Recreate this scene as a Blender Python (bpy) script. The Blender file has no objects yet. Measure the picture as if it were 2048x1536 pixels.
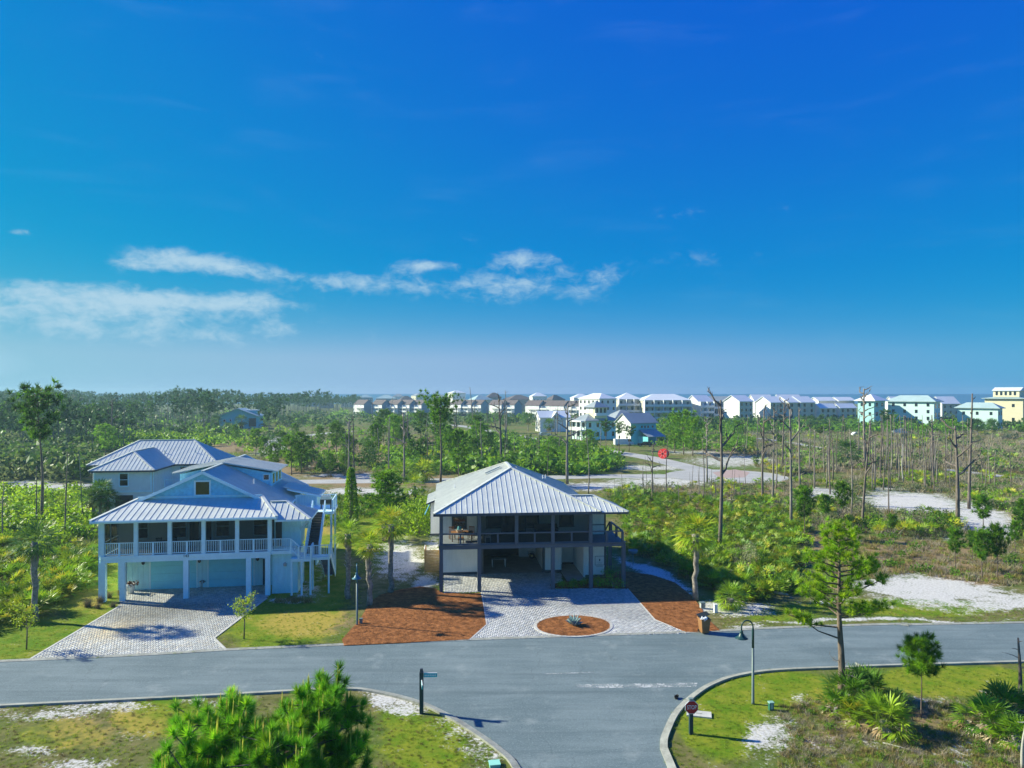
import bpy, math, random
import numpy as np
from mathutils import Vector, Matrix
random.seed(7); RNG = np.random.default_rng(7)
SC = bpy.context.scene; COL = SC.collection
R = math.radians
# ---------------------------------------------------------------- camera
CAMH, FPX, HOR = 16.0, 1420.0, 788.0          # metres, focal length in photo pixels, horizon row
cd = bpy.data.cameras.new('camera'); cam = bpy.data.objects.new('camera', cd); COL.objects.link(cam)
cam.location = (0, 0, CAMH); cam.rotation_euler = (R(90), 0, 0)
cd.sensor_width = 36.0; cd.lens = 36.0*FPX/2048; cd.shift_y = (HOR-768)/2048
cd.clip_start = 0.5; cd.clip_end = 90000
SC.camera = cam
# ---------------------------------------------------------------- light
SUN_EL = R(29); SUN_DIR = Vector((-0.97*math.cos(SUN_EL), 0.243*math.cos(SUN_EL), math.sin(SUN_EL))).normalized()
SC.view_settings.view_transform = 'Standard'; SC.view_settings.look = 'None'
SC.view_settings.gamma = 1.0; SC.view_settings.exposure = 1.0; SC.view_settings.use_curve_mapping = False
sd = bpy.data.lights.new('sun', 'SUN'); sd.energy = 4.2; sd.angle = R(1.0); sd.color = (1.0, 0.985, 0.76)
so = bpy.data.objects.new('sun', sd); COL.objects.link(so)
so.rotation_euler = (-SUN_DIR).to_track_quat('-Z', 'Y').to_euler(); so.location = (-60, 40, 60)
W = bpy.data.worlds.new('World'); SC.world = W; W.use_nodes = True

class NT:
    """tiny node-tree builder"""
    def __init__(s, t): s.t = t; s.n = t.nodes; s.l = t.links; s.n.clear()
    def new(s, typ, **kw):
        n = s.n.new(typ)
        for k, v in kw.items(): setattr(n, k, v)
        return n
    def put(s, sock, v):
        if hasattr(v, 'is_linked') or hasattr(v, 'links'): s.l.new(v, sock)
        else: sock.default_value = v
    def math(s, op, a, b=0.0, c=None, clamp=False):
        n = s.new('ShaderNodeMath', operation=op, use_clamp=clamp); s.put(n.inputs[0], a); s.put(n.inputs[1], b)
        if c is not None: s.put(n.inputs[2], c)
        return n.outputs[0]
    def mix(s, f, a, b, blend='MIX'):
        n = s.new('ShaderNodeMix', data_type='RGBA', blend_type=blend)
        s.put(n.inputs[0], f); s.put(n.inputs[6], a); s.put(n.inputs[7], b); return n.outputs[2]
    def noise(s, vec, scale, detail=3.0, rough=0.55, dist=0.0):
        n = s.new('ShaderNodeTexNoise'); s.l.new(vec, n.inputs['Vector'])
        n.inputs['Scale'].default_value = scale; n.inputs['Detail'].default_value = detail
        n.inputs['Roughness'].default_value = rough; n.inputs['Distortion'].default_value = dist
        return n.outputs['Fac']
    def ramp(s, f, a, b):
        n = s.new('ShaderNodeMapRange', interpolation_type='SMOOTHSTEP'); s.put(n.inputs[0], f)
        n.inputs[1].default_value = a; n.inputs[2].default_value = b; return n.outputs[0]
    def mapping(s, vec, scale=(1, 1, 1), rot=(0, 0, 0), loc=(0, 0, 0)):
        n = s.new('ShaderNodeMapping'); s.l.new(vec, n.inputs[0]); n.inputs['Scale'].default_value = scale
        n.inputs['Rotation'].default_value = rot; n.inputs['Location'].default_value = loc; return n.outputs[0]
def c4(c): return (c[0], c[1], c[2], 1.0)

SKY = 0.11
def make_world():
    t = NT(W.node_tree)
    out = t.new('ShaderNodeOutputWorld'); bg = t.new('ShaderNodeBackground')
    sky = t.new('ShaderNodeTexSky', sky_type='NISHITA'); sky.sun_disc = False
    sky.sun_elevation = SUN_EL; sky.sun_rotation = math.atan2(SUN_DIR.x, SUN_DIR.y)
    sky.air_density = 1.0; sky.dust_density = 0.35; sky.ozone_density = 2.2; sky.altitude = 0
    # the photograph's colour grade of a clear sky: deep blue overhead, pale towards the sun and the horizon
    sp = t.new('ShaderNodeSeparateColor'); t.l.new(sky.outputs[0], sp.inputs[0]); k = SKY; g = 1/(SKY*2**SC.view_settings.exposure)
    r_, g_, b_ = [t.math('MULTIPLY', o, k) for o in sp.outputs]
    tc0 = t.new('ShaderNodeTexCoord'); dt = t.new('ShaderNodeVectorMath', operation='DOT_PRODUCT'); t.l.new(tc0.outputs['Generated'], dt.inputs[0]); dt.inputs[1].default_value = Vector((SUN_DIR.x, SUN_DIR.y, 0)).normalized()
    toward = t.math('ADD', t.math('MULTIPLY', t.ramp(dt.outputs['Value'], -0.55, 0.45), 0.72), 0.28)   # sea haze glows on the sun's side
    pale = t.math('MULTIPLY', t.ramp(t.math('DIVIDE', r_, b_), 0.44, 1.05), toward)                       # whiter low down
    glow = t.math('MAXIMUM', t.math('SUBTRACT', g_, 0.95), 0.0)               # and towards the sun
    rr = t.math('ADD', t.math('ADD', t.math('MULTIPLY', pale, 0.27), t.math('MULTIPLY', glow, 1.5)), 0.004)
    gg = t.math('ADD', t.math('ADD', t.math('DIVIDE', t.math('MULTIPLY', g_, 0.66), t.math('ADD', t.math('MULTIPLY', t.math('MAXIMUM', t.math('SUBTRACT', g_, 0.33), 0.0), 0.62), 1.0)), t.math('MULTIPLY', pale, 0.10)), t.math('MULTIPLY', glow, 1.2))
    bb = t.math('ADD', t.math('ADD', t.math('MULTIPLY', pale, 0.07), t.math('MULTIPLY', glow, 1.5)), 0.65)
    cc = t.new('ShaderNodeCombineColor')
    for i, q in enumerate((rr, gg, bb)): t.l.new(t.math('MULTIPLY', q, g), cc.inputs[i])
    skyc = cc.outputs[0]
    geo = t.new('ShaderNodeTexCoord'); d = geo.outputs['Generated']
    sep = t.new('ShaderNodeSeparateXYZ'); t.l.new(d, sep.inputs[0]); x, y, z = sep.outputs
    az = t.math('ARCTAN2', x, y); el = t.math('ARCSINE', z)
    # clouds live in (azimuth, elevation); low ones stretch along the horizon
    cx = t.new('ShaderNodeCombineXYZ'); t.l.new(az, cx.inputs[0]); t.l.new(el, cx.inputs[1])
    v = cx.outputs[0]
    puff = t.math('ADD', t.math('MULTIPLY', t.noise(t.mapping(v, (1.0, 1.9, 1)), 13.0, 4.0, 0.6, 0.3), 0.62), t.math('MULTIPLY', t.noise(t.mapping(v, (1.0, 1.7, 1)), 44.0, 5.0, 0.65, 0.5), 0.38))
    streak = t.noise(t.mapping(v, (1.0, 5.0, 1)), 5.0, 6.0, 0.6, 0.4)
    total = None
    def add(a, b): return b if a is None else t.math('ADD', a, b)
    blobs = [(110, 592, 300, 34, 1.05), (440, 604, 190, 18, 1.0), (375, 518, 95, 20, 1.2), (495, 540, 90, 15, 1.0), (275, 530, 60, 14, .7),
             (705, 566, 100, 20, 1.1), (848, 530, 60, 12, 1.15), (1050, 517, 70, 20, .95), (1040, 575, 170, 30, .95), (44, 464, 20, 7, 1.1), (1365, 432, 80, 20, .40), (1560, 410, 90, 16, .32), (660, 105, 80, 40, .34), (940, 475, 40, 12, .4),
             (1480, 512, 220, 22, .36), (1225, 550, 40, 22, .4), (250, 652, 430, 34, .92)]
    for px, py, rx, ry, w in blobs:
        a0 = math.atan((px-1024)/FPX); e0 = math.atan((HOR-py)/FPX*math.cos(a0))
        ra = rx/FPX*math.cos(a0)**2; re = ry/FPX*math.cos(a0)
        dx = t.math('MULTIPLY', t.math('SUBTRACT', az, a0), 1/ra); dy = t.math('MULTIPLY', t.math('SUBTRACT', el, e0), 1/re)
        q = t.math('ADD', t.math('MULTIPLY', dx, dx), t.math('MULTIPLY', dy, dy))
        g = t.math('MULTIPLY', t.math('POWER', 2.718, t.math('MULTIPLY', q, -0.75)), w)
        total = add(total, g)
    # the same low cloud belt carries on all round the horizon
    behind = t.math('MULTIPLY', t.ramp(t.math('ABSOLUTE', az), 0.85, 1.3), 0.55)
    belt = t.math('MULTIPLY', t.math('POWER', 2.718, t.math('MULTIPLY', t.math('POWER', t.math('MULTIPLY', t.math('SUBTRACT', el, 0.14), 14.0), 2.0), -1.0)), behind)
    total = t.math('ADD', total, belt)
    dens = t.math('SUBTRACT', t.math('ADD', t.math('MULTIPLY', total, 0.60), t.math('MULTIPLY', puff, 2.3)), 1.36)
    m1 = t.math('MULTIPLY', t.ramp(dens, 0.0, 0.80), t.ramp(total, 0.05, 0.6))
    cir = t.math('MULTIPLY', t.ramp(streak, 0.50, 0.85), 0.05)
    cm = t.math('MAXIMUM', t.math('MULTIPLY', m1, 0.86), cir)
    col = t.mix(cm, skyc, c4((2.25, 3.15, 3.75)))
    t.l.new(col, bg.inputs[0]); bg.inputs[1].default_value = SKY
    t.l.new(bg.outputs[0], out.inputs[0])
make_world()

# ---------------------------------------------------------------- pixel -> place
def P(px, py, z=0.0):
    """point of the level z seen at a photo pixel"""
    Y = (CAMH-z)*FPX/(py-HOR); return Vector(((px-1024)/FPX*Y, Y, z))
def P2(px, py): p = P(px, py); return (p.x, p.y)
def hgt(py, Y): return CAMH-(py-HOR)*Y/FPX

# ---------------------------------------------------------------- materials
MAT = {}
def geo_pos(t): return t.new('ShaderNodeNewGeometry').outputs['Position']
def mat(name, col, rough=0.6, var=0.12, scale=3.0, bump=0.0, bscale=40.0, metal=0.0, spec=0.4, col2=None, streak=None):
    if name in MAT: return MAT[name]
    m = bpy.data.materials.new(name); m.use_nodes = True; t = NT(m.node_tree)
    out = t.new('ShaderNodeOutputMaterial'); b = t.new('ShaderNodeBsdfPrincipled')
    pos = geo_pos(t); vec = pos if streak is None else t.mapping(pos, streak)
    n = t.noise(vec, scale, 5.0, 0.6); n2 = t.noise(pos, scale*6.3, 3.0, 0.6)
    f = t.math('ADD', t.math('MULTIPLY', n, 0.65), t.math('MULTIPLY', n2, 0.35))
    lo = tuple(max(0, c*(1-var)) for c in col); hi = tuple(min(1, c*(1+var)) for c in (col2 or col))
    t.l.new(t.mix(t.ramp(f, 0.3, 0.7), c4(lo), c4(hi)), b.inputs['Base Color'])
    b.inputs['Roughness'].default_value = rough; b.inputs['Metallic'].default_value = metal
    b.inputs['Specular IOR Level'].default_value = spec
    if bump > 0:
        bn = t.new('ShaderNodeBump'); bn.inputs['Strength'].default_value = bump; bn.inputs['Distance'].default_value = 0.02
        t.l.new(t.noise(vec, bscale, 4.0, 0.6), bn.inputs['Height']); t.l.new(bn.outputs[0], b.inputs['Normal'])
    t.l.new(b.outputs[0], out.inputs[0]); MAT[name] = m; return m
def leafmat(name, trans=0.35, rough=0.55, var=0.25, tint=(1.55, 1.75, 0.95)):
    """foliage: colour from the mesh's 'col' attribute, a little different on every plant"""
    m = bpy.data.materials.new(name); m.use_nodes = True; t = NT(m.node_tree)
    out = t.new('ShaderNodeOutputMaterial'); b = t.new('ShaderNodeBsdfPrincipled'); tr = t.new('ShaderNodeBsdfTranslucent')
    a = t.new('ShaderNodeAttribute', attribute_name='col'); oi = t.new('ShaderNodeObjectInfo')
    k = t.math('ADD', t.math('MULTIPLY', oi.outputs['Random'], var*2), 1-var)
    cc = t.new('ShaderNodeCombineColor'); 
    for i, w in enumerate(tint): t.l.new(t.math('MULTIPLY', k, w), cc.inputs[i])
    col = t.mix(1.0, a.outputs['Color'], cc.outputs[0], 'MULTIPLY')
    t.l.new(col, b.inputs['Base Color']); b.inputs['Roughness'].default_value = rough; b.inputs['Specular IOR Level'].default_value = 0.25
    hs = t.new('ShaderNodeHueSaturation'); hs.inputs['Value'].default_value = 1.5; hs.inputs['Hue'].default_value = 0.485; t.l.new(col, hs.inputs['Color'])
    t.l.new(hs.outputs[0], tr.inputs[0])
    mx = t.new('ShaderNodeMixShader'); mx.inputs[0].default_value = trans
    t.l.new(b.outputs[0], mx.inputs[1]); t.l.new(tr.outputs[0], mx.inputs[2]); t.l.new(mx.outputs[0], out.inputs[0])
    MAT[name] = m; return m
def colmat(name, rough=0.8, bump=0.3, bscale=60, spec=0.3, var=0.2, nscale=1.0):
    """hard pieces with a colour of their own per piece ('col')"""
    m = bpy.data.materials.new(name); m.use_nodes = True; t = NT(m.node_tree)
    out = t.new('ShaderNodeOutputMaterial'); b = t.new('ShaderNodeBsdfPrincipled'); pos = geo_pos(t)
    a = t.new('ShaderNodeAttribute', attribute_name='col')
    k = t.math('ADD', t.math('MULTIPLY', t.noise(pos, nscale, 5, .6), var*2), 1-var)
    cc = t.new('ShaderNodeCombineColor'); [t.l.new(k, cc.inputs[i]) for i in range(3)]
    t.l.new(t.mix(1.0, a.outputs['Color'], cc.outputs[0], 'MULTIPLY'), b.inputs['Base Color'])
    b.inputs['Roughness'].default_value = rough; b.inputs['Specular IOR Level'].default_value = spec
    bn = t.new('ShaderNodeBump'); bn.inputs['Strength'].default_value = bump; bn.inputs['Distance'].default_value = 0.01
    t.l.new(t.noise(pos, bscale, 4), bn.inputs['Height']); t.l.new(bn.outputs[0], b.inputs['Normal'])
    t.l.new(b.outputs[0], out.inputs[0]); MAT[name] = m; return m
def screenmat(name, col, dens):
    m = bpy.data.materials.new(name); m.use_nodes = True; t = NT(m.node_tree)
    out = t.new('ShaderNodeOutputMaterial'); b = t.new('ShaderNodeBsdfDiffuse'); b.inputs[0].default_value = c4(col)
    tr = t.new('ShaderNodeBsdfTransparent'); mx = t.new('ShaderNodeMixShader'); mx.inputs[0].default_value = dens
    t.l.new(tr.outputs[0], mx.inputs[1]); t.l.new(b.outputs[0], mx.inputs[2]); t.l.new(mx.outputs[0], out.inputs[0]); MAT[name] = m; return m

# ---------------------------------------------------------------- mesh helpers
def raw(name, v, f, m=None, cols=None, smooth=False):
    """mesh from arrays; f may be an (n,3)/(n,4) array or list of tuples; cols per vertex"""
    me = bpy.data.meshes.new(name)
    if isinstance(f, np.ndarray):
        v = np.asarray(v, np.float32); k = f.shape[1]; n = len(f)
        me.vertices.add(len(v)); me.vertices.foreach_set('co', v.ravel())
        me.loops.add(n*k); me.loops.foreach_set('vertex_index', f.astype(np.int32).ravel())
        me.polygons.add(n); me.polygons.foreach_set('loop_start', np.arange(0, n*k, k, dtype=np.int32))
        me.update(calc_edges=True)
    else:
        me.from_pydata([tuple(p) for p in v], [], f); me.update()
    if cols is not None:
        at = me.color_attributes.new('col', 'FLOAT_COLOR', 'POINT'); c = np.ones((len(v), 4), np.float32); c[:, :3] = cols
        at.data.foreach_set('color', c.ravel())
    if smooth: me.polygons.foreach_set('use_smooth', np.ones(len(me.polygons), bool))
    if m is not None: me.materials.append(m)
    return me
def link(name, data, parent=None, loc=(0, 0, 0), rz=0.0, scale=None):
    o = bpy.data.objects.new(name, data); COL.objects.link(o)
    o.location = loc
    if rz: o.rotation_euler = (0, 0, rz)
    if scale is not None: o.scale = scale if hasattr(scale, '__len__') else (scale,)*3
    if parent is not None: o.parent = parent
    return o
def tag(o, label, cat, group=None):
    o['label'] = label; o['category'] = cat
    if group: o['group'] = group
    return o
def thing(name, label, cat, loc=(0, 0, 0), rz=0.0, group=None): return tag(link(name, None, None, loc, rz), label, cat, group)
ORD1 = ('', 'first', 'second', 'third', 'fourth', 'fifth', 'sixth', 'seventh', 'eighth', 'ninth', 'tenth', 'eleventh', 'twelfth', 'thirteenth', 'fourteenth', 'fifteenth', 'sixteenth', 'seventeenth', 'eighteenth', 'nineteenth')
def ordinal(n):
    if n < 20: return ORD1[n]
    t_ = {2: ('twentieth', 'twenty'), 3: ('thirtieth', 'thirty'), 4: ('fortieth', 'forty'), 5: ('fiftieth', 'fifty'), 6: ('sixtieth', 'sixty'), 7: ('seventieth', 'seventy')}[n//10]
    return t_[0] if n % 10 == 0 else t_[1]+'-'+ORD1[n % 10]
def rank(objs, text):
    """look-alikes are told apart by their order across the photograph"""
    for i, o in enumerate(sorted(objs, key=lambda o: o.location.x/o.location.y)): o['label'] = ordinal(i+1)+' '+text+', counted from the left'
def struct(name, me, kind='structure', label=None):
    o = link(name, me); o['kind'] = kind
    if label: o['label'] = label
    return o
class MB:
    def __init__(s): s.v = []; s.f = []; s.c = []
    def quad(s, *p): i = len(s.v); s.v += [Vector(q) for q in p]; s.f.append(tuple(range(i, i+len(p)))); return s
    def box(s, x0, x1, y0, y1, z0, z1):
        i = len(s.v); s.v += [Vector(p) for p in ((x0,y0,z0),(x1,y0,z0),(x1,y1,z0),(x0,y1,z0),(x0,y0,z1),(x1,y0,z1),(x1,y1,z1),(x0,y1,z1))]
        s.f += [(i,i+3,i+2,i+1),(i+4,i+5,i+6,i+7),(i,i+1,i+5,i+4),(i+1,i+2,i+6,i+5),(i+2,i+3,i+7,i+6),(i+3,i,i+4,i+7)]; return s
    def bar(s, a, b, w, h, up=(0, 0, 1)):
        """box beam from a to b, w across, h along up"""
        a, b = Vector(a), Vector(b); d = (b-a).normalized(); sd_ = d.cross(Vector(up)); sd_ = (sd_.normalized() if sd_.length > 1e-5 else Vector((1, 0, 0)))*(w/2); u = sd_.cross(d).normalized()*(h/2)
        i = len(s.v); s.v += [a-sd_-u, a+sd_-u, a+sd_+u, a-sd_+u, b-sd_-u, b+sd_-u, b+sd_+u, b-sd_+u]
        s.f += [(i,i+1,i+2,i+3),(i+7,i+6,i+5,i+4),(i,i+4,i+5,i+1),(i+1,i+5,i+6,i+2),(i+2,i+6,i+7,i+3),(i+3,i+7,i+4,i)]; return s
    def prism(s, poly, z0, z1):
        n = len(poly); i = len(s.v); s.v += [Vector((p[0], p[1], z0)) for p in poly]+[Vector((p[0], p[1], z1)) for p in poly]
        s.f.append(tuple(reversed(range(i, i+n)))); s.f.append(tuple(range(i+n, i+2*n)))
        s.f += [(i+k, i+(k+1) % n, i+n+(k+1) % n, i+n+k) for k in range(n)]; return s
    def wedge(s, poly_xz, y0, y1):
        """xz outline pushed along y"""
        n = len(poly_xz); i = len(s.v); s.v += [Vector((p[0], y0, p[1])) for p in poly_xz]+[Vector((p[0], y1, p[1])) for p in poly_xz]
        s.f.append(tuple(range(i, i+n))); s.f.append(tuple(reversed(range(i+n, i+2*n))))
        s.f += [(i+(k+1) % n, i+k, i+n+k, i+n+(k+1) % n) for k in range(n)]; return s
    def tube(s, pts, rad, n=8, cap=True):
        pts = [Vector(p) for p in pts]; base = len(s.v); u = None
        for k, p in enumerate(pts):
            d = (pts[min(k+1, len(pts)-1)]-pts[max(k-1, 0)]).normalized()
            if u is None: u = d.orthogonal().normalized()
            u = (u-d*u.dot(d)); u = u.normalized() if u.length > 1e-6 else d.orthogonal().normalized()
            w = d.cross(u); r = rad[k] if hasattr(rad, '__len__') else rad
            s.v += [p+(u*math.cos(2*math.pi*j/n)+w*math.sin(2*math.pi*j/n))*r for j in range(n)]
        for k in range(len(pts)-1):
            a = base+k*n
            s.f += [(a+j, a+(j+1) % n, a+n+(j+1) % n, a+n+j) for j in range(n)]
        if cap: s.f.append(tuple(reversed(range(base, base+n)))); s.f.append(tuple(range(len(s.v)-n, len(s.v))))
        return s
    def lathe(s, prof, n=16, c=(0, 0, 0)):
        base = len(s.v)
        for r, z in prof: s.v += [Vector((c[0]+r*math.cos(2*math.pi*j/n), c[1]+r*math.sin(2*math.pi*j/n), c[2]+z)) for j in range(n)]
        for k in range(len(prof)-1):
            a = base+k*n; s.f += [(a+j, a+(j+1) % n, a+n+(j+1) % n, a+n+j) for j in range(n)]
        s.f.append(tuple(reversed(range(base, base+n)))); s.f.append(tuple(range(len(s.v)-n, len(s.v)))); return s
    def mesh(s, name, m, smooth=False): return raw(name, s.v, s.f, m, None, smooth)
    def build(s, name, m, parent=None, smooth=False, loc=(0, 0, 0), rz=0.0): return link(name, s.mesh(name, m, smooth), parent, loc, rz)
_ub = {}
def bx(name, m, parent, x0, x1, y0, y1, z0, z1):
    """leaf piece: a box that shares one unit mesh per material"""
    if m.name not in _ub: _ub[m.name] = MB().box(-.5, .5, -.5, .5, -.5, .5).mesh('unit_box', m)
    return link(name, _ub[m.name], parent, ((x0+x1)/2, (y0+y1)/2, (z0+z1)/2), 0, (abs(x1-x0), abs(y1-y0), abs(z1-z0)))
def copy_tree(o, parent=None):
    c = o.copy(); COL.objects.link(c); c.parent = parent
    for ch in o.children: copy_tree(ch, c)
    return c
def inside(px, py, poly):
    """numpy point-in-polygon"""
    px = np.asarray(px); r = np.zeros(px.shape, bool); n = len(poly)
    for i in range(n):
        x0, y0 = poly[i]; x1, y1 = poly[(i+1) % n]
        if y0 == y1: continue
        r ^= ((y0 > py) != (y1 > py)) & (px < (x1-x0)*(py-y0)/(y1-y0)+x0)
    return r
def crom(pts, k=6):
    pts = [Vector((p[0], p[1], 0)) for p in pts]; q = [2*pts[0]-pts[1]]+pts+[2*pts[-1]-pts[-2]]; out = []
    for i in range(1, len(q)-2):
        for j in range(k):
            t = j/k; a, b, c, d = q[i-1:i+3]
            out.append(0.5*((2*b)+(c-a)*t+(2*a-5*b+4*c-d)*t*t+(3*b-a-3*c+d)*t**3))
    out.append(pts[-1]); return [(p.x, p.y) for p in out]
def offs(line, d):
    """shift a polyline sideways (left positive)"""
    out = []
    for i, p in enumerate(line):
        a = line[max(i-1, 0)]; b = line[min(i+1, len(line)-1)]; dx, dy = b[0]-a[0], b[1]-a[1]; L = math.hypot(dx, dy) or 1
        out.append((p[0]-dy/L*d, p[1]+dx/L*d))
    return out
def hash2(ix, iy, seed):
    h = (ix.astype(np.int64)*374761393+iy.astype(np.int64)*668265263+seed*1442695041) & 0x7fffffff
    h = ((h ^ (h >> 13))*1274126177) & 0x7fffffff; return ((h ^ (h >> 16)) & 0xffff)/65535.0
def vnoise(x, y, seed=1):
    ix, iy = np.floor(x), np.floor(y); fx, fy = x-ix, y-iy; fx = fx*fx*(3-2*fx); fy = fy*fy*(3-2*fy)
    a, b, c, d = hash2(ix, iy, seed), hash2(ix+1, iy, seed), hash2(ix, iy+1, seed), hash2(ix+1, iy+1, seed)
    return (a*(1-fx)+b*fx)*(1-fy)+(c*(1-fx)+d*fx)*fy
def fbm(x, y, seed=1, o=4): return sum(vnoise(x*2**k, y*2**k, seed+k)*0.5**k for k in range(o))/sum(0.5**k for k in range(o))
# ================================================================= ground, sea, roads
far_edge = [(-95, 34.6)]+[P2(*p) for p in ((0, 1325), (450, 1302), (700, 1291), (950, 1281), (1390, 1266), (1550, 1258), (1800, 1250), (2048, 1247))]+[(115, 54.5)]
near_l = [(-95, 28.2)]+[P2(*p) for p in ((0, 1410), (450, 1388), (680, 1376), (760, 1383), (840, 1403), (900, 1430), (950, 1460), (1000, 1495), (1040, 1536))]+[(1.0, 26.5), (1.05, 20), (1.05, 4)]
near_r = [(6.6, 4), (6.6, 20)]+[P2(*p) for p in ((1335, 1536), (1320, 1490), (1330, 1455), (1350, 1420), (1385, 1388), (1420, 1367), (1470, 1350), (1550, 1339), (1700, 1333), (2048, 1322))]+[(115, 48.3)]
far_edge, near_l, near_r = crom(far_edge), crom(near_l), crom(near_r)
ROAD = near_l+near_r+far_edge[::-1]
# back roads, as centre lines on the ground
def strip(line, w): a = offs(line, w/2); b = offs(line, -w/2); return a+b[::-1]
back_a = crom([P2(-600, 1015), P2(60, 976), P2(420, 966), P2(640, 963), P2(860, 961), P2(1180, 953), P2(1340, 952), P2(1440, 950)])
back_b = crom([P2(1500, 958), P2(1400, 940), P2(1300, 916), P2(1215, 902), P2(1100, 884), P2(1000, 866), P2(930, 853), P2(860, 846)])
back_c = crom([P2(560, 901), P2(545, 884), P2(590, 876), P2(640, 868), P2(700, 862)])
back_d = crom([P2(295, 866), P2(330, 857), P2(380, 846), P2(420, 838), P2(470, 832)])
back_e = crom([P2(1880, 938), P2(1960, 947), P2(2048, 958), P2(2300, 985)])
back_f = crom([P2(1440, 868), P2(1560, 882), P2(1640, 896)])
BACK = [strip(back_a, 6.0), strip(back_b, 6.0), strip(back_c, 5.5), strip(back_d, 6), strip(back_e, 3.2), strip(back_f, 3.0)]
cul = P(1452, 952); CUL = [(cul.x+11.5*math.cos(a), cul.y+11.5*math.sin(a)) for a in np.linspace(0, 2*math.pi, 28)[:-1]]
DRIVE1 = [P2(250, 1176), P2(540, 1172), P2(534, 1196), P2(428, 1277), P2(452, 1301), P2(250, 1312), P2(58, 1321), P2(238, 1213)]
DRIVE2 = [P2(888, 1150), P2(1122, 1146), P2(1125, 1176), P2(1255, 1178), P2(1310, 1240), P2(1378, 1266.5), P2(1160, 1273), P2(940, 1281), P2(973, 1250), P2(963, 1184), P2(888, 1186)]
ISLE = [P2(1147+76*math.cos(a), 1252+20.5*math.sin(a)+(2 if math.sin(a) > 0 else 0)) for a in np.linspace(0, 2*math.pi, 40)[:-1]]
MULCH_L = [P2(*p) for p in ((735, 1214), (748, 1200), (762, 1190), (800, 1180), (840, 1174), (868, 1177), (878, 1183), (888, 1188), (925, 1187.5), (962, 1187), (967, 1215), (972, 1250), (938, 1280), (800, 1287), (688, 1292), (684, 1280), (700, 1262), (720, 1240))]
MULCH_R = [P2(*p) for p in ((1186, 1177), (1120, 1178), (1103, 1177), (1100, 1170), (1130, 1164), (1180, 1160), (1240, 1143), (1270, 1146), (1305, 1151), (1350, 1166), (1385, 1194), (1402, 1216), (1414, 1238), (1440, 1262), (1390, 1265), (1372, 1265), (1311, 1240), (1256, 1178))]


def axis(lo, hi, c0, c1, fine, grow):
    a = list(np.arange(c0, c1+1e-6, fine)); s = fine; x = c1
    while x < hi: s *= grow; x += s; a.append(min(x, hi))
    s = fine; x = c0; b = []
    while x > lo: s *= grow; x -= s; b.append(max(x, lo))
    return np.array(b[::-1]+a)
GX = axis(-1500, 1500, -38, 42, 0.33, 1.07); GY = axis(-60, 1150, 27, 62, 0.3, 1.022)
gx, gy = np.meshgrid(GX, GY); gxf, gyf = gx.ravel(), gy.ravel()
def to_px(x, y):
    y = np.maximum(y, 1.0); return 1024+FPX*x/y, HOR+FPX*CAMH/y
def blobs(px, py, lst):
    """soft patches given where the photograph shows them: (px, py, rx, ry, weight[, tilt])"""
    o = np.zeros_like(px)
    for e in lst:
        cx, cy, rx, ry, w = e[:5]; tl = e[5] if len(e) > 5 else 0.0
        dx, dy = px-cx, py-cy; dy = dy-tl*dx
        o = np.maximum(o, w*np.clip(1.6-1.6*np.sqrt((dx/rx)**2+(dy/ry)**2), 0, 1))
    return o
SAND = [(800, 1120, 66, 62, .95), (850, 1165, 40, 20, 1), (870, 1100, 26, 40, .8), (1310, 1150, 110, 26, 1, .45), (1480, 1215, 110, 22, .85), (1760, 1243, 360, 7, 1, -.012), (1860, 1183, 210, 38, 1.15, .05), (1990, 1205, 120, 26, .9),
        (1740, 1172, 50, 22, 1), (1830, 1006, 150, 34, 1.1, .05), (1970, 1042, 100, 52, 1.05, .3), (1640, 985, 70, 14, .8), (1560, 1125, 60, 24, .8), (1560, 1112, 45, 16, .75), (1575, 1140, 40, 14, .6), (1530, 1478, 75, 62, .85, -.1), (1690, 1440, 50, 30, .5), (1650, 1505, 70, 40, .45), (1910, 1505, 60, 40, .55), (1600, 1395, 30, 16, .5),
        (1850, 1400, 80, 10, .55), (1760, 1480, 90, 40, .45), (150, 1418, 200, 24, .75, -.05), (420, 1395, 120, 14, .5), (60, 1495, 80, 16, .6), (150, 1524, 110, 26, .75), (260, 1470, 90, 20, .35), (790, 1400, 80, 34, .85, .25), (960, 1485, 45, 60, .7), (890, 1450, 50, 40, .4, .5), (1000, 1520, 30, 30, .6),
        (85, 976, 130, 13, 1), (60, 966, 90, 9, .8), (200, 884, 50, 9, .9), (740, 985, 170, 14, 1), (700, 952, 150, 7, .8), (1200, 972, 110, 16, .9), (1330, 962, 160, 16, .9), (1300, 935, 120, 10, .8), (1470, 922, 150, 18, .75), (1380, 905, 110, 6, .6), (1540, 958, 80, 16, .7), (1650, 990, 80, 20, .8), (1640, 915, 90, 7, .4), (620, 1180, 50, 26, .6), (590, 1200, 70, 10, .8), (640, 1140, 20, 40, .5),
        (1420, 1210, 40, 18, .9), (1760, 985, 60, 14, .6), (1900, 1075, 60, 14, .5), (1700, 1020, 50, 14, .5), (2010, 1000, 60, 14, .6), (1590, 1000, 50, 12, .45), (1330, 1000, 120, 10, .4), (1760, 1215, 60, 10, .6), (1650, 1200, 80, 12, .6), (540, 905, 60, 12, .6), (560, 876, 50, 8, .7), (820, 1040, 60, 16, .4, -.3), (1500, 1256, 70, 7, .8), (1700, 905, 100, 6, .4), (20, 1430, 60, 14, .5), (2000, 1385, 60, 8, .5)]
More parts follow.
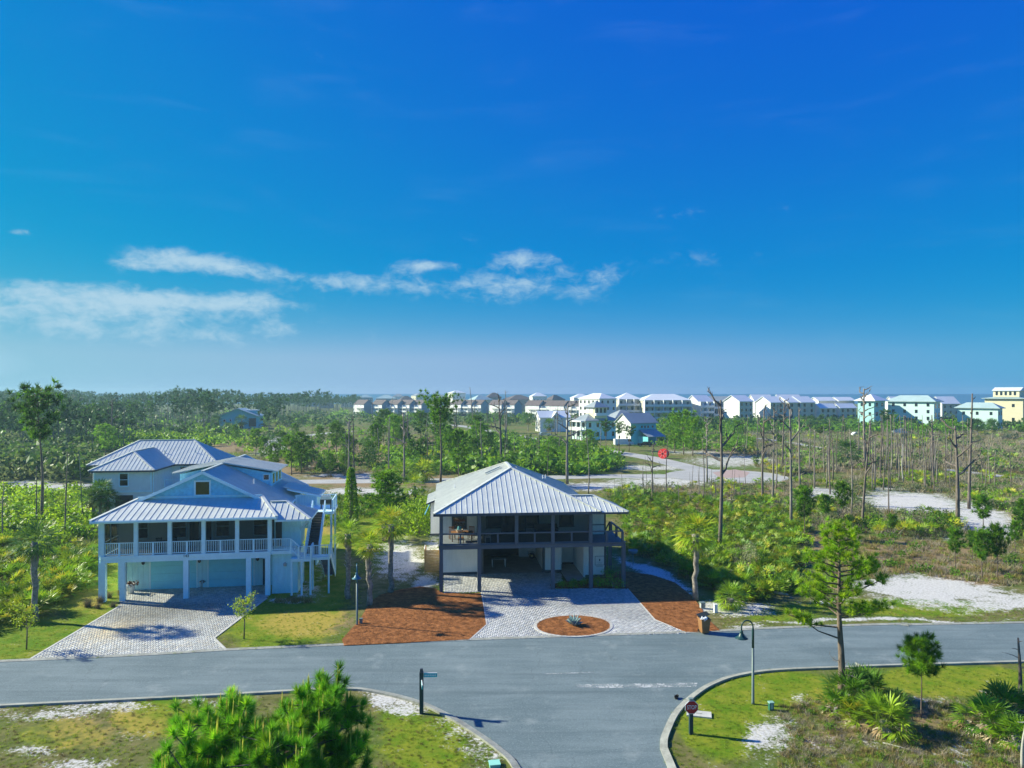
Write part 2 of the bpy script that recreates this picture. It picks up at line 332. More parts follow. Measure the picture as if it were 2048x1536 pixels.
LAWN = [(560, 1180, 190, 170, 1.2), (740, 1070, 110, 60, 1.2), (620, 1080, 60, 80, 1), (60, 1285, 200, 70, 1.2), (190, 1200, 80, 110, 1.1, -.9), (1780, 1215, 330, 26, .95), (1550, 1232, 90, 18, .8), (320, 1435, 150, 60, 1.0), (860, 1490, 130, 90, 1.0), (800, 1430, 80, 40, .7), (1440, 1440, 130, 120, 1.1), (1560, 1380, 170, 50, 1.2), (1900, 1360, 220, 46, 1.05), (120, 1470, 200, 60, .55), (1650, 1520, 90, 40, .5), (560, 1500, 300, 70, .8), (480, 880, 60, 16, .5), (760, 1090, 80, 26, .8)]
BROWN = [(1820, 1120, 250, 50, 1), (1600, 1085, 120, 40, .7), (1950, 1150, 130, 40, .9), (640, 915, 130, 40, 1.1), (830, 960, 120, 24, .9), (470, 893, 90, 14, 1), (1330, 1040, 120, 26, .7), (1420, 1010, 200, 30, .5), (720, 960, 160, 26, .9), (1750, 1440, 220, 80, .7), (1980, 1430, 100, 60, .6), (200, 1460, 200, 70, .45), (700, 1250, 24, 60, .5), (1640, 1480, 120, 60, .6), (620, 1252, 130, 34, .75), (180, 1195, 60, 40, .4), (640, 1060, 60, 20, .6), (1500, 905, 200, 16, .6), (560, 940, 100, 26, .8), (780, 905, 180, 30, .9), (900, 880, 120, 16, .7), (1000, 900, 120, 20, .5), (1700, 930, 300, 30, .6), (1500, 985, 260, 22, .6), (1850, 900, 250, 16, .6), (400, 870, 120, 10, .6)]
def ground_fields(x, y):
    px, py = to_px(x, y); w = (py < 1700)
    n = fbm(x*0.35, y*0.35, 3, 5)
    jx = (fbm(x*.25+9, y*.25, 31, 3)-.5)*60*np.clip((py-HOR)/500, .05, 1); jy = (fbm(x*.25, y*.25+5, 47, 3)-.5)*36*np.clip((py-HOR)/500, .05, 1)
    return blobs(px+jx, py+jy, SAND)*w, blobs(px+jx*.5, py+jy*.5, LAWN)*w, blobs(px+jx, py+jy, BROWN)*w, n
sa, la, br, gn = ground_fields(gxf, gyf)
# behind and beside the frame the plots simply carry on as lawn and scrub
la = np.where((gyf < 28) & (np.abs(gxf) < 60), 0.6, la)
def ground_material():
    m = bpy.data.materials.new('ground'); m.use_nodes = True; t = NT(m.node_tree)
    out = t.new('ShaderNodeOutputMaterial'); b = t.new('ShaderNodeBsdfPrincipled'); pos = geo_pos(t)
    A = lambda n: t.new('ShaderNodeAttribute', attribute_name=n).outputs['Fac']
    n1 = t.noise(pos, 0.12, 6, .62); n2 = t.noise(pos, 0.9, 6, .65); n3 = t.noise(pos, 6.0, 5, .7); n4 = t.noise(pos, 30.0, 3, .7)
    fine = t.math('ADD', t.math('MULTIPLY', n3, .6), t.math('MULTIPLY', n4, .4))
    scrub = t.mix(t.ramp(n2, .35, .65), c4((.10, .11, .022)), c4((.23, .195, .075)))
    scrub = t.mix(t.ramp(n1, .42, .62), scrub, c4((.09, .15, .016)))
    scrub = t.mix(t.math('MULTIPLY', t.ramp(fine, .45, .7), .5), scrub, c4((.26, .23, .14)))
    brown = t.mix(t.ramp(fine, .35, .65), c4((.19, .125, .06)), c4((.38, .275, .15)))
    lawn = t.mix(t.ramp(t.math('ADD', t.math('MULTIPLY', n2, .6), t.math('MULTIPLY', n1, .4)), .38, .60), c4((.105, .215, .008)), c4((.26, .28, .024)))
    lawn = t.mix(t.ramp(t.math('ADD', A('brown'), t.math('MULTIPLY', t.math('SUBTRACT', n2, .5), .8)), .05, .55), lawn, c4((.44, .33, .065)))
    lawn = t.mix(t.math('MULTIPLY', t.ramp(fine, .40, .68), .55), lawn, c4((.075, .13, .006)))
    sand = t.mix(t.ramp(fine, .3, .7), c4((.42, .38, .32)), c4((.80, .78, .74)))
    col = t.mix(t.ramp(t.math('ADD', A('brown'), t.math('MULTIPLY', t.math('SUBTRACT', n2, .5), 1.1)), .25, .75), scrub, brown)
    col = t.mix(t.ramp(t.math('ADD', A('lawn'), t.math('MULTIPLY', t.math('SUBTRACT', n2, .5), .9)), .35, .65), col, lawn)
    sf = t.math('ADD', A('sand'), t.math('ADD', t.math('MULTIPLY', t.math('SUBTRACT', n2, .5), 2.2), t.math('MULTIPLY', t.math('SUBTRACT', n3, .5), 2.4)))
    col = t.mix(t.ramp(sf, .38, .92), col, sand)
    t.l.new(col, b.inputs['Base Color']); b.inputs['Roughness'].default_value = .95; b.inputs['Specular IOR Level'].default_value = .1
    bn = t.new('ShaderNodeBump'); bn.inputs['Strength'].default_value = .9; bn.inputs['Distance'].default_value = .06
    t.l.new(t.math('ADD', fine, n2), bn.inputs['Height']); t.l.new(bn.outputs[0], b.inputs['Normal'])
    t.l.new(b.outputs[0], out.inputs[0]); return m
nx, ny = len(GX), len(GY)
ii = (np.arange(ny-1)[:, None]*nx+np.arange(nx-1)[None, :]).ravel()
gme = raw('ground', np.stack([gxf, gyf, np.zeros_like(gxf)], 1), np.stack([ii, ii+1, ii+nx+1, ii+nx], 1), ground_material(), smooth=True)
for nme, arr in (('sand', sa), ('lawn', la), ('brown', br)):
    at = gme.attributes.new(nme, 'FLOAT', 'POINT'); at.data.foreach_set('value', arr.astype(np.float32))
struct('ground', gme)

def water_material():
    m = bpy.data.materials.new('sea_water'); m.use_nodes = True; t = NT(m.node_tree)
    out = t.new('ShaderNodeOutputMaterial'); b = t.new('ShaderNodeBsdfPrincipled'); pos = geo_pos(t)
    t.l.new(t.mix(t.noise(pos, .004, 4), c4((.004, .075, .16)), c4((.008, .11, .20))), b.inputs['Base Color']); b.inputs['Roughness'].default_value = .35
    bn = t.new('ShaderNodeBump'); bn.inputs['Strength'].default_value = .6; bn.inputs['Distance'].default_value = .4
    t.l.new(t.noise(pos, .25, 5), bn.inputs['Height']); t.l.new(bn.outputs[0], b.inputs['Normal'])
    t.l.new(b.outputs[0], out.inputs[0]); return m
struct('sea', raw('sea', [(-60000, -60000, -.6), (60000, -60000, -.6), (60000, 60000, -.6), (-60000, 60000, -.6)], [(0, 1, 2, 3)], water_material()))

def asphalt_material(name, base, pale):
    m = bpy.data.materials.new(name); m.use_nodes = True; t = NT(m.node_tree)
    out = t.new('ShaderNodeOutputMaterial'); b = t.new('ShaderNodeBsdfPrincipled'); pos = geo_pos(t)
    n1 = t.noise(pos, .16, 5, .6); n2 = t.noise(t.mapping(pos, (.25, 1.6, 1), (0, 0, R(-6.5))), .9, 5, .6); n3 = t.noise(pos, 11, 5, .85); n5 = t.noise(pos, 5, 4, .75)
    col = t.mix(t.ramp(t.math('ADD', t.math('MULTIPLY', n1, .5), t.math('MULTIPLY', n2, .5)), .40, .66), c4(base), c4(pale))
    col = t.mix(t.math('MULTIPLY', t.ramp(n3, .48, .72), .55), col, c4(tuple(min(1, c*1.9) for c in pale)))
    col = t.mix(t.math('MULTIPLY', t.ramp(n5, .5, .8), .5), col, c4(tuple(c*.55 for c in base)))
    # hairline cracks
    vo = t.new('ShaderNodeTexVoronoi', feature='DISTANCE_TO_EDGE'); vo.inputs['Scale'].default_value = .16
    wob = t.new('ShaderNodeVectorMath', operation='ADD'); nn = t.new('ShaderNodeTexNoise'); nn.inputs['Scale'].default_value = .8; nn.inputs['Detail'].default_value = 4; t.l.new(pos, nn.inputs['Vector'])
    t.l.new(pos, wob.inputs[0]); t.l.new(nn.outputs['Color'], wob.inputs[1]); t.l.new(wob.outputs[0], vo.inputs['Vector'])
    col = t.mix(t.math('MULTIPLY', t.math('SUBTRACT', 1.0, t.ramp(vo.outputs['Distance'], .0, .005)), .25), col, c4(tuple(c*.4 for c in base)))
    # pale sandy dust and tyre-swept patches
    col = t.mix(t.math('MULTIPLY', t.ramp(t.noise(pos, .45, 6, .7), .54, .74), .75), col, c4((.28, .32, .315)))
    lane = t.noise(t.mapping(pos, (.05, 1.1, 1), (0, 0, R(-6.5))), 1.0, 4, .6)
    col = t.mix(t.math('MULTIPLY', t.ramp(lane, .50, .72), .45), col, c4(tuple(c*.70 for c in base)))
    col = t.mix(t.math('MULTIPLY', t.ramp(t.noise(pos, 1.9, 5, .75), .66, .80), .5), col, c4(tuple(c*.5 for c in base)))
    t.l.new(col, b.inputs['Base Color']); b.inputs['Roughness'].default_value = .85; b.inputs['Specular IOR Level'].default_value = .25
    bn = t.new('ShaderNodeBump'); bn.inputs['Strength'].default_value = .5; bn.inputs['Distance'].default_value = .01
    t.l.new(t.noise(pos, 90, 2), bn.inputs['Height']); t.l.new(bn.outputs[0], b.inputs['Normal'])
    t.l.new(b.outputs[0], out.inputs[0]); return m
ASPH = asphalt_material('asphalt', (.125, .168, .178), (.185, .232, .240)); ASPH2 = asphalt_material('asphalt_pale', (.36, .35, .33), (.50, .48, .45))
def sheet(name, poly, z, m): return struct(name, raw(name, [(p[0], p[1], z) for p in poly], [tuple(range(len(poly)))], m))
sheet('street', ROAD, .006, ASPH)
for i, (nm, pl) in enumerate(zip(('back_street', 'back_street', 'far_lane', 'far_lane', 'sand_track', 'sand_track'), BACK)): sheet(nm, pl, .004+.004*i, ASPH2)
sheet('turning_circle', CUL, .034, ASPH2)
sheet('tinted_paving', [P2(*p) for p in ((1425, 945), (1470, 939), (1500, 945), (1490, 955), (1440, 957))], .04, mat('tinted_paving', (.42, .30, .26), .9, .15, 2))
CONC = mat('kerb_concrete', (.33, .33, .28), .85, .3, 1.3, .4, 50)
def kerb(name, line, side, w, h):
    a = line; b = offs(line, side*w); n = len(a); mb = MB()
    for i in range(n-1):
        p, q, r_, s_ = a[i], a[i+1], b[i+1], b[i]
        pts = [(p[0], p[1], h*.55), (q[0], q[1], h*.55), (r_[0], r_[1], h), (s_[0], s_[1], h)]
        if side < 0: pts = pts[::-1]
        mb.quad(*pts)
        mb.quad((p[0], p[1], 0), (q[0], q[1], 0), (q[0], q[1], h*.55), (p[0], p[1], h*.55)); mb.quad((s_[0], s_[1], 0), (r_[0], r_[1], 0), (r_[0], r_[1], h), (s_[0], s_[1], h))
    return struct(name, mb.mesh(name, CONC))
kerb('kerb', far_edge, 1, .34, .05); kerb('kerb', near_l, -1, .34, .11); kerb('kerb', near_r, -1, .34, .11)
# worn stop bars
def worn_paint():
    m = bpy.data.materials.new('worn_road_paint'); m.use_nodes = True; t = NT(m.node_tree)
    out = t.new('ShaderNodeOutputMaterial'); b = t.new('ShaderNodeBsdfDiffuse'); b.inputs[0].default_value = c4((.52, .54, .53)); tr = t.new('ShaderNodeBsdfTransparent'); pos = geo_pos(t)
    mx = t.new('ShaderNodeMixShader'); t.l.new(t.ramp(t.math('ADD', t.math('MULTIPLY', t.noise(pos, 1.2, 3), .5), t.math('MULTIPLY', t.noise(pos, 9, 5, .7), .5)), .42, .62), mx.inputs[0])
    t.l.new(tr.outputs[0], mx.inputs[1]); t.l.new(b.outputs[0], mx.inputs[2]); t.l.new(mx.outputs[0], out.inputs[0]); return m
WP = worn_paint()
sheet('stop_line', [P2(1150, 1369), P2(1395, 1366), P2(1392, 1374), P2(1152, 1377)], .012, WP)
sheet('stop_line', [P2(1090, 1347.2), P2(1192, 1344), P2(1192, 1345.4), P2(1090, 1349)], .012, WP)

# paver drives: every paver is a block of its own colour, one mesh per drive
PAVE = colmat('paver_stone', .8, .35, 70, .3, .25, 1.2)
def pavers(name, poly, hole, ang, pal, seed, L=.235, wd=.115, tone_spots=()):
    rg = np.random.default_rng(seed); ca, sa_ = math.cos(ang), math.sin(ang)
    xs = [p[0] for p in poly]; ys = [p[1] for p in poly]; cx, cy = (min(xs)+max(xs))/2, (min(ys)+max(ys))/2
    rad = math.hypot(max(xs)-min(xs), max(ys)-min(ys))/2+1; n = int(rad/wd)+4
    # herringbone cells: horizontal and vertical bricks stepping diagonally
    C = []
    for j in range(-n, n):
        for i in range(-n//2, n//2):
            ux = (j+4*i)*wd; uy = j*wd
            C.append((ux+L/2, uy+wd/2, 0)); C.append((ux-wd/2, uy+L/2, 1))
    C = np.array(C); wx = cx+C[:, 0]*ca-C[:, 1]*sa_; wy = cy+C[:, 0]*sa_+C[:, 1]*ca
    k = inside(wx, wy, poly)
    if hole: k &= ~inside(wx, wy, hole)
    wx, wy, o = wx[k], wy[k], C[k, 2]; n = len(wx)
    hl = np.where(o == 0, L, wd)/2-.003; hw = np.where(o == 0, wd, L)/2-.003; zt = .028+rg.uniform(-.004, .004, n)
    V = np.zeros((n, 8, 3), np.float32)
    for q, (sx, sy, tp) in enumerate([(-1,-1,0),(1,-1,0),(1,1,0),(-1,1,0),(-1,-1,1),(1,-1,1),(1,1,1),(-1,1,1)]):
        lx, ly = sx*hl, sy*hw; V[:, q, 0] = wx+lx*ca-ly*sa_; V[:, q, 1] = wy+lx*sa_+ly*ca; V[:, q, 2] = zt if tp else .002
    b8 = (np.arange(n)*8)[:, None]; F = np.concatenate([b8+np.array(t_) for t_ in ((4,5,6,7),(0,1,5,4),(1,2,6,5),(2,3,7,6),(3,0,4,7))])
    c = np.array(pal)[rg.integers(0, len(pal), n)]*rg.uniform(.8, 1.15, (n, 1))
    big = fbm(wx*.35, wy*.35, seed+5, 4); c = c*(0.72+.5*big[:, None])
    for sx, sy, rx, ry, f in tone_spots:  # wide soft ellipses multiply the paver colours, mostly darker
        g = np.exp(-((wx-sx)/rx)**2-((wy-sy)/ry)**2)[:, None]; c = c*(1-g)+c*np.array(f)*g
    o_ = struct(name, raw(name, V.reshape(-1, 3), F, PAVE, np.repeat(c, 8, 0)))
    return o_
JOINT = mat('joint_sand', (.24, .23, .21), .95, .3, 4)
sheet('driveway_bed', DRIVE1, .020, JOINT); sheet('driveway_bed', DRIVE2, .020, JOINT)
TONE1 = [P(360, 1215), P(300, 1232)]
pavers('driveway_pavers', DRIVE1, None, R(8.5), [(.50, .50, .47), (.57, .56, .52), (.44, .44, .42), (.54, .50, .42)], 5, L=.25, wd=.125, tone_spots=[(p.x, p.y, 5.5, 1.5, (.58, .58, .56)) for p in TONE1]+[(P(230, 1260).x, P(230, 1260).y, 1.6, 2.2, (1.15, .98, .70))])
pavers('driveway_pavers', DRIVE2, ISLE, R(5.4), [(.46, .46, .46), (.54, .53, .52), (.40, .405, .41), (.50, .48, .45)], 6, L=.25, wd=.125, tone_spots=[(P(1040, 1190).x, P(1040, 1190).y, 5, 1.3, (.72, .72, .70))])
# pine-straw beds: a raised bed with a litter of needles
STRAW = mat('pine_straw', (.20, .072, .022), .95, .4, 2.2, 1.0, 34, col2=(.35, .14, .048), spec=.1); STRAWL = leafmat('straw_litter', .1, .9, .0, (1.2, 1.1, 1.0))
def bed(name, poly, seed, h=.05, dens=70):
    me = MB().prism(poly, .001, h).mesh(name, STRAW); o = struct(name, me)
    rg = np.random.default_rng(seed); xs = [p[0] for p in poly]; ys = [p[1] for p in poly]
    A = (max(xs)-min(xs))*(max(ys)-min(ys)); n = int(A*dens); x = rg.uniform(min(xs), max(xs), n); y = rg.uniform(min(ys), max(ys), n); k = inside(x, y, poly); x, y = x[k], y[k]; n = len(x)
    a = rg.uniform(0, 6.28, n); L = rg.uniform(.12, .3, n); z = rg.uniform(h, h+.05, n); z2 = z+rg.uniform(-.01, .07, n); w = .014
    V = np.stack([np.stack([x-np.sin(a)*w, y+np.cos(a)*w, z], 1), np.stack([x+np.sin(a)*w, y-np.cos(a)*w, z], 1), np.stack([x+np.cos(a)*L, y+np.sin(a)*L, z2], 1)], 1).reshape(-1, 3)
    c = np.array([(.22, .095, .034), (.16, .062, .020), (.29, .14, .058), (.10, .045, .018)])[rg.integers(0, 4, n)]
    lo = link('needle_litter', raw('needle_litter', V, np.arange(3*n).reshape(-1, 3), STRAWL, np.repeat(c, 3, 0)), o); lo['kind'] = 'stuff'
bed('pine_straw_bed', MULCH_L, 1); bed('pine_straw_bed', MULCH_R, 2); bed('pine_straw_bed', ISLE, 3)
# pale edging round the beds along the drive
EDGE = mat('edging_concrete', (.55, .53, .48), .85, .15, 3, .3)
def edging(name, line, w=.16, h=.045):
    a, b = offs(line, w/2), offs(line, -w/2); mb = MB()
    for i in range(len(line)-1): mb.prism([a[i], b[i], b[i+1], a[i+1]], .001, h)
    struct(name, mb.mesh(name, EDGE))
edging('drive_edging', ISLE+[ISLE[0]], .2, .062); edging('drive_edging', [P2(962.5, 1186), P2(973, 1250), P2(939, 1280.5)]); edging('drive_edging', [P2(1256, 1178), P2(1311, 1240), P2(1378, 1265.5)])
edging('drive_edging', [P2(239, 1213), P2(58, 1320.5)]); edging('drive_edging', [P2(533, 1197), P2(428, 1277), P2(452, 1300.5)])
# ================================================================= houses
SEAM = mat('metal_roof_shade_tone', (.56, .60, .56), .42, .10, 1.2, metal=.12, spec=.45)  # roof metal with shade in its colour, mainly for slopes away from the sun
SEAMW = mat('metal_roof_sun_tone', (.68, .69, .61), .45, .10, .8, metal=.05, spec=.4)  # paler copy of the same metal, mainly for slopes facing the sun
CHAR = mat('charcoal_trim', (.060, .072, .090), .55, .12, 3); POSTG = mat('grey_post_paint', (.095, .115, .140), .55, .10, 2.5)
WHITEW = mat('white_board', (.86, .86, .82), .6, .06, 1.6, streak=(3, 3, .5)); TRIMW = mat('white_trim', (.80, .80, .78), .5, .05, 3)
AQUA = mat('pale_aqua_paint', (.50, .82, .86), .55, .08, 2, streak=(2, 2, .5)); AQUAW = mat('aqua_white_trim', (.68, .90, .93), .5, .06, 2)
SKYB = mat('sky_blue_shingle', (.26, .68, .88), .65, .16, 3.5, .5, 16); CREAMB = mat('pale_mint_siding', (.74, .80, .76), .6, .06, 2)
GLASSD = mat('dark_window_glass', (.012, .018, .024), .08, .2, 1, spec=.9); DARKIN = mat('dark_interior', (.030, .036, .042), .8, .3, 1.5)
SCREEN = screenmat('insect_screen', (.02, .03, .035), .38); SCREENL = screenmat('insect_screen_clear', (.03, .04, .045), .34); DECK = mat('grey_deck_boards', (.20, .22, .23), .7, .2, 3); TREAD = mat('weathered_tread', (.085, .075, .065), .8, .3, 4)
GALV = mat('galvanised_metal', (.45, .47, .48), .4, .1, 5, metal=.6); BLACKM = mat('black_metal', (.012, .013, .015), .4, .1, 5); CONCF = mat('floor_concrete', (.30, .31, .31), .8, .2, 1.5, .2, 30)
CEDAR = mat('cedar_slat', (.52, .30, .11), .7, .22, 2.5, .3, 30, streak=(1, 1, 6)); TEAK = mat('teak_furniture', (.26, .12, .05), .6, .2, 5)
def lmap(O, yaw):
    c, s = math.cos(yaw), math.sin(yaw)
    def lx(px, y): k = (px-1024)/FPX; return (k*(O[1]+y*c)-O[0]+y*s)/(c-k*s)          # local x seen at a photo column in the plane y
    def lz(px, py, y): x = lx(px, y); return CAMH-(py-HOR)*(O[1]+x*s+y*c)/FPX
    return lx, lz
def clip(poly, axis_, val, keep_greater):
    out = []
    for i in range(len(poly)):
        a, b = poly[i], poly[(i+1) % len(poly)]; da, db = a[axis_]-val, b[axis_]-val
        if not keep_greater: da, db = -da, -db
        if da >= 0: out.append(a)
        if (da > 0 and db < 0) or (da < 0 and db > 0):
            t = da/(da-db); out.append(tuple(a[k]+(b[k]-a[k])*t for k in range(2)))
    return out
def roof_face(parent, poly, sp, m, split=True, rib=.032, thick=.03, name='roof_panel', trim=None):
    """standing-seam slope: poly[0]->poly[1] is the eave; one sheet per seam spacing"""
    p = [Vector(q) for q in poly]; u = (p[1]-p[0]).normalized(); n = u.cross(p[2]-p[1]).normalized()
    if n.z < 0: n = -n
    w = n.cross(u).normalized()
    if (p[2]-p[0]).dot(w) < 0: w = -w
    o = p[0]; q2 = [((a-o).dot(u), (a-o).dot(w)) for a in p]; smin = min(a[0] for a in q2); smax = max(a[0] for a in q2); L = smax-smin
    k = max(1, round(L/sp)); W3 = lambda s_, t_, h: o+u*s_+w*t_+n*h
    allm = MB()
    for i in range(k):
        a, b = smin+L*i/k, smin+L*(i+1)/k; pl = clip(clip(q2, 0, a, True), 0, b, False)
        if len(pl) < 3: continue
        area = abs(sum(pl[j][0]*pl[(j+1) % len(pl)][1]-pl[(j+1) % len(pl)][0]*pl[j][1] for j in range(len(pl))))/2
        if area < .02: continue
        mb = MB() if split else allm; base = len(mb.v); m_ = len(pl)
        mb.v += [W3(s_, t_, thick) for s_, t_ in pl]+[W3(s_, t_, 0) for s_, t_ in pl]
        mb.f.append(tuple(range(base, base+m_))); mb.f += [(base+j, base+(j+1) % m_, base+m_+(j+1) % m_, base+m_+j) for j in range(m_)]
        on = [t_ for s_, t_ in pl if abs(s_-a) < 1e-4]
        if len(on) >= 2 and max(on)-min(on) > .1: mb.bar(W3(a, min(on), thick+rib/2), W3(a, max(on), thick+rib/2), .024, rib, n)
        if split: mb.build(name, m, parent)
    if not split: allm.build(name, m, parent)
def window(parent, m_frame, x, y, z0, z1, w, face='front', rail=True, trim=.09, sill=True, glass=None):
    """casing, sash rail, pane and sill; x,y = middle of its foot on the wall"""
    mb = MB(); h = z1-z0; t_ = trim
    mb.box(-w/2-t_, -w/2, -.05, .0, -t_, h+t_).box(w/2, w/2+t_, -.05, .0, -t_, h+t_).box(-w/2, w/2, -.05, 0, h, h+t_).box(-w/2, w/2, -.05, 0, -t_, 0)
    if rail: mb.box(-w/2, w/2, -.035, 0, h*.5-.03, h*.5+.03)
    o = mb.build('window', m_frame, parent, loc=(x, y, z0), rz={'front': 0, 'left': -math.pi/2, 'right': math.pi/2}[face])
    bx('pane', glass or GLASSD, o, -w/2, w/2, -.012, .01, 0, h)
    if sill: bx('sill', m_frame, o, -w/2-t_-.04, w/2+t_+.04, -.09, -.051, -t_-.05, -t_)
    return o
def boards(parent, m, x0, x1, y, z0, z1, bw=.40, gap=.018, name='board', proud=.03):
    n = max(1, round((x1-x0)/bw)); w = (x1-x0)/n
    for i in range(n): bx(name, m, parent, x0+i*w+gap/2, x0+(i+1)*w-gap/2, y-proud, y+.01, z0, z1)
def laps(mb, x0, x1, y, z0, z1, e=.18):
    """lap siding facing -y as a saw-tooth sheet"""
    z = z0
    while z < z1-1e-3:
        t_ = min(z+e, z1); mb.quad((x0, y-.03, z), (x1, y-.03, z), (x1, y-.004, t_), (x0, y-.004, t_)); mb.quad((x0, y-.004, z), (x1, y-.004, z), (x1, y-.03, z), (x0, y-.03, z)); z = t_
def railing(parent, m, a, b, z0, h, sp=.125, post=None, topw=.09, baluster=.035):
    """rail part with each baluster a piece of its own; a,b local xy (or xyz for raked rails)"""
    A = Vector((a[0], a[1], a[2] if len(a) > 2 else z0)); B = Vector((b[0], b[1], b[2] if len(b) > 2 else z0)); up = Vector((0, 0, h))
    mb = MB().bar(A+up, B+up, topw, .05).bar(A+Vector((0, 0, .1)), B+Vector((0, 0, .1)), .05, .06)
    if post: 
        for e in post: q = A.lerp(B, e); mb.box(q.x-.06, q.x+.06, q.y-.06, q.y+.06, q.z, q.z+h)
    o = mb.build('railing', m, parent); L = (B-A).length; n = max(1, int(L/sp))
    for i in range(n):
        q = A.lerp(B, (i+.5)/n); bx('baluster', m, o, q.x-baluster/2, q.x+baluster/2, q.y-baluster/2, q.y+baluster/2, q.z+.13, q.z+h-.025)
    return o
def fascia(parent, m, poly, h=.2, name='roof'):
    """the roof part: soffit and fascia round an eave outline (list of xyz)"""
    mb = MB(); n = len(poly)
    for i in range(n): a, b = Vector(poly[i]), Vector(poly[(i+1) % n]); mb.bar(a-Vector((0, 0, h/2-.01)), b-Vector((0, 0, h/2-.01)), .05, h)
    mb.quad(*[(p[0], p[1], p[2]-h+.02) for p in reversed(poly)])
    return mb.build(name, m, parent)
def ridge_cap(parent, m, a, b, name='ridge_cap'): MB().bar(Vector(a)+Vector((0, 0, .07)), Vector(b)+Vector((0, 0, .07)), .26, .05).build(name, m, parent)

# ------------------------------------------------------------- house with the blue gable (left)
def blue_house():
    O = (-31.6, 54.5); yaw = R(8.7); W_ = 12.55; lx, lz = lmap(O, yaw)
    H = thing('beach_house', 'raised pale blue house with a blue shingled gable and screened front porch', 'house', (O[0], O[1], 0), yaw)
    ZB, ZD, ZC, ZE = 3.0, 3.5, 6.05, 6.3; PY = 3.2
    # ground floor: posts, walls, garage doors
    for px in (207, 246, 373, 498, 536): x = lx(px, .2); bx('post', AQUAW, H, x-.19, x+.19, 0, .38, 0, ZB)
    for px in (300, 420): x = lx(px, PY); 
    wl = MB().box(lx(254, PY), W_, PY, PY+.2, 0, ZB); wl.box(-.0, .2, PY+.2, 18.4, 0, ZB); wl.box(W_-.2, W_, PY+.2, 18.4, 0, ZB); wl.box(.2, W_-.2, 18.2, 18.4, 0, ZB)
    lower = wl.build('lower_wall', AQUA, H)
    boards(lower, AQUA, lx(254, PY), lx(299, PY), PY, .12, ZB, .42); boards(lower, AQUA, lx(395, PY), lx(415, PY), PY, .12, ZB, .4); boards(lower, AQUA, lx(509, PY), lx(524, PY), PY, .12, ZB, .4)
    GD = mat('garage_door_paint', (.26, .74, .84), .45, .05, 2)
    for a, b in ((302, 393), (418, 507)):
        x0, x1 = lx(a, PY), lx(b, PY); mb = MB().box(x0-.12, x0, PY-.07, PY, 0, 2.55).box(x1, x1+.12, PY-.07, PY, 0, 2.55).box(x0-.12, x1+.12, PY-.07, PY, 2.55, 2.68)
        dd = mb.build('garage_door', AQUAW, H)
        for k in range(4): bx('door_panel', GD, dd, x0, x1, PY-.035, PY-.001, .02+k*.632, .02+k*.632+.622)
    dr = bx('door', mat('dark_door', (.03, .05, .06), .5), H, lx(526, PY), lx(538, PY), PY-.05, PY, .05, 2.2)
    for px in (288, 400, 516):
        x = lx(px, PY); MB().lathe([(.02, .5), (.12, .42), (.13, .1), (.05, 0)], 8, (x, PY-.2, 2.1)).build('wall_lantern', BLACKM, H)
    # beam, deck
    MB().box(0, W_, 0, .22, ZB, ZD).box(0, .22, .22, PY, ZB, ZD).box(W_-.22, W_, .22, PY, ZB, ZD).box(.0, W_, -.03, -.001, ZB+.26, ZD).build('beam', AQUAW, H)
    MB().box(.22, W_-.22, .22, PY, ZD-.12, ZD-.02).box(0, W_, PY, 18.4, ZB, ZD-.02).build('porch_floor', DECK, H)
    # house number on the beam
    cu = bpy.data.curves.new('house_number', 'FONT'); cu.body = '143'; cu.size = .30; cu.extrude = .01; cu.align_x = 'CENTER'
    tmp = bpy.data.objects.new('tmp_text', cu); COL.objects.link(tmp); dg = bpy.context.evaluated_depsgraph_get(); me = bpy.data.meshes.new_from_object(tmp.evaluated_get(dg)); bpy.data.objects.remove(tmp)
    me.materials.clear(); me.materials.append(BLACKM); nb = link('house_number', me, H, (lx(372.5, 0), -.045, ZB+.27)); nb.rotation_euler = (R(90), 0, 0); nb['label'] = 'dark house number 143 on the beam'
    # upper posts, rails, screens
    ux = [lx(px, .15) for px in (205, 272.5, 340, 407.6, 474.8, 539.6)]
    for x in ux: bx('porch_post', AQUAW, H, x-.15, x+.15, .02, .30, ZD, ZC)
    bx('porch_header', AQUAW, H, ux[0]-.15, ux[-1]+.15, .02, .30, ZC, ZE-.2)
    for a, b in zip(ux, ux[1:]):
        railing(H, AQUAW, (a+.15, .12), (b-.15, .12), ZD, .98, .13, (.5,))
        bx('screen', SCREEN, H, a+.15, b-.15, .20, .206, ZD+.02, ZC)
    bx('screen', SCREEN, H, .10, .106, .30, PY, ZD+.02, ZC); bx('screen', SCREEN, H, W_-.106, W_-.10, .30, PY, ZD+.02, ZC)
    bx('screen_bar', AQUAW, H, .08, .14, .30, PY, ZD+.95, ZD+1.03); bx('screen_bar', AQUAW, H, .08, .14, 1.6, 1.7, ZD, ZC)
    up = MB(); laps(up, 0, W_, PY, ZD, 6.6); up.box(0, W_, PY, PY+.15, ZD, 6.6).box(0, .15, PY+.15, 18.3, ZD, 6.35).box(W_-.15, W_, PY+.15, 18.3, ZD, 6.35).box(.15, W_-.15, 18.1, 18.3, ZD, 6.35)
    up.build('upper_wall', CREAMB, H)
    for px in (283, 359, 446, 521): window(H, AQUAW, lx(px, PY), PY-.03, ZD+.75, ZD+2.35, 1.0)
    for px in (389, 414): dd = MB().box(-.5, .5, -.06, 0, 0, 2.2).build('door', AQUAW, H, loc=(lx(px, PY), PY-.03, ZD)); bx('pane', GLASSD, dd, -.36, .36, -.075, -.061, .3, 2.05)
    # roofs
    ax = lx(405, PY-.4); ze, zr = 6.33, 9.62; xl, xr = -.55, W_+.55; yb = 18.8; yf = PY-.45
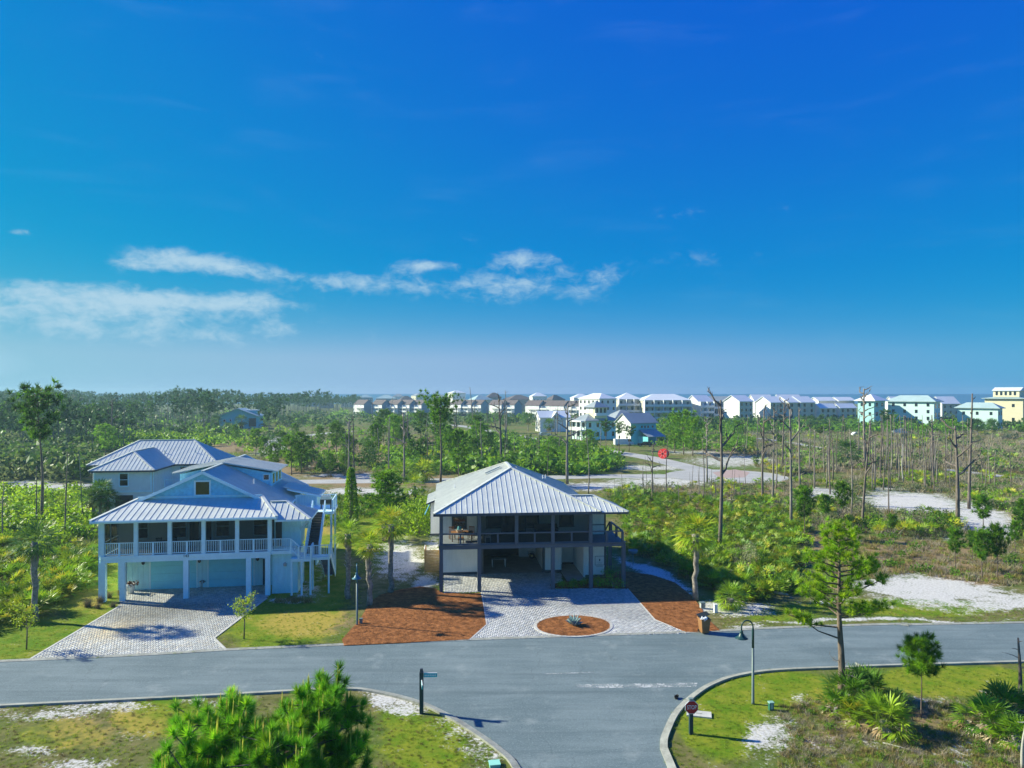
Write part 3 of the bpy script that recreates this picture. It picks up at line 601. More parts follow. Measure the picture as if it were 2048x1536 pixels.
    rf = fascia(H, AQUAW, [(xl, -.5, ZE), (xr, -.5, ZE), (xr, PY, ZE), (xl, PY, ZE)], .2, 'porch_roof'); zt = 7.42; tl, tr = lx(276, PY), lx(524, PY)
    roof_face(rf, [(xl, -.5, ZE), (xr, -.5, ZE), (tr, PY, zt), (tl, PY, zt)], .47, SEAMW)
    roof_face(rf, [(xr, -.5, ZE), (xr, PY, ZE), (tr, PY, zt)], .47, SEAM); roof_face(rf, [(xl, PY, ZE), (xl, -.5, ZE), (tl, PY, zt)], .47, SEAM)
    ridge_cap(rf, SEAMW, (xr, -.5, ZE), (tr, PY, zt)); ridge_cap(rf, SEAMW, (xl, -.5, ZE), (tl, PY, zt))
    # gable wall with shingles, trim band, window
    gw = MB().wedge([(xl+.6, 6.6), (xr-.6, 6.6), (ax, zr-.12)], PY-.02, PY+.12).build('gable_wall', SKYB, H); MB().box(tl, tr, PY-.06, PY-.021, zt-.02, zt+.2).build('trim_band', AQUAW, H)
    rows = MB(); z = zt+.25
    while z < zr-.3:                      # shingle courses, each a shallow step
        t_ = (z-6.6)/(zr-.12-6.6); a = (xl+.6)+(ax-xl-.6)*t_+.05; b = (xr-.6)+(ax-xr+.6)*t_-.05
        if b-a > .2: rows.quad((a, PY-.045, z), (b, PY-.045, z), (b-.2, PY-.022, z+.17), (a+.2, PY-.022, z+.17)); rows.quad((a, PY-.02, z), (b, PY-.02, z), (b, PY-.045, z), (a, PY-.045, z))
        z += .17
    rows.build('shingle_courses', SKYB, gw)
    window(H, AQUAW, lx(405.5, PY), PY-.05, lz(405, 989, PY), lz(405, 963.5, PY), 1.06, rail=False, trim=.13)
    mr = MB()
    for xa in (xl, xr):
        mr.bar((xa, yf, ze-.06), (ax, yf, zr-.06), .06, .24).bar((xa, yb, ze-.06), (ax, yb, zr-.06), .06, .24).bar((xa, yf, ze-.1), (xa, yb, ze-.1), .06, .2)
    mr = mr.build('roof', AQUAW, H)
    roof_face(mr, [(xr, yf, ze), (xr, yb, ze), (ax, yb, zr), (ax, yf, zr)], .42, SEAM, False); roof_face(mr, [(xl, yb, ze), (xl, yf, ze), (ax, yf, zr), (ax, yb, zr)], .42, SEAM, False)
    ridge_cap(mr, SEAM, (ax, yf, zr), (ax, yb, zr))
    # cross dormers: a shed roof each way from the ridge
    for s, xo in ((1, 11.2), (-1, 2.7)):
        y0, y1 = 9.6, 15.0; zo = 8.85; zb = zr-(zr-ze)*abs(xo-ax)/(xr-ax)
        dm = MB(); 
        for yy in (y0, y1-.1): dm.wedge([(ax, zr-.1), (xo-.25*s, zo-.14), (xo-.25*s, zb-.2)], yy, yy+.1)
        dm.box(min(xo-.25*s, xo-.37*s), max(xo-.25*s, xo-.37*s), y0+.1, y1-.1, zb-.2, zo-.12); dm = dm.build('dormer', SKYB, H)
        e = [(xo+.3*s, y0-.4, zo-.03), (xo+.3*s, y1+.3, zo-.03), (ax, y1+.3, zr+.05), (ax, y0-.4, zr+.05)]
        roof_face(dm, e if s > 0 else [e[1], e[0], e[3], e[2]], .45, SEAMW, False, thick=.1)
        if s > 0:
            for yy in (10.6, 12.3, 14.0): bx('window', GLASSD, dm, xo-.26, xo-.22, yy-.35, yy+.35, zb+.35, zo-.3)
            bx('window', GLASSD, dm, xo-.95, xo-.5, y0-.03, y0+.02, zo-.75, zo-.32); bx('window_casing', AQUAW, dm, xo-1.03, xo-.42, y0-.02, y0+.01, zo-.83, zo-.25)
    for px, py in ((516, 952), (508, 968)):
        k = [(x, y) for x in np.linspace(7, 13, 30) for y in np.linspace(4, 16, 40)]
        best = min(k, key=lambda q: abs(px-(1024+FPX*(O[0]+q[0]*math.cos(yaw)-q[1]*math.sin(yaw))/(O[1]+q[0]*math.sin(yaw)+q[1]*math.cos(yaw))))+abs(py-(HOR+FPX*(CAMH-(zr-.487*(q[0]-ax)))/(O[1]+q[0]*math.sin(yaw)+q[1]*math.cos(yaw)))))
        z0 = zr-.487*(best[0]-ax); MB().tube([(best[0], best[1], z0-.1), (best[0], best[1], z0+.4)], .06, 8).build('vent_pipe', TRIMW, H)
    # side entry: hip roof, entry wall, landing
    ex0, ex1, ey0, ey1, ez = W_-.2, 15.7, -.35, 4.5, 6.02; er = 7.12; ym = 2.0
    er_ = fascia(H, AQUAW, [(ex0+.6, ey0, ez), (ex1, ey0, ez), (ex1, ey1, ez), (ex0+.6, ey1, ez)], .14, 'entry_roof')
    roof_face(er_, [(ex0+.6, ey0, ez), (ex1, ey0, ez), (13.5, ym, er), (12.2, ym, er)], .5, SEAMW); roof_face(er_, [(ex1, ey0, ez), (ex1, ey1, ez), (13.5, ym, er)], .4, SEAM, False); roof_face(er_, [(ex1, ey1, ez), (ex0+.6, ey1, ez), (12.2, ym, er), (13.5, ym, er)], .5, SEAM, False)
    ridge_cap(er_, SEAMW, (ex1, ey0, ez), (13.5, ym, er)); ridge_cap(er_, SEAMW, (12.2, ym, er), (13.5, ym, er))
    ew = MB().box(W_, 14.65, 1.75, 4.2, 3.52, ez-.12).box(W_+.02, 14.6, .5, 4.1, .0, 3.2).build('entry_wall', AQUA, H); boards(ew, AQUA, W_+.1, 14.55, .5, .35, 3.15, .46); boards(ew, AQUA, 13.3, 14.6, 1.75, 3.6, 5.1, .42)
    bx('door', mat('dark_door', (.03, .05, .06)), H, W_+.12, W_+.6, 1.70, 1.749, 3.55, 5.6)
    for y in (.2,): MB().bar((14.62, 1.75, 4.9), (15.5, .6, ez-.15), .12, .16).build('roof_brace', AQUAW, H)
    MB().lathe([(.03, .3), (.14, .2), (.12, 0)], 6, (13.6, .42, 2.2)).build('wall_lantern', GALV, H)
    # landings and stairs
    MB().box(W_, 14.2, .05, 1.75, 3.24, 3.5).build('landing', AQUAW, H); MB().box(14.15, 15.75, -.35, 1.3, 2.68, 2.92).build('landing', AQUAW, H)
    for k in range(3): bx('step', AQUAW, H, 14.2+k*.0, 14.2+.25*(k+1), .15, 1.2, 2.92, 3.5-.14*(k+1))
    railing(H, AQUAW, (W_+.1, .1), (14.1, .1), 3.5, .95, .13, (1,)); railing(H, AQUAW, (14.1, .1, 3.5), (14.75, -.1, 2.92), 0, .95, .13, (1,)); railing(H, AQUAW, (14.75, -.28), (15.7, -.28), 2.92, .95, .13, (0, .5, 1))
    railing(H, AQUAW, (15.7, -.28), (15.7, 1.1), 2.92, .95, .13, (1,))
    for x, y in ((14.22, -.28), (15.0, -.28), (15.68, -.28), (15.68, 1.2), (14.22, 1.2)): bx('landing_post', AQUAW, H, x-.07, x+.07, y-.07, y+.07, 0, 2.68)
    fl = MB().bar((15.15, 1.3, 2.85), (15.15, 5.6, 5.6), .06, .3).bar((16.15, 1.3, 2.85), (16.15, 5.6, 5.6), .06, .3).build('stair_flight', AQUAW, H); n = 16
    for k in range(n): bx('tread', TREAD, fl, 15.18, 16.12, 1.3+k*4.3/n, 1.3+(k+1)*4.3/n+.03, 2.92+k*2.75/n-.25, 2.92+(k+1)*2.75/n-.05)
    railing(H, AQUAW, (16.18, 1.3, 2.95), (16.18, 5.6, 5.7), 0, .95, .16, (0, .5, 1)); railing(H, AQUAW, (15.12, 1.3, 2.95), (15.12, 5.6, 5.7), 0, .95, .16, (0, .5, 1))
    fl2 = MB().bar((16.2, 1.0, 2.85), (16.2, 5.2, .15), .06, .3).bar((17.1, 1.0, 2.85), (17.1, 5.2, .15), .06, .3).build('stair_flight', AQUAW, H)
    for k in range(14): bx('tread', TREAD, fl2, 16.23, 17.07, 1.0+k*.3, 1.0+(k+1)*.3+.03, 2.72-k*.19, 2.76-k*.19)
    railing(H, AQUAW, (17.1, 1.0, 2.95), (17.1, 5.2, .25), 0, .9, .16, (0, .5, 1)); MB().box(15.75, 17.15, -.1, 1.0, 2.70, 2.92).build('landing', AQUAW, H); railing(H, AQUAW, (15.75, -.04), (17.1, -.04), 2.92, .95, .13, (1,)); bx('landing_post', AQUAW, H, 17.0, 17.13, -.08, .05, 0, 2.70)
    MB().box(13.0, 16.9, 5.6, 9.5, 5.42, 5.66).build('rear_deck', AQUAW, H); railing(H, AQUAW, (16.8, 5.7), (16.8, 9.4), 5.66, .98, .14, (0, .5, 1)); railing(H, AQUAW, (13.2, 9.4), (16.8, 9.4), 5.66, .98, .14, (0, .5))
    for x, y in ((16.7, 5.75), (16.7, 9.3), (13.6, 9.3)): bx('deck_post', AQUAW, H, x-.08, x+.08, y-.08, y+.08, 0, 5.42)
    sd_ = fascia(H, AQUAW, [(12.4, 9.2, 7.25), (15.4, 9.2, 6.55), (15.4, 13.2, 6.55), (12.4, 13.2, 7.25)], .14, 'side_roof'); roof_face(sd_, [(15.4, 9.2, 6.55), (15.4, 13.2, 6.55), (12.0, 13.2, 7.4), (12.0, 9.2, 7.4)], .42, SEAMW, False)
    MB().box(13.0, 15.0, 9.6, 9.75, 3.5, 6.6).box(14.85, 15.0, 9.75, 13, 0, 6.4).build('side_wall', AQUA, H)
    for x, y in ((-.12, .1), (W_+.12, PY+.3)): bx('downpipe', AQUAW, H, x-.05, x+.05, y-.05, y+.05, .1, ZE-.1)
    MB().bar((xl, -.54, ZE-.06), (xr, -.54, ZE-.06), .1, .1).build('gutter', AQUAW, H)
    # furniture and pots (each can be lifted away)
    def at(x, y, z): c, s = math.cos(yaw), math.sin(yaw); return (O[0]+x*c-y*s, O[1]+x*s+y*c, z)
    t_ = thing('patio_table', 'dark round table on the screened porch of the blue house', 'table', at(lx(330, 1.6), 1.6, ZD-.02), yaw); MB().lathe([(.55, .70), (.55, .74)], 20).build('table_top', BLACKM, t_); MB().lathe([(.28, 0), (.05, .05), (.05, .70)], 12).build('pedestal', BLACKM, t_)
    for px, lab in ((316, 'left'), (346, 'right')):
        ch = thing('patio_chair', 'dark wooden chair at the '+lab+' side of the porch table', 'chair', at(lx(px, 1.7), 1.7, ZD-.02), yaw); chair(ch, BLACKM)
    g = thing('barbecue_grill', 'black barbecue grill on the rear deck of the blue house', 'grill', at(16.1, 7.2, 5.66), yaw); MB().box(-.5, .5, -.25, .25, .45, .85).build('firebox', BLACKM, g); MB().wedge([(-.5, .86), (.5, .86), (.42, 1.15), (-.42, 1.15)], -.25, .25).build('lid', GALV, g)
    for x in (-.42, .42): 
        for y in (-.2, .2): bx('leg', BLACKM, g, x-.03, x+.03, y-.03, y+.03, 0, .45)
    POT = mat('glazed_pot', (.70, .72, .70), .4, .08, 3); LF = leafmat('pot_leaf', .2, .5, .1, (1, 1, 1))
    for px, py, s, lab in ((261.5, 1187, 1.25, 'tall white urn planter beside the garage posts of the blue house'), (403, 1175, .75, 'small pale planter between the two garage doors')):
        p = P(px, py); k = thing('planter', lab, 'planter', (p.x, p.y, .03)); MB().lathe([(.18*s, 0), (.26*s, .45*s), (.31*s, .62*s), (.27*s, .62*s), (.25*s, .5*s)], 16).build('pot', POT, k, True)
        v, f, c = leafball(120, .24*s, .08*s, (.10, .05, .03), 3); link('plant', raw('plant', v+np.array([0, 0, .65*s]), f, LF, c), k)
def chair(root, m):
    MB().box(-.24, .24, -.24, .24, .42, .46).build('seat', m, root); bk = MB()
    for i in range(5): bk.box(-.22+i*.1, -.18+i*.1, .2, .235, .46, .95)
    bk.box(-.24, .24, .2, .24, .92, 1.0).build('backrest', m, root)
    for x in (-.21, .21):
        for y in (-.21, .21): bx('leg', m, root, x-.025, x+.025, y-.025, y+.025, 0, .42)
def leafball(n, r, size, col, seed, flat=1.0, lobes=5):
    rg = np.random.default_rng(seed); L = rg.normal(0, .42, (lobes, 3))*r; L[:, 2] *= flat*.7; rr = rg.uniform(.5, .8, lobes)*r
    k = rg.integers(0, lobes, n); d = rg.normal(0, 1, (n, 3)); d /= np.linalg.norm(d, axis=1)[:, None]
    c = L[k]+d*(rr[k]*rg.uniform(.75, 1.05, n))[:, None]; c[:, 2] *= flat
    a = rg.normal(0, 1, (n, 3)); a -= d*(a*d).sum(1)[:, None]*.6; a /= np.linalg.norm(a, axis=1)[:, None]; b = np.cross(a, d+rg.normal(0, .5, (n, 3))); b /= np.linalg.norm(b, axis=1)[:, None]
    s = size*rg.uniform(.6, 1.3, n)[:, None]; V = np.stack([c-a*s, c+b*s*.55, c+a*s, c-b*s*.55], 1).reshape(-1, 3); F = np.arange(4*n).reshape(-1, 4)
    cc = np.array(col)*rg.uniform(.65, 1.35, (n, 1)); return V, F, np.repeat(cc, 4, 0)
blue_house()

# ------------------------------------------------------------- grey and white house (centre)
def grey_house():
    O = (-5.71, 57.3); yaw = R(5.4); W_ = 14.98; lx, lz = lmap(O, yaw); ZB, ZD, ZE = 3.45, 3.8, 6.4; PY = 4.6; cs, sn = math.cos(yaw), math.sin(yaw)
    def at(x, y, z): return (O[0]+x*cs-y*sn, O[1]+x*sn+y*cs, z)
    H = thing('beach_house', 'raised white house with charcoal posts, open garage and grey hip roof in the centre', 'house', (O[0], O[1], 0), yaw)
    cols = [lx(p, 0) for p in (882.5, 958.6, 1105.7, 1181.7, 1246.9)]
    for x in cols: bx('post', POSTG, H, x-.15, x+.15, -.15, .15, 0, ZB)
    for x, y in ((W_-.1, 4.3), (cols[3]+1.9, 4.6), (12.2+1.2, 6.2)): bx('post', POSTG, H, x-.13, x+.13, y-.13, y+.13, 0, ZB)
    MB().box(-.2, W_+.15, -.13, .13, ZB, ZD-.04).box(-.2, .06, .13, PY, ZB, ZD-.04).box(W_-.1, W_+.15, .13, 4.4, ZB, ZD-.04).box(-.24, W_+.2, -.2, .16, ZD-.04, ZD).build('beam', POSTG, H)
    MB().box(.06, W_-.1, .13, PY, ZD-.14, ZD-.02).box(0, 12.4, PY, 17.3, ZB+.05, ZD-.02).build('porch_floor', DECK, H)
    # ---- ground floor: wall bays, open garage, entry
    PL = 5.4; x_gl, x_gr = lx(964, PL), lx(1085, PL); lw = MB()
    lw.box(.0, x_gl, PL, PL+.15, 0, ZB); lw.box(x_gr, lx(1123, PL), PL, PL+.15, 0, ZB); lw.box(0, .15, PL+.15, 17.3, 0, ZB); lw.box(lx(1123, PL)-.15, lx(1123, PL), PL+.15, 8.0, 0, ZB); lw.box(lx(1123, PL), lx(1160, 8.), 8.0, 8.15, 0, ZB)
    lw.box(x_gr+.15, x_gr+.3, PL+.15, 12.6, 0, ZB); lw.box(x_gl, x_gr+.3, 12.6, 12.75, 0, ZB); lw.box(x_gl-.15, x_gl, PL+.15, 12.6, 0, ZB)
    lw = lw.build('lower_wall', WHITEW, H)
    boards(lw, WHITEW, .05, x_gl-.1, PL, .25, ZB-.02, .40); boards(lw, WHITEW, x_gr+.25, lx(1104, PL), PL, .25, ZB, .42); boards(lw, WHITEW, lx(1107, PL), lx(1122, PL), PL, .25, ZB, .42); boards(lw, WHITEW, lx(1125, 8), lx(1155, 8), 8.0, .3, ZB, .4)
    bx('base_trim', CHAR, H, 0, x_gl, PL-.04, PL-.001, 0, .24); bx('base_trim', CHAR, H, x_gr+.2, lx(1123, PL), PL-.04, PL-.001, 0, .24); bx('base_trim', CHAR, H, lx(1124, 8), lx(1156, 8), 7.96, 7.999, .1, .28)
    bx('garage_shade_sheet', DARKIN, H, x_gl+.001, x_gr+.1, 12.5, 12.59, .02, ZB-.02); bx('garage_shade_sheet', DARKIN, H, x_gl+.001, x_gl+.05, PL+.2, 12.49, .02, ZB-.02); bx('garage_shade_ceiling', DARKIN, H, x_gl+.06, x_gr+.1, PL+.2, 12.45, ZB-.08, ZB-.03)  # near-black sheets over walls and ceiling paint in the garage's inner shade
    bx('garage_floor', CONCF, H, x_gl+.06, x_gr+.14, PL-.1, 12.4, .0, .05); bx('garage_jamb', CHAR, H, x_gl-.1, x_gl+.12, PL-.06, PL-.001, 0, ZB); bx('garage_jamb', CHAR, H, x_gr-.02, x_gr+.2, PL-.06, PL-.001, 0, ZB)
    bx('entry_floor', CONCF, H, lx(1124, 5), lx(1160, 5), 2.2, 7.9, .0, .12)
    ex0, ex1, ey = lx(1184, 3.2), lx(1211, 3.2), 3.2
    ewm = MB().box(ex0-.6, ex1, ey, ey+.15, 0, ZB).box(ex0-.75, ex0-.6, ey, 8.0, 0, ZB).box(ex0, ex1, ey, ey+.15, ZD, ZE-.05).box(ex1-.15, ex1, ey+.15, 7, 0, ZE-.05).build('entry_wall', WHITEW, H)
    boards(ewm, WHITEW, ex0-.55, ex1-.12, ey, .3, ZB-.02, .42); boards(ewm, WHITEW, ex0, ex1-.1, ey, ZD+.25, 5.75, .42); bx('eave_shade_band', CHAR, H, ex0, ex1, ey-.05, ey-.031, 5.75, ZE-.05); bx('base_trim', CHAR, H, ex0-.6, ex1, ey-.05, ey-.001, 0, .29); bx('corner_board', CHAR, H, ex1-.12, ex1+.02, ey-.05, ey+.1, .29, ZE-.06); bx('mid_trim', CHAR, H, ex0, ex1-.12, ey-.06, ey-.032, 4.6, 4.68)  # charcoal band at the wall top paints in the shade below the eave
    # white framed notice on the entry wall
    sx, sz = lx(1199, ey), lz(1199, 1123, ey); sg = tag(MB().box(-.42, .42, -.03, 0, -.5, .5).build('wall_sign', TRIMW, None, loc=at(sx, ey-.04, sz), rz=yaw), 'white framed square sign with a small emblem on the entry wall of the grey house', 'sign')
    fr = MB(); [fr.box(*b) for b in ((-.42, -.39, -.045, -.031, -.3, .5), (.39, .42, -.045, -.031, -.3, .5), (-.39, .39, -.045, -.031, .47, .5), (-.39, .39, -.045, -.031, -.3, -.27))]; fr.build('frame', CHAR, sg)
    em = MB(); em.prism([(.0, .12), (.07, .02), (.02, -.08), (-.05, -.10), (-.06, .03)], .031, .04); e = em.build('emblem', CHAR, sg, loc=(0, 0, .15)); e.rotation_euler = (R(90), 0, 0)
    for k, wd in enumerate((.5, .4, .46)): bx('text_line', GALV, sg, -wd/2, wd/2, -.04, -.031, -.06-k*.08, -.035-k*.08)
    bx('text_line', GALV, sg, -.3, .3, -.04, -.031, -.42, -.36)
    # ---- upper porch
    upx = [lx(p, 0) for p in (882.5, 958.6, 1033, 1105.5, 1181)]
    for x in upx: bx('porch_post', POSTG, H, x-.14, x+.14, -.14, .14, ZD, ZE-.12)
    for a, b in zip(upx, upx[1:]):
        r_ = MB().box(a+.14, b-.14, -.08, .08, ZD+.83, ZD+.93).box(a+.14, b-.14, -.05, .05, ZD, ZD+.1).build('porch_rail', POSTG, H); m = (a+b)/2; bx('rail_post', POSTG, H, m-.07, m+.07, -.06, .06, ZD+.1, ZD+.83)
    for i, (a, b) in enumerate(zip(upx, upx[1:])):
        if i > 0: bx('screen', SCREENL if i == 0 else SCREEN, H, a+.14, b-.14, .09, .094, ZD+.02, ZE-.15)
    bx('screen', SCREEN, H, upx[1]-.003, upx[1]+.003, .14, PY, ZD+.02, ZE-.15)
    x1r = lx(1245, 0); r_ = MB().box(upx[-1]+.14, x1r, -.07, .07, ZD+.83, ZD+.92).box(x1r-.07, x1r+.07, .07, 4.2, ZD+.83, ZD+.92).build('landing_rail', POSTG, H)
    for x, y in ((lx(1213, 0), 0), (x1r, 0), (x1r, 2.1), (x1r, 4.1)): bx('rail_post', POSTG, H, x-.09, x+.09, y-.09, y+.09, ZD, ZD+.83)
    up = MB(); laps(up, .0, ex0, PY, ZD, ZE); up.box(0, ex0, PY, PY+.15, ZD, ZE).box(0, .15, PY+.15, 17.3, ZD, ZE).box(12.25, 12.4, 7, 17.3, 0, ZE).box(.15, 12.25, 17.15, 17.3, 0, ZE).build('upper_wall', WHITEW, H)
    for px in (918.5, 987, 1063, 1133): window(H, CHAR, lx(px, PY), PY-.04, ZD+.62, ZD+2.3, 1.02, trim=.14)
    for px in (1012, 1024, 1041): dd = MB().box(-.45, .45, -.07, 0, 0, 2.25).build('door', POSTG, H, loc=(lx(px, PY), PY-.03, ZD)); bx('pane', GLASSD, dd, -.34, .34, -.085, -.071, .15, 2.1)
    # ---- hip roof
    xl, xr, yf, yb, zr = -.6, 13.0, -.65, 17.9, 9.32; xm = 6.2; y1, y2 = 6.3, 11.3
    rf = fascia(H, CHAR, [(xl, yf, ZE), (xr, yf, ZE), (xr, yb, ZE), (xl, yb, ZE)], .2)
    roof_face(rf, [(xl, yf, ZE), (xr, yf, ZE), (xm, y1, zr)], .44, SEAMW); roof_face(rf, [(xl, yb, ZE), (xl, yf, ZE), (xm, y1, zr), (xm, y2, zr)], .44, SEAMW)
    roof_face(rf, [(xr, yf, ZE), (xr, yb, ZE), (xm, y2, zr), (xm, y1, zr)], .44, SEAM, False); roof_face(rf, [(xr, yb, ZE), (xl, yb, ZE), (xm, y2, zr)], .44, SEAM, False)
    for a, b in (((xl, yf, ZE), (xm, y1, zr)), ((xr, yf, ZE), (xm, y1, zr)), ((xm, y1, zr), (xm, y2, zr)), ((xl, yb, ZE), (xm, y2, zr)), ((xr, yb, ZE), (xm, y2, zr))): ridge_cap(rf, SEAMW, a, b)
    sl = (zr-ZE)/(xm-xl)
    for s in (-1, 1):
        a, b = (4.1, 5.5) if s < 0 else (6.95, 8.35); za, zb = zr-sl*abs(a-xm), zr-sl*abs(b-xm)
        mb = MB(); p0, p1 = Vector((a, 8.9, za+.09)), Vector((b, 8.9, zb+.09)); mb.bar(p0, p1, .75, .12); mb.build('skylight', GLASSD, rf)
        MB().bar(p0+Vector((0, -.42, .0)), p1+Vector((0, -.42, .0)), .1, .18).bar(p0+Vector((0, .42, 0)), p1+Vector((0, .42, 0)), .1, .18).build('skylight_curb', SEAMW, rf)
    for x, y in ((1.2, 9.0), (9.6, 9.5), (10.2, 12.0)): z0 = zr-sl*abs(x-xm); MB().tube([(x, y, z0-.05), (x, y, z0+.42)], .06, 8).build('vent_pipe', TRIMW, rf)
    # left bay with a dropped eave and a blue awning shutter
    by = MB().box(-1.0, 0, 7.4, 12.2, 3.3, 6.15).build('side_bay', WHITEW, H); bx('base_trim', CHAR, H, -1.03, -.001, 7.36, 12.24, 3.12, 3.3)
    roof_face(fascia(H, CHAR, [(-1.35, 7.0, 6.09), (-.6, 7.0, 6.36), (-.6, 12.6, 6.36), (-1.35, 12.6, 6.09)], .12, 'bay_roof'), [(-1.35, 12.6, 6.09), (-1.35, 7.0, 6.09), (-.5, 7.0, 6.44), (-.5, 12.6, 6.44)], .44, SEAMW)
    sh = MB().bar((-1.02, 8.4, 6.0), (-1.55, 8.4, 4.9), .9, .05, (1, 0, .4)).build('awning_shutter', mat('blue_shutter', (.10, .35, .55), .5), H); window(H, CHAR, -1.0, 8.4, 4.7, 5.9, .9, 'left')
    # side entry hip roof
    ez, er, ym = 6.32, 7.36, 1.9; rx = 15.25; e_ = fascia(H, CHAR, [(12.6, -.6, ez), (rx, -.6, ez), (rx, 4.4, ez), (12.6, 4.4, ez)], .14, 'entry_roof')
    roof_face(e_, [(12.6, -.6, ez), (rx, -.6, ez), (12.8, ym, er), (10.4, ym, er)], .44, SEAMW); roof_face(e_, [(rx, -.6, ez), (rx, 4.4, ez), (12.8, ym, er)], .44, SEAM, False); roof_face(e_, [(rx, 4.4, ez), (12.6, 4.4, ez), (10.4, ym, er), (12.8, ym, er)], .44, SEAM, False)
    ridge_cap(e_, SEAMW, (rx, -.6, ez), (12.8, ym, er)); ridge_cap(e_, SEAMW, (10.6, ym, er), (12.8, ym, er))
    # side stairs down to the back
    fl = MB().bar((13.5, 4.4, ZD-.1), (13.5, 9.8, .15), .07, .3).bar((14.8, 4.4, ZD-.1), (14.8, 9.8, .15), .07, .3).build('stair_flight', CHAR, H)
    for k in range(18): bx('tread', TREAD, fl, 13.54, 14.76, 4.4+k*.3, 4.4+(k+1)*.3, ZD-.28-k*.2, ZD-.23-k*.2)
    MB().bar((14.8, 4.2, ZD+.88), (14.8, 9.8, 1.05), .1, .08).bar((14.8, 4.2, ZD+.88), (14.8, 4.2, ZD), .1, .1).build('stair_rail', CHAR, H)
    bx('landing_floor', DECK, H, 12.6, W_-.1, 2.0, 4.4, ZD-.12, ZD-.01)
    # ---- loose things: furniture, garage contents
    t_ = thing('dining_table', 'wooden table with baskets on the open left bay of the grey house porch', 'table', at(1.7, 1.7, ZD-.02), yaw); MB().box(-.9, .9, -.5, .5, .70, .75).build('table_top', TEAK, t_)
    for x in (-.8, .8):
        for y in (-.42, .42): bx('leg', TEAK, t_, x-.04, x+.04, y-.04, y+.04, 0, .70)
    bk = thing('basket', 'wicker basket with a teal cloth on the porch table', 'basket', at(1.5, 1.6, ZD+.73), yaw); MB().lathe([(.22, 0), (.32, .22), (.29, .22), (.2, .03)], 14).build('bowl', mat('wicker', (.55, .45, .33), .8, .25, 30), bk); MB().lathe([(.02, .52), (.15, .45), (.2, .2), (.1, .12)], 9).build('cloth', mat('teal_cloth', (.08, .30, .33), .8), bk)
    for i, (x, y, r_) in enumerate(((.9, 2.5, .2), (2.5, 2.5, -.3), (1.6, .75, math.pi))):
        ch = thing('porch_chair', ('left', 'right', 'front')[i]+' wooden chair round the open porch table of the grey house', 'chair', at(x, y, ZD-.02), yaw+r_); chair(ch, TEAK)
    ch = thing('rocking_chair', 'white slatted rocking chair just inside the first screened bay', 'chair', at(upx[1]+.75, .9, ZD-.02), yaw+math.pi); chair(ch, TRIMW)
    sf = thing('sofa', 'dark outdoor sofa against the porch wall between the right windows', 'sofa', at(lx(1093, 3.6), 3.7, ZD-.02), yaw); MB().box(-1.0, 1.0, -.4, .4, .1, .42).build('seat', DARKIN, sf); MB().box(-1.0, 1.0, .22, .42, .42, .85).build('backrest', DARKIN, sf)
    for x in (-1.0, .86): bx('arm', DARKIN, sf, x, x+.14, -.4, .22, .42, .6)
    pt = thing('table_tennis_table', 'small blue-grey games table inside the open garage', 'table', at(lx(997, 8.2), 8.0, .05), yaw); MB().box(-.7, .7, -.4, .4, .72, .78).build('table_top', mat('blue_table', (.08, .16, .22), .35), pt)
    for x in (-.6, .6):
        for y in (-.32, .32): bx('leg', GALV, pt, x-.03, x+.03, y-.03, y+.03, 0, .72)
    cb = thing('storage_cabinet', 'white low cabinet at the back of the open garage', 'cabinet', at(lx(1056, 11.6), 11.7, .05), yaw); MB().box(-.9, .9, -.3, .3, .05, 1.25).build('carcass', WHITEW, cb); bx('door', TRIMW, cb, -.86, -.02, -.33, -.301, .1, 1.2); bx('door', TRIMW, cb, .02, .86, -.33, -.301, .1, 1.2)
    wh = thing('hand_truck', 'garden cart wheel with yellow hub at the back right of the garage', 'cart', at(lx(1064, 10.5), 10.7, .05), yaw); MB().tube([(0, -.06, .3), (0, .06, .3)], .3, 16).build('wheel', BLACKM, wh); MB().tube([(0, -.09, .3), (0, .09, .3)], .1, 10).build('hub', mat('yellow_hub', (.6, .45, .1), .5), wh); MB().box(-.3, .3, .1, .7, .3, .6).build('tray', GALV, wh)
    # slatted screen enclosing the outdoor shower
    e = thing('slatted_enclosure', 'golden cedar slat enclosure at the left corner of the grey house', 'enclosure', P(849, 1146), yaw); 
    for i in range(14): bx('slat', CEDAR, e, 0, 1.45, -.02, .02, .16+i*.135, .16+i*.135+.115)
    for i in range(14): bx('slat', CEDAR, e, -.02, .02, .02, 1.9, .16+i*.135, .16+i*.135+.115)
    for x, y in ((.05, .07), (1.4, .07), (.07, 1.85)): bx('post', CEDAR, e, x-.05, x+.05, y-.05, y+.05, 0, 2.1)
    bx('top_rail', TRIMW, e, -.03, .03, .06, 1.9, 2.06, 2.12)
grey_house()

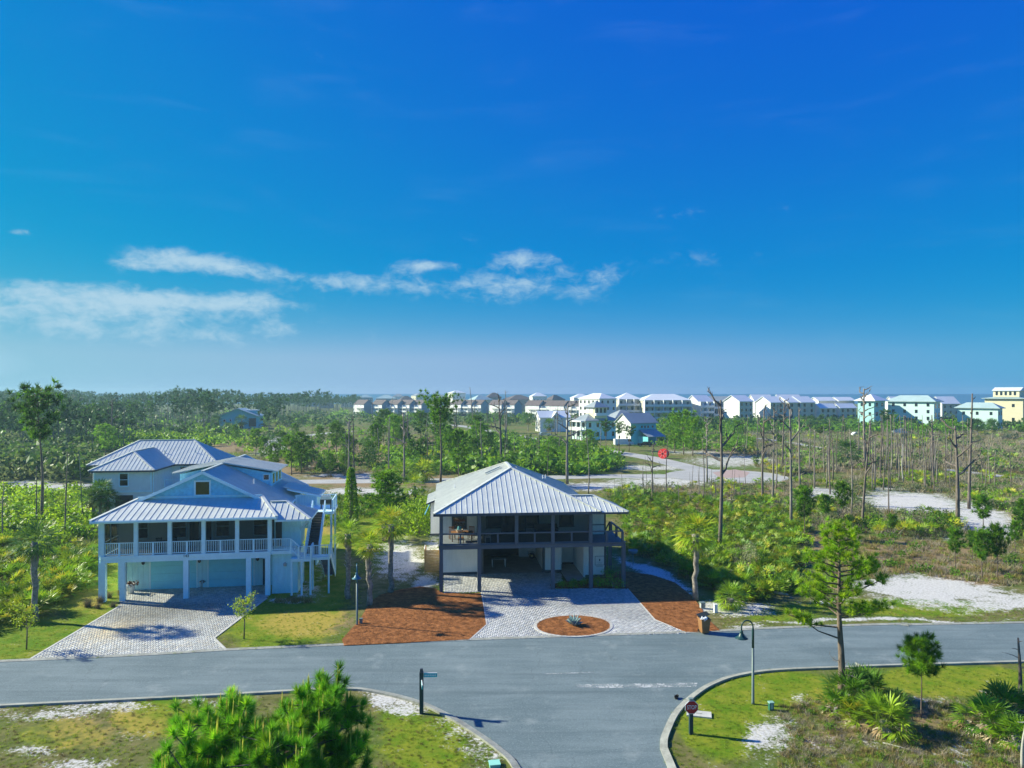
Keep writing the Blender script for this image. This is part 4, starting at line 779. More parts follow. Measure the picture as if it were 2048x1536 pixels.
# ------------------------------------------------------------- pale house behind (far left)
def back_house():
    O = (-53.3, 90.6); yaw = R(8); lx, lz = lmap(O, yaw); cs, sn = math.cos(yaw), math.sin(yaw)
    H = thing('beach_house', 'pale two-storey house with white hip roof, behind the blue gabled house', 'house', (O[0], O[1], 0), yaw); ze = 6.2
    wl = MB(); laps(wl, 0, 6.9, 0, 3.5, ze, .22); wl.box(0, 6.9, 0, .15, 0, ze).box(0, .15, .15, 8, 0, ze).box(6.75, 6.9, .15, 8, 0, ze); laps(wl, -3.5, 12.6, 8, 3.4, ze, .22); wl.box(-3.5, 12.6, 8, 8.15, 0, ze).box(-3.5, -3.35, 8.15, 17.6, 0, ze).box(12.45, 12.6, 8.15, 17.6, 0, ze).box(-3.35, 12.45, 17.45, 17.6, 0, ze).build('wall', CREAMB, H)
    bx('trim_band', AQUAW, H, -.05, 6.95, -.06, -.031, 3.35, 3.6); bx('corner_board', AQUAW, H, 6.75, 6.93, -.07, -.035, 3.6, ze-.1); bx('corner_board', AQUAW, H, -.03, .15, -.07, -.035, 3.6, ze-.1)
    window(H, AQUAW, lx(248, 0), -.04, 4.25, 5.75, .95, trim=.12); window(H, AQUAW, lx(367, 8), 7.96, 5.3, 5.75, .8, rail=False)
    gd = bx('garage_door', mat('brown_garage', (.05, .045, .045), .6), H, lx(231, 0), lx(266, 0), -.05, -.001, 0, 3.0)
    bx('door', GLASSD, H, lx(311, 8), lx(316, 8), 7.93, 7.969, 3.5, 5.6)
    MB().box(6.95, 9.2, 4.5, 8, 3.25, 3.45).build('balcony', AQUAW, H); railing(H, AQUAW, (6.95, 4.6), (9.1, 4.6), 3.45, 1.0, .16, (0, 1)); railing(H, AQUAW, (9.1, 4.6), (9.1, 7.9), 3.45, 1.0, .16, (1,))
    bx('balcony_post', AQUAW, H, 9.0, 9.16, 4.5, 4.66, 0, 3.25); bx('downpipe', AQUAW, H, 6.95, 7.05, .3, .4, 0, ze)
    rf = fascia(H, CHAR, [(-4.1, 7.4, ze), (13.2, 7.4, ze), (13.2, 18.2, ze), (-4.1, 18.2, ze)], .2); zr = 9.25; y = 12.8; a, b = .9, 8.4
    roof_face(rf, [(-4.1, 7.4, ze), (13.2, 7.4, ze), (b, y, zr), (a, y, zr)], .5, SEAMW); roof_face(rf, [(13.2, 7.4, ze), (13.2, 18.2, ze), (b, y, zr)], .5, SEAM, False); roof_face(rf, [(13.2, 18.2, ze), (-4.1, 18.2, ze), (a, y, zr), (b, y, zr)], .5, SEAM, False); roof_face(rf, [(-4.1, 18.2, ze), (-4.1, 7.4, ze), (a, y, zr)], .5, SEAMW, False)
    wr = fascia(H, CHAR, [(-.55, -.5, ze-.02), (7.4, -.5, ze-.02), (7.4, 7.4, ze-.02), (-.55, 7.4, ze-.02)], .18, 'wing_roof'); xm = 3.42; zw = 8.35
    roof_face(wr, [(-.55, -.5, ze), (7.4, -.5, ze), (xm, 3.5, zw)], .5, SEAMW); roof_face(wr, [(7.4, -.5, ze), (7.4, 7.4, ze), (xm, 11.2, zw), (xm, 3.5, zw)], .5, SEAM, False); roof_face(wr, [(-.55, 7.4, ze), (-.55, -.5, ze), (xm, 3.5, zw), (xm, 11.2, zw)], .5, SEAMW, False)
    for r_, p, q in ((rf, (13.2, 7.4, ze), (b, y, zr)), (rf, (-4.1, 7.4, ze), (a, y, zr)), (rf, (a, y, zr), (b, y, zr)), (wr, (7.4, -.5, ze), (xm, 3.5, zw)), (wr, (-.55, -.5, ze), (xm, 3.5, zw)), (wr, (xm, 3.5, zw), (xm, 11, zw))): ridge_cap(r_, SEAMW, p, q)
    for x in (5.3, 9.5): MB().tube([(x, 9.8, 7.5), (x, 9.8, 8.0)], .06, 6).build('vent_pipe', SEAM, rf)
back_house()
# ================================================================= buildings beyond
ROOFW = mat('far_white_roof', (.76, .78, .80), .5, .05, .3); ROOFG = mat('far_grey_roof', (.30, .34, .36), .6, .1, .3); ROOFB = mat('far_brown_roof', (.13, .10, .10), .8, .2, .5); ROOFT = mat('far_teal_roof', (.38, .50, .50), .6, .1, .3)
FWHITE = mat('far_white_wall', (.80, .80, .78), .7, .04, .5); FCREAM = mat('far_cream_wall', (.62, .58, .44), .7, .06, .5); FYELL = mat('far_yellow_wall', (.76, .69, .46), .7, .05, .5)
FTEAL = mat('far_teal_wall', (.36, .66, .64), .7, .05, .5); FAQUA = mat('far_aqua_wall', (.16, .56, .60), .7, .05, .5); FMINT = mat('far_mint_wall', (.60, .80, .76), .7, .05, .5); FBLUE = mat('far_slate_wall', (.16, .28, .36), .7, .08, .5); FGREY = mat('far_grey_wall', (.22, .25, .26), .7, .08, .5)
def building(name, label, cat, px, D, w, d, yaw, h, rise, kind, wall, roof, front=None, left=None, floors=0, over=.5, group=None, z0=0.0, open_base=0.0, face=None):
    """far building; (px, D) is its near corner; front = right-hand face seen, left = left-hand face; front/left = (rows, cols[, win_w, win_h])"""
    X = (px-1024)/FPX*D; H = thing(name, label, cat, (X, D, z0), R(yaw), group)
    wb = MB()
    if open_base:
        wb.box(0, w, 0, d, open_base, h)
        for x in (0, w-.4):
            for y in (0, d-.4): wb.box(x, x+.4, y, y+.4, 0, open_base)
        wb.box(w*.25, w*.75, d*.25, d*.75, 0, open_base)
    else: wb.box(0, w, 0, d, 0, h)
    if kind == 'gable_y': wb.wedge([(0.02, h), (w-.02, h), (w/2, h+rise)], .02, d-.02)
    if kind == 'gable_x':
        i = len(wb.v); wb.v += [Vector(p) for p in ((.02, .02, h), (.02, d-.02, h), (.02, d/2, h+rise), (w-.02, .02, h), (w-.02, d-.02, h), (w-.02, d/2, h+rise))]; wb.f += [(i, i+2, i+1), (i+3, i+4, i+5)]
    wb.build('wall', wall, H); o = over; e = h-o*rise/(d/2 if kind != 'gable_y' else w/2)*.5; rb = MB(); t_ = .25
    def slab(*q): 
        rb.quad(*q); rb.quad(*[(p[0], p[1], p[2]-t_) for p in reversed(q)]); n = len(q)
        for k in range(n): a, b = q[k], q[(k+1) % n]; rb.quad(a, (a[0], a[1], a[2]-t_), (b[0], b[1], b[2]-t_), b)
    x0, x1, y0, y1, zr = -o, w+o, -o, d+o, h+rise+.2; e += .2
    if kind == 'gable_x': slab((x0, y0, e), (x1, y0, e), (x1, d/2, zr), (x0, d/2, zr)); slab((x1, y1, e), (x0, y1, e), (x0, d/2, zr), (x1, d/2, zr))
    elif kind == 'gable_y': slab((x0, y1, e), (x0, y0, e), (w/2, y0, zr), (w/2, y1, zr)); slab((x1, y0, e), (x1, y1, e), (w/2, y1, zr), (w/2, y0, zr))
    else:
        k = min(w, d)/2; a = (k, d/2) if w >= d else (w/2, k); b = (w-k, d/2) if w >= d else (w/2, d-k)
        if w >= d: slab((x0, y0, e), (x1, y0, e), (*b, zr), (*a, zr)); slab((x1, y0, e), (x1, y1, e), (*b, zr)); slab((x1, y1, e), (x0, y1, e), (*a, zr), (*b, zr)); slab((x0, y1, e), (x0, y0, e), (*a, zr))
        else: slab((x0, y0, e), (x1, y0, e), (*a, zr)); slab((x1, y0, e), (x1, y1, e), (*b, zr), (*a, zr)); slab((x1, y1, e), (x0, y1, e), (*b, zr)); slab((x0, y1, e), (x0, y0, e), (*a, zr), (*b, zr))
    rb.build('roof', roof, H)
    b0 = open_base or .3
    if front:
        r_, c_ = front[:2]; ww, wh = front[2:4] if len(front) > 2 else (1.1, 1.5); fh = (h-b0)/r_
        for i in range(r_):
            for j in range(c_): x = w*(j+.5)/c_; z = b0+fh*(i+.5); bx('window', GLASSD, H, x-ww/2, x+ww/2, -.08, .02, z-wh/2, z+wh/2)
    if left:
        r_, c_ = left[:2]; ww, wh = left[2:4] if len(left) > 2 else (1.1, 1.5); fh = (h-b0)/r_
        for i in range(r_):
            for j in range(c_): y = d*(j+.5)/c_; z = b0+fh*(i+.5); bx('window', GLASSD, H, -.08, .02, y-ww/2, y+ww/2, z-wh/2, z+wh/2)
    if face: MB().box(.02, w-.02, -.05, -.001, .05, h-.3).build('painted_front', face, H)
    if floors:
        fh = h/floors; n = max(1, round(w/4.6))
        for i in range(1, floors): 
            bb = MB().box(0, w, -1.8, -.02, i*fh-.12, i*fh+.12).build('balcony', FWHITE, H); bx('railing', FWHITE, bb, 0, w, -1.8, -1.72, i*fh+.12, i*fh+1.0)
        for j in range(n+1): x = w*j/n; bx('party_wall', FWHITE, H, x-.15, x+.15, -1.85, -.02, 0, h)
    return H
# beachside flats, right to left of the photograph's middle
C_ = 'apartment block'; G_ = 'pale flats along the beach'
building('apartment_block', 'tall white four-storey block with rows of windows, behind the yellow tower house', C_, 1199, 360, 10.8, 18, 30, 13.6, 2.6, 'hip', FWHITE, ROOFW, (4, 3), (4, 5, 1.3, 1.6), group=G_)
building('apartment_block', 'white-roofed block with balconies right of the tall white block', C_, 1237, 372, 12, 12, 6, 13.3, 3.2, 'hip', FCREAM, ROOFW, (4, 4), None, 4, group=G_)
building('apartment_block', 'longest white-roofed block with three balcony bays', C_, 1288, 366, 25, 13, 7, 12.8, 3.0, 'hip', FCREAM, ROOFW, (4, 8), None, 4, group=G_)
building('apartment_block', 'narrow white gabled block beside a dark grey building', C_, 1397, 372, 9, 10, 24, 12.0, 3.2, 'gable_x', FWHITE, ROOFW, (4, 3), None, 4, group=G_)
building('apartment_block', 'dark grey weathered block between white gabled flats', C_, 1424, 392, 13, 12, 8, 12.0, 2.6, 'gable_x', FGREY, ROOFG, (3, 4), None, 3, group=G_)
building('apartment_block', 'white gabled end with cream front, left of the long cream terrace', C_, 1479, 362, 9.4, 11, 28, 12.2, 3.0, 'gable_x', FWHITE, ROOFW, (4, 3), None, face=FCREAM, group=G_)
for i, (px, lab) in enumerate(((1541, 'left'), (1577, 'middle'), (1602, 'right'))): building('apartment_block', lab+' bay of the cream terrace with white sheet roofs', C_, px, 366+i*2, 9.0 if i < 2 else 9.6, 11, 22, 11.6, 3.0, 'gable_x', FWHITE, ROOFW, (4, 2, 1.4, 1.7), None, face=FCREAM, group=G_)
for i, (px, lab) in enumerate(((1640, 'left'), (1680, 'right'))):
    building('apartment_block', lab+' cream block with a two-step white roof, left of the teal tower', C_, px, 372+i*3, 10.2, 6, 16, 8.6, 2.2, 'gable_x', FWHITE, ROOFW, (3, 3, 1.3, 1.6), None, face=FCREAM, group=G_)
    building('apartment_block', lab+' upper roof block rising behind the two-step cream flats', C_, px-3, 381+i*3, 10.4, 7, 16, 12.4, 1.8, 'gable_x', FWHITE, ROOFW, None, None, face=FCREAM, group=G_)
for px, D, w, lab in ((1510, 430, 12, 'low white-roofed building seen over the cream terrace, left one'), (1562, 430, 14, 'low white-roofed building seen over the cream terrace, right one'), (1790, 400, 12, 'white-roofed pale block just left of the mint apartment building'), (1884, 410, 11, 'white-roofed pale block just right of the mint apartment building')):
    building('apartment_block', lab, C_, px, D, w, 10, 8, 11.5 if D == 430 else 10.4, 4.0, 'gable_x', FWHITE, ROOFW, (3, 3), None, face=FCREAM, group=G_)
building('tower_house', 'teal tower house with white pyramid roof behind the dead pines', 'house', 1748, 330, 9, 8, 32, 13.2, 2.6, 'hip', FTEAL, ROOFW, (3, 2, 1.6, 1.7), (3, 2), over=1.3)
building('apartment_block', 'mint four-storey building with green-grey hip roof and stacked porches', C_, 1868, 322, 7.8, 20, 40, 12.6, 2.6, 'hip', FMINT, ROOFT, (3, 2, 1.2, 2), (4, 4, 1.1, 1.5), over=1.1)
building('beach_house', 'mint two-storey house with wide hip roof near the right edge', 'house', 1996, 311, 6, 16, 40, 9.8, 2.2, 'hip', FMINT, ROOFT, (2, 2, 1.1, 1.6), (2, 3, 1.0, 1.4), over=1.0)
m = building('mansion', 'large pale yellow house with clerestory windows at the right edge', 'house', 2046, 342, 12, 16, 40, 13.8, 1.0, 'hip', FYELL, ROOFT, (2, 3), (2, 2), over=1.2)
MB().box(2, 11, 2, 13, 14.6, 17.6).build('clerestory', FYELL, m); MB().wedge([(1.4, 17.6), (11.6, 17.6), (6.5, 19.3)], 1.5, 13.5).build('upper_roof', ROOFW, m)
for j in range(5): bx('window', GLASSD, m, 1.9, 2.01, 3.4+j*1.9, 4.3+j*1.9, 15.4, 17.2)
# houses among the trees, middle distance
m = building('barn_house', 'turquoise barn-like house with white gable end, near the red cable reel', 'house', 1262, 224, 9.8, 8.4, 26, 6.8, 2.9, 'gable_x', FAQUA, ROOFG, None, (2, 2, .9, 1.2))
for x in (1.6, 4.2, 5.4, 6.6, 8.4): bx('window', GLASSD, m, x-.3, x+.3, -.08, .02, 5.2, 5.9)
MB().quad((2.8, -.1, 4.7), (2.8, -5.2, 2.7), (9.6, -5.2, 2.7), (9.6, -.1, 4.7)).quad((2.8, -.1, 4.55), (9.6, -.1, 4.55), (9.6, -5.2, 2.55), (2.8, -5.2, 2.55)).quad((2.8, -5.2, 2.55), (9.6, -5.2, 2.55), (9.6, -5.2, 2.7), (2.8, -5.2, 2.7)).build('lean_to_roof', ROOFG, m)
for x in (3, 6.2, 9.4): bx('lean_to_post', FYELL, m, x-.12, x+.12, -5.0, -4.76, 0, 2.6)
MB().wedge([(2.85, 2.6), (2.85, 0), (3.0, 0), (3.0, 2.6)], -5, -.05).build('lean_to_wall', FAQUA, m)
gb = MB(); gb.quad((-.06, .1, 6.8), (-.06, 8.3, 6.8), (-.06, 4.2, 9.6)); gb.quad((-.06, .05, .2), (-.06, 8.35, .2), (-.06, 8.35, 6.8), (-.06, .05, 6.8)); gb.build('white_gable', FWHITE, m)
m = building('tower_house', 'yellow house with a square lookout tower and two-storey white porch', 'house', 1172, 246, 13.5, 9, 30, 6.8, 2.2, 'hip', FMINT, ROOFG, (2, 4, 1.0, 1.6), (2, 3, 1.3, 1.7), over=.9)
MB().box(4.2, 9.6, .6, 6, 6.8, 11.4).build('tower', FYELL, m); tr = MB(); tr.quad((3.3, -.3, 11.3), (10.5, -.3, 11.3), (6.9, 3.3, 13.6)).quad((10.5, -.3, 11.3), (10.5, 6.9, 11.3), (6.9, 3.3, 13.6)).quad((10.5, 6.9, 11.3), (3.3, 6.9, 11.3), (6.9, 3.3, 13.6)).quad((3.3, 6.9, 11.3), (3.3, -.3, 11.3), (6.9, 3.3, 13.6)).quad((3.3, -.3, 11.3), (3.3, 6.9, 11.3), (10.5, 6.9, 11.3), (10.5, -.3, 11.3)); tr.build('tower_roof', ROOFG, m)
for x in (5.2, 6.9, 8.6): bx('window', GLASSD, m, x-.4, x+.4, .52, .61, 9.4, 11)
bx('tower_balcony', FWHITE, m, 4.0, 9.8, -.5, .59, 8.4, 9.3); bx('shutter', FWHITE, m, 4.1, 4.19, 1.4, 3.4, 9.2, 11.0); bx('shutter', FWHITE, m, 4.1, 4.19, 3.8, 5.6, 9.2, 11.0)
pc = MB()
for i in range(4): y = 9*i/3-.1 if i else .1; pc.box(-2.1, -1.8, y-.15, y+.15, 0, 6.7)
pc.box(-2.2, 0, 0, 9, 3.3, 3.6).box(-2.2, -.0, 0, 9, 6.3, 6.7).box(-2.1, -2.0, 0, 9, 3.6, 4.5); pc.build('porch', FWHITE, m)
building('beach_house', 'grey-roofed wing house right of the lookout tower', 'house', 1232, 258, 9, 8, 20, 7.4, 2.6, 'hip', FMINT, ROOFG, (2, 3), None)
m = building('beach_house', 'low white house with pale roof and small front gable, left of the tower house', 'house', 1080, 300, 13, 8, 12, 6.0, 2.6, 'gable_x', FWHITE, ROOFW, None, (1, 2))
MB().wedge([(4.5, 5.0), (9.5, 5.0), (7.0, 8.2)], -.6, 4).build('gable', FWHITE, m); rr = MB(); rr.quad((4.1, 4, 4.9), (4.1, -.9, 4.9), (7, -.9, 8.5), (7, 4, 8.5)).quad((9.9, -.9, 4.9), (9.9, 4, 4.9), (7, 4, 8.5), (7, -.9, 8.5)); rr.build('gable_roof', ROOFW, m)
for x in (6.5, 7.5): bx('window', GLASSD, m, x-.3, x+.3, -.68, -.59, 5.3, 6.9)
m = building('beach_house', 'turquoise gabled house with white porch roof, among trees at left', 'house', 438, 322, 16.5, 13, 7, 5.9, 3.4, 'gable_y', FAQUA, ROOFT, None, None, over=.9)
for x, z, s in ((2.4, 3.9, 1.0), (5.0, 4.1, .7), (8.5, 1.8, 1.0)): fr = MB().box(x-s/2-.15, x+s/2+.15, -.1, -.001, z-s/2-.15, z+s/2+.15).build('window', FWHITE, m); bx('pane', GLASSD, fr, x-s/2, x+s/2, -.16, -.101, z-s/2, z+s/2)
MB().wedge([(5.4, 3.0), (11.6, 3.0), (8.4, 4.6)], -2.4, 0).build('porch_gable', FAQUA, m); MB().box(5.6, 8.6, -2.0, 0, 0, 3.0).build('porch', FAQUA, m); bx('porch_post', FAQUA, m, 11.2, 11.5, -2.3, -2.0, 0, 3.0); bx('doorway_shade', DARKIN, m, 9, 11, -.09, -.01, 0, 2.8)  # the door opening is a flat near-black panel painting its inner shade
bx('side_porch_shade', DARKIN, m, 13.0, 16.2, -.07, -.01, 1.2, 5.0); bx('dormer_roof', ROOFW, m, 9.2, 16, 3.5, 8, 8.3, 8.7); bx('dormer', FAQUA, m, 9.5, 15.6, 3.7, 7.8, 6.0, 8.3)  # open side porch drawn as a flat dark panel, its shade as colour
# brown-roofed terraces
def row(px0, n, D, step, lab):
    for i in range(n):
        k = ('left', 'middle', 'right')[i] if n == 3 else ('left', 'right')[i] if n == 2 else 'only'
        m = building('town_house', k+' unit of the '+lab, 'town house', px0+i*step, D-i*3, 7.5, 12.5, 46, 8.4, 3.2, 'gable_y', FBLUE, ROOFB, None, (2, 3, 1.2, 1.5), over=.4, group='brown-roofed town houses')
        MB().box(-.12, 0, 0, 12.4, 0, 8.3).build('white_front', FWHITE, m)
        for z in (3.0, 5.8): d_ = MB().box(-2.6, -.13, .4, 10, z-.15, z+.05).build('deck', FWHITE, m); bx('railing', FWHITE, d_, -2.6, -2.5, .4, 10, z+.05, z+1.0)
        for y in (.6, 5, 9.6): bx('deck_post', FWHITE, m, -2.6, -2.4, y-.1, y+.1, 0, 8)
row(728, 2, 520, 36, 'leftmost brown-roofed terrace'); row(795, 3, 515, 24, 'brown-roofed terrace left of the flat-topped pine'); row(922, 3, 520, 20, 'brown-roofed terrace right of the flat-topped pine'); row(1003, 2, 500, 26, 'brown-roofed terrace behind the bare forked pine'); row(1078, 2, 470, 22, 'brown-roofed terrace behind the low white house'); row(1128, 3, 455, 16, 'brown-roofed terrace beside the tall white block')
# roofs on the skyline
rg = random.Random(4)
for i, (px, D, w, h, ri, wl, rf) in enumerate(((640, 800, 15, 11, 3, FGREY, ROOFT), (683, 850, 18, 10, 3, FCREAM, ROOFG), (720, 820, 14, 12, 3, FBLUE, ROOFT), (752, 780, 22, 11, 4, FBLUE, ROOFT), (785, 820, 13, 13, 3, FWHITE, ROOFG), (800, 700, 14, 10, 4, FGREY, ROOFB), (832, 860, 18, 14, 3, FCREAM, ROOFG), (905, 640, 13, 17, 2, FWHITE, ROOFW), (950, 620, 17, 11, 4, FCREAM, ROOFT), (975, 650, 13, 13, 4, FGREY, ROOFB), (1020, 640, 24, 11, 4, FGREY, ROOFB), (1065, 620, 13, 14, 3, FWHITE, ROOFW), (1148, 560, 14, 13, 3, FWHITE, ROOFW), (610, 900, 16, 11, 3, FBLUE, ROOFG), (868, 900, 20, 12, 3, FGREY, ROOFG), (1105, 640, 14, 11, 4, FGREY, ROOFB))):
    where = ('first', 'second', 'third', 'fourth', 'fifth', 'sixth', 'seventh', 'eighth', 'ninth', 'tenth', 'eleventh', 'twelfth', 'last', 'outermost left', 'hazy', 'brown')[i]
    building('skyline_house', where+' small hazy house on the skyline counting from the pine wood', 'house', px, D, w, w*.8, rg.uniform(5, 35), h, ri, 'hip', wl, rf, (2, 4), (2, 3), group='hazy houses on the skyline')
# brown paling fence below the terraces
f = thing('paling_fence', 'long brown fence running below the brown-roofed town houses', 'fence', ((868-1024)/FPX*500, 500, 0), R(3)); FB = mat('brown_fence', (.12, .085, .07), .8, .2, 1)
for i in range(18): bx('fence_panel', FB, f, i*2.5, i*2.5+2.42, -.05, .05, .1, 2.0)
for i in range(19): bx('fence_post', FB, f, i*2.5-.1, i*2.5+.02, -.12, -.051, 0, 2.15)
# ================================================================= street furniture and small things
DGREEN = mat('dark_green_paint', (.012, .055, .055), .4, .1, 4); TEALS = mat('teal_sign_face', (.02, .50, .56), .35, .05, 3); STEEL = mat('grey_green_pole', (.16, .21, .20), .45, .08, 3); POSTB = mat('dark_blue_green_post', (.012, .045, .058), .5, .15, 4)
REDS = mat('stop_red', (.48, .012, .03), .35, .06, 3); WREFL = mat('reflective_white', (.85, .86, .88), .4, .02, 3)
def text_mesh(body, size, m, ext=.004):
    cu = bpy.data.curves.new('lettering', 'FONT'); cu.body = body; cu.size = size; cu.extrude = ext; cu.align_x = 'CENTER'; cu.align_y = 'CENTER'; cu.resolution_u = 3
    t_ = bpy.data.objects.new('tmp_text', cu); COL.objects.link(t_); me = bpy.data.meshes.new_from_object(t_.evaluated_get(bpy.context.evaluated_depsgraph_get())); bpy.data.objects.remove(t_)
    me.materials.clear(); me.materials.append(m); return me
def street_lamp(px, py, rot, label, top=4.35, paint=None):
    p = P(px, py); L = thing('street_lamp', label, 'street lamp', p, rot, 'gooseneck street lamps'); dk = paint or DGREEN
    MB().tube([(0, 0, 0), (0, 0, .12), (0, 0, 2.95)], [.09, .075, .06], 12).build('pole', STEEL, L, True)
    arc = [(0, 0, 2.9), (0, 0, 3.75)]+[(-.30+.30*math.cos(a), 0, 3.98+.34*math.sin(a)) for a in np.linspace(0, math.pi, 10)]+[(-.60, 0, 3.80)]
    MB().tube(arc, [.062]*2+[.035]*11, 10).build('gooseneck', dk, L, True)
    s = MB().lathe([(.045, .40), (.075, .36), (.09, .30), (.075, .26), (.11, .22), (.15, .14), (.20, .07), (.31, .0), (.33, -.02), (.29, -.01), (.12, .10), (.02, .12)], 20, (-.60, 0, 3.42)).build('lamp_shade', dk, L, True)
    MB().lathe([(.02, -.03), (.07, .0), (.07, .08), (.03, .12)], 10, (-.60, 0, 3.42)).build('bulb', WREFL, s, True)
street_lamp(1506, 1408, R(2), 'green gooseneck street lamp on the lawn near the stop sign')
street_lamp(714, 1251, R(100), 'green street lamp at the left edge of the pine straw bed', paint=mat('blue_green_shade', (.02, .14, .20), .4))
# stop sign: square post, octagon plate
p = P(1382, 1468); S = thing('stop_sign', 'red octagonal stop sign on a dark square post at the kerb', 'stop sign', p, R(3)); MB().box(-.085, .085, -.085, .085, 0, 1.62).build('post', POSTB, S); MB().prism([(-.1, -.1), (.1, -.1), (.1, .1), (-.1, .1)], 1.62, 1.68).build('post_cap', STEEL, S)
oc = lambda r: [(r*math.cos(R(22.5+45*k)), r*math.sin(R(22.5+45*k))) for k in range(8)]
pl = MB().prism(oc(.335), 0, .02).build('plate', WREFL, S, loc=(0, -.09, 1.30)); pl.rotation_euler = (R(90), 0, 0); MB().prism(oc(.312), .021, .026).build('red_face', REDS, pl)
tx = link('lettering', text_mesh('STOP', .235, WREFL), pl, (0, 0, .032)); tx.scale = (.82, 1.15, 1)
# street name post
p = P(843, 1427); S = thing('street_name_post', 'dark post with teal street name blades at the left kerb', 'sign post', p, R(2)); MB().box(-.095, .095, -.095, .095, 0, 2.05).build('post', POSTB, S); MB().prism([(-.095, -.095), (.095, -.095), (.095, .095), (-.095, .095)], 2.05, 2.1).build('post_cap', CHAR, S); bx('post_top', CHAR, S, -.07, .07, -.07, .07, 2.1, 2.25)
for nm, z, rz in (('blade', 1.92, 0), ('blade', 1.62, R(-82))):
    b_ = MB().box(.11, .78, -.02, .02, -.10, .10).build(nm, TEALS, S, loc=(0, 0, z), rz=rz); bx('border', WREFL, b_, .11, .78, -.019, .019, .101, .112)
    for k in range(7): bx('lettering', WREFL, b_, .16+k*.085, .16+k*.085+.055, -.025, -.0205, -.045, .03)
# wheeled bin, lid open on white bags
p = P(1408, 1266); B = thing('wheeled_bin', 'brown wheeled rubbish bin with its dark lid open on white bags', 'bin', p, R(8)); BR = mat('brown_plastic', (.30, .15, .06), .5, .08, 3)
mb = MB(); n0 = [(-.24, -.27), (.24, -.27), (.24, .27), (-.24, .27)]; n1 = [(-.31, -.36), (.31, -.36), (.31, .36), (-.31, .36)]
i = len(mb.v); mb.v += [Vector((a, b, .08)) for a, b in n0]+[Vector((a, b, 1.0)) for a, b in n1]; mb.f += [(i, i+3, i+2, i+1)]+[(i+k, i+(k+1) % 4, i+4+(k+1) % 4, i+4+k) for k in range(4)]
for k in range(5): mb.box(-.22+.1*k, -.19+.1*k, -.325, -.29, .2, .62)
mb.box(-.34, .34, -.39, -.36, .92, 1.02).box(-.34, .34, .36, .39, .92, 1.02).box(-.34, -.31, -.36, .36, .92, 1.02).box(.31, .34, -.36, .36, .92, 1.02); mb.build('body', BR, B)
MB().bar((-.34, .2, 1.10), (.36, .15, 1.28), .74, .035).build('lid', BLACKM, B)
v, f, c = leafball(240, .27, .13, (.80, .82, .86), 9, .55, 4); link('rubbish_bag', raw('rubbish_bag', v+np.array([0, 0, 1.0]), f, leafmat('bag_plastic', .3, .3, .02, (1, 1, 1)), c), B)
for x in (-.27, .27): MB().tube([(x-.03, .26, .1), (x+.03, .26, .1)], .1, 12).build('wheel', BLACKM, B)
# utility pedestals and boxes
def pedestal(px, py, w, d, h, m, label, top=None, rz=.1):
    k = thing('utility_pedestal', label, 'utility box', P(px, py), rz); MB().box(-w/2, w/2, -d/2, d/2, 0, h-.06).build('cabinet', m, k); MB().prism([(-w/2-.02, -d/2-.02), (w/2+.02, -d/2-.02), (w/2+.02, d/2+.02), (-w/2-.02, d/2+.02)], h-.06, h).build('cover', top or m, k); bx('door', top or m, k, -w*.32, w*.32, -d/2-.015, -d/2-.001, h*.2, h*.8)
GP = mat('utility_green', (.02, .13, .09), .5, .1, 4); LG = mat('utility_light_grey', (.42, .47, .44), .6, .1, 4); MINT = mat('mint_lid', (.30, .68, .55), .5, .05, 4)
pedestal(1542, 1420, .22, .2, .42, GP, 'small dark green utility box in the grass beside the street lamp', mat('pale_green_top', (.28, .48, .40), .5))
pedestal(1405, 1217, .34, .3, .48, LG, 'pale square utility box beside the tall palm right of the drive', STEEL); pedestal(1431, 1225, .24, .22, .62, TRIMW, 'white utility post beside the small fan palm right of the drive'); pedestal(722, 1248, .2, .2, .40, STEEL, 'small grey green box at the foot of the left street lamp')
k = thing('valve_box', 'mint green valve box lid in the grass at the bottom centre', 'valve box', P(989, 1532), R(10)); MB().box(-.22, .22, -.2, .2, 0, .12).build('box', MINT, k); bx('lid', MINT, k, -.24, .24, -.22, .22, .121, .16)
k = thing('concrete_slab', 'flat pale concrete slab lying in the grass behind the stop sign', 'slab', P(1398, 1430), R(-14)); MB().box(-.6, .6, -.3, .35, 0, .07).build('slab', EDGE, k); bx('cast_mark', CONC, k, -.15, .15, -.02, .06, .071, .078)
k = thing('dropped_object', 'dark lump lying on the road edge near the stop sign', 'debris', P(1354, 1397)); v, f, c = leafball(30, .14, .1, (.05, .04, .035), 5, .5, 2); link('lump', raw('lump', v+np.array([0, 0, .1]), f, leafmat('debris', .0, .6, .1, (1, 1, 1)), c), k)
# red cable reel by the back street
p = P(1327, 917); k = thing('cable_reel', 'big bright red cable reel standing beside the back street', 'cable reel', p, R(-32)); RED = mat('reel_red', (.75, .03, .03), .45, .08, 2); RED2 = mat('reel_red_pale', (.85, .30, .26), .5, .1, 2); ry = 1.22
def disc(y0, y1, r, m, nm, par=k): return MB().tube([(0, y0, ry), (0, y1, ry)], r, 24).build(nm, m, par)
f0 = disc(-.72, -.62, 1.2, RED, 'flange'); f1 = disc(.62, .72, 1.2, RED, 'flange'); disc(-.619, .619, 1.0, RED2, 'cable_drum'); disc(-.75, -.721, .22, BLACKM, 'axle_hole', f0)
for a in range(6): q = a*math.pi/3; MB().bar((.3*math.cos(q), -.74, ry+.3*math.sin(q)), (1.05*math.cos(q), -.74, ry+1.05*math.sin(q)), .14, .05, (0, 1, 0)).build('spoke', RED2, f0)
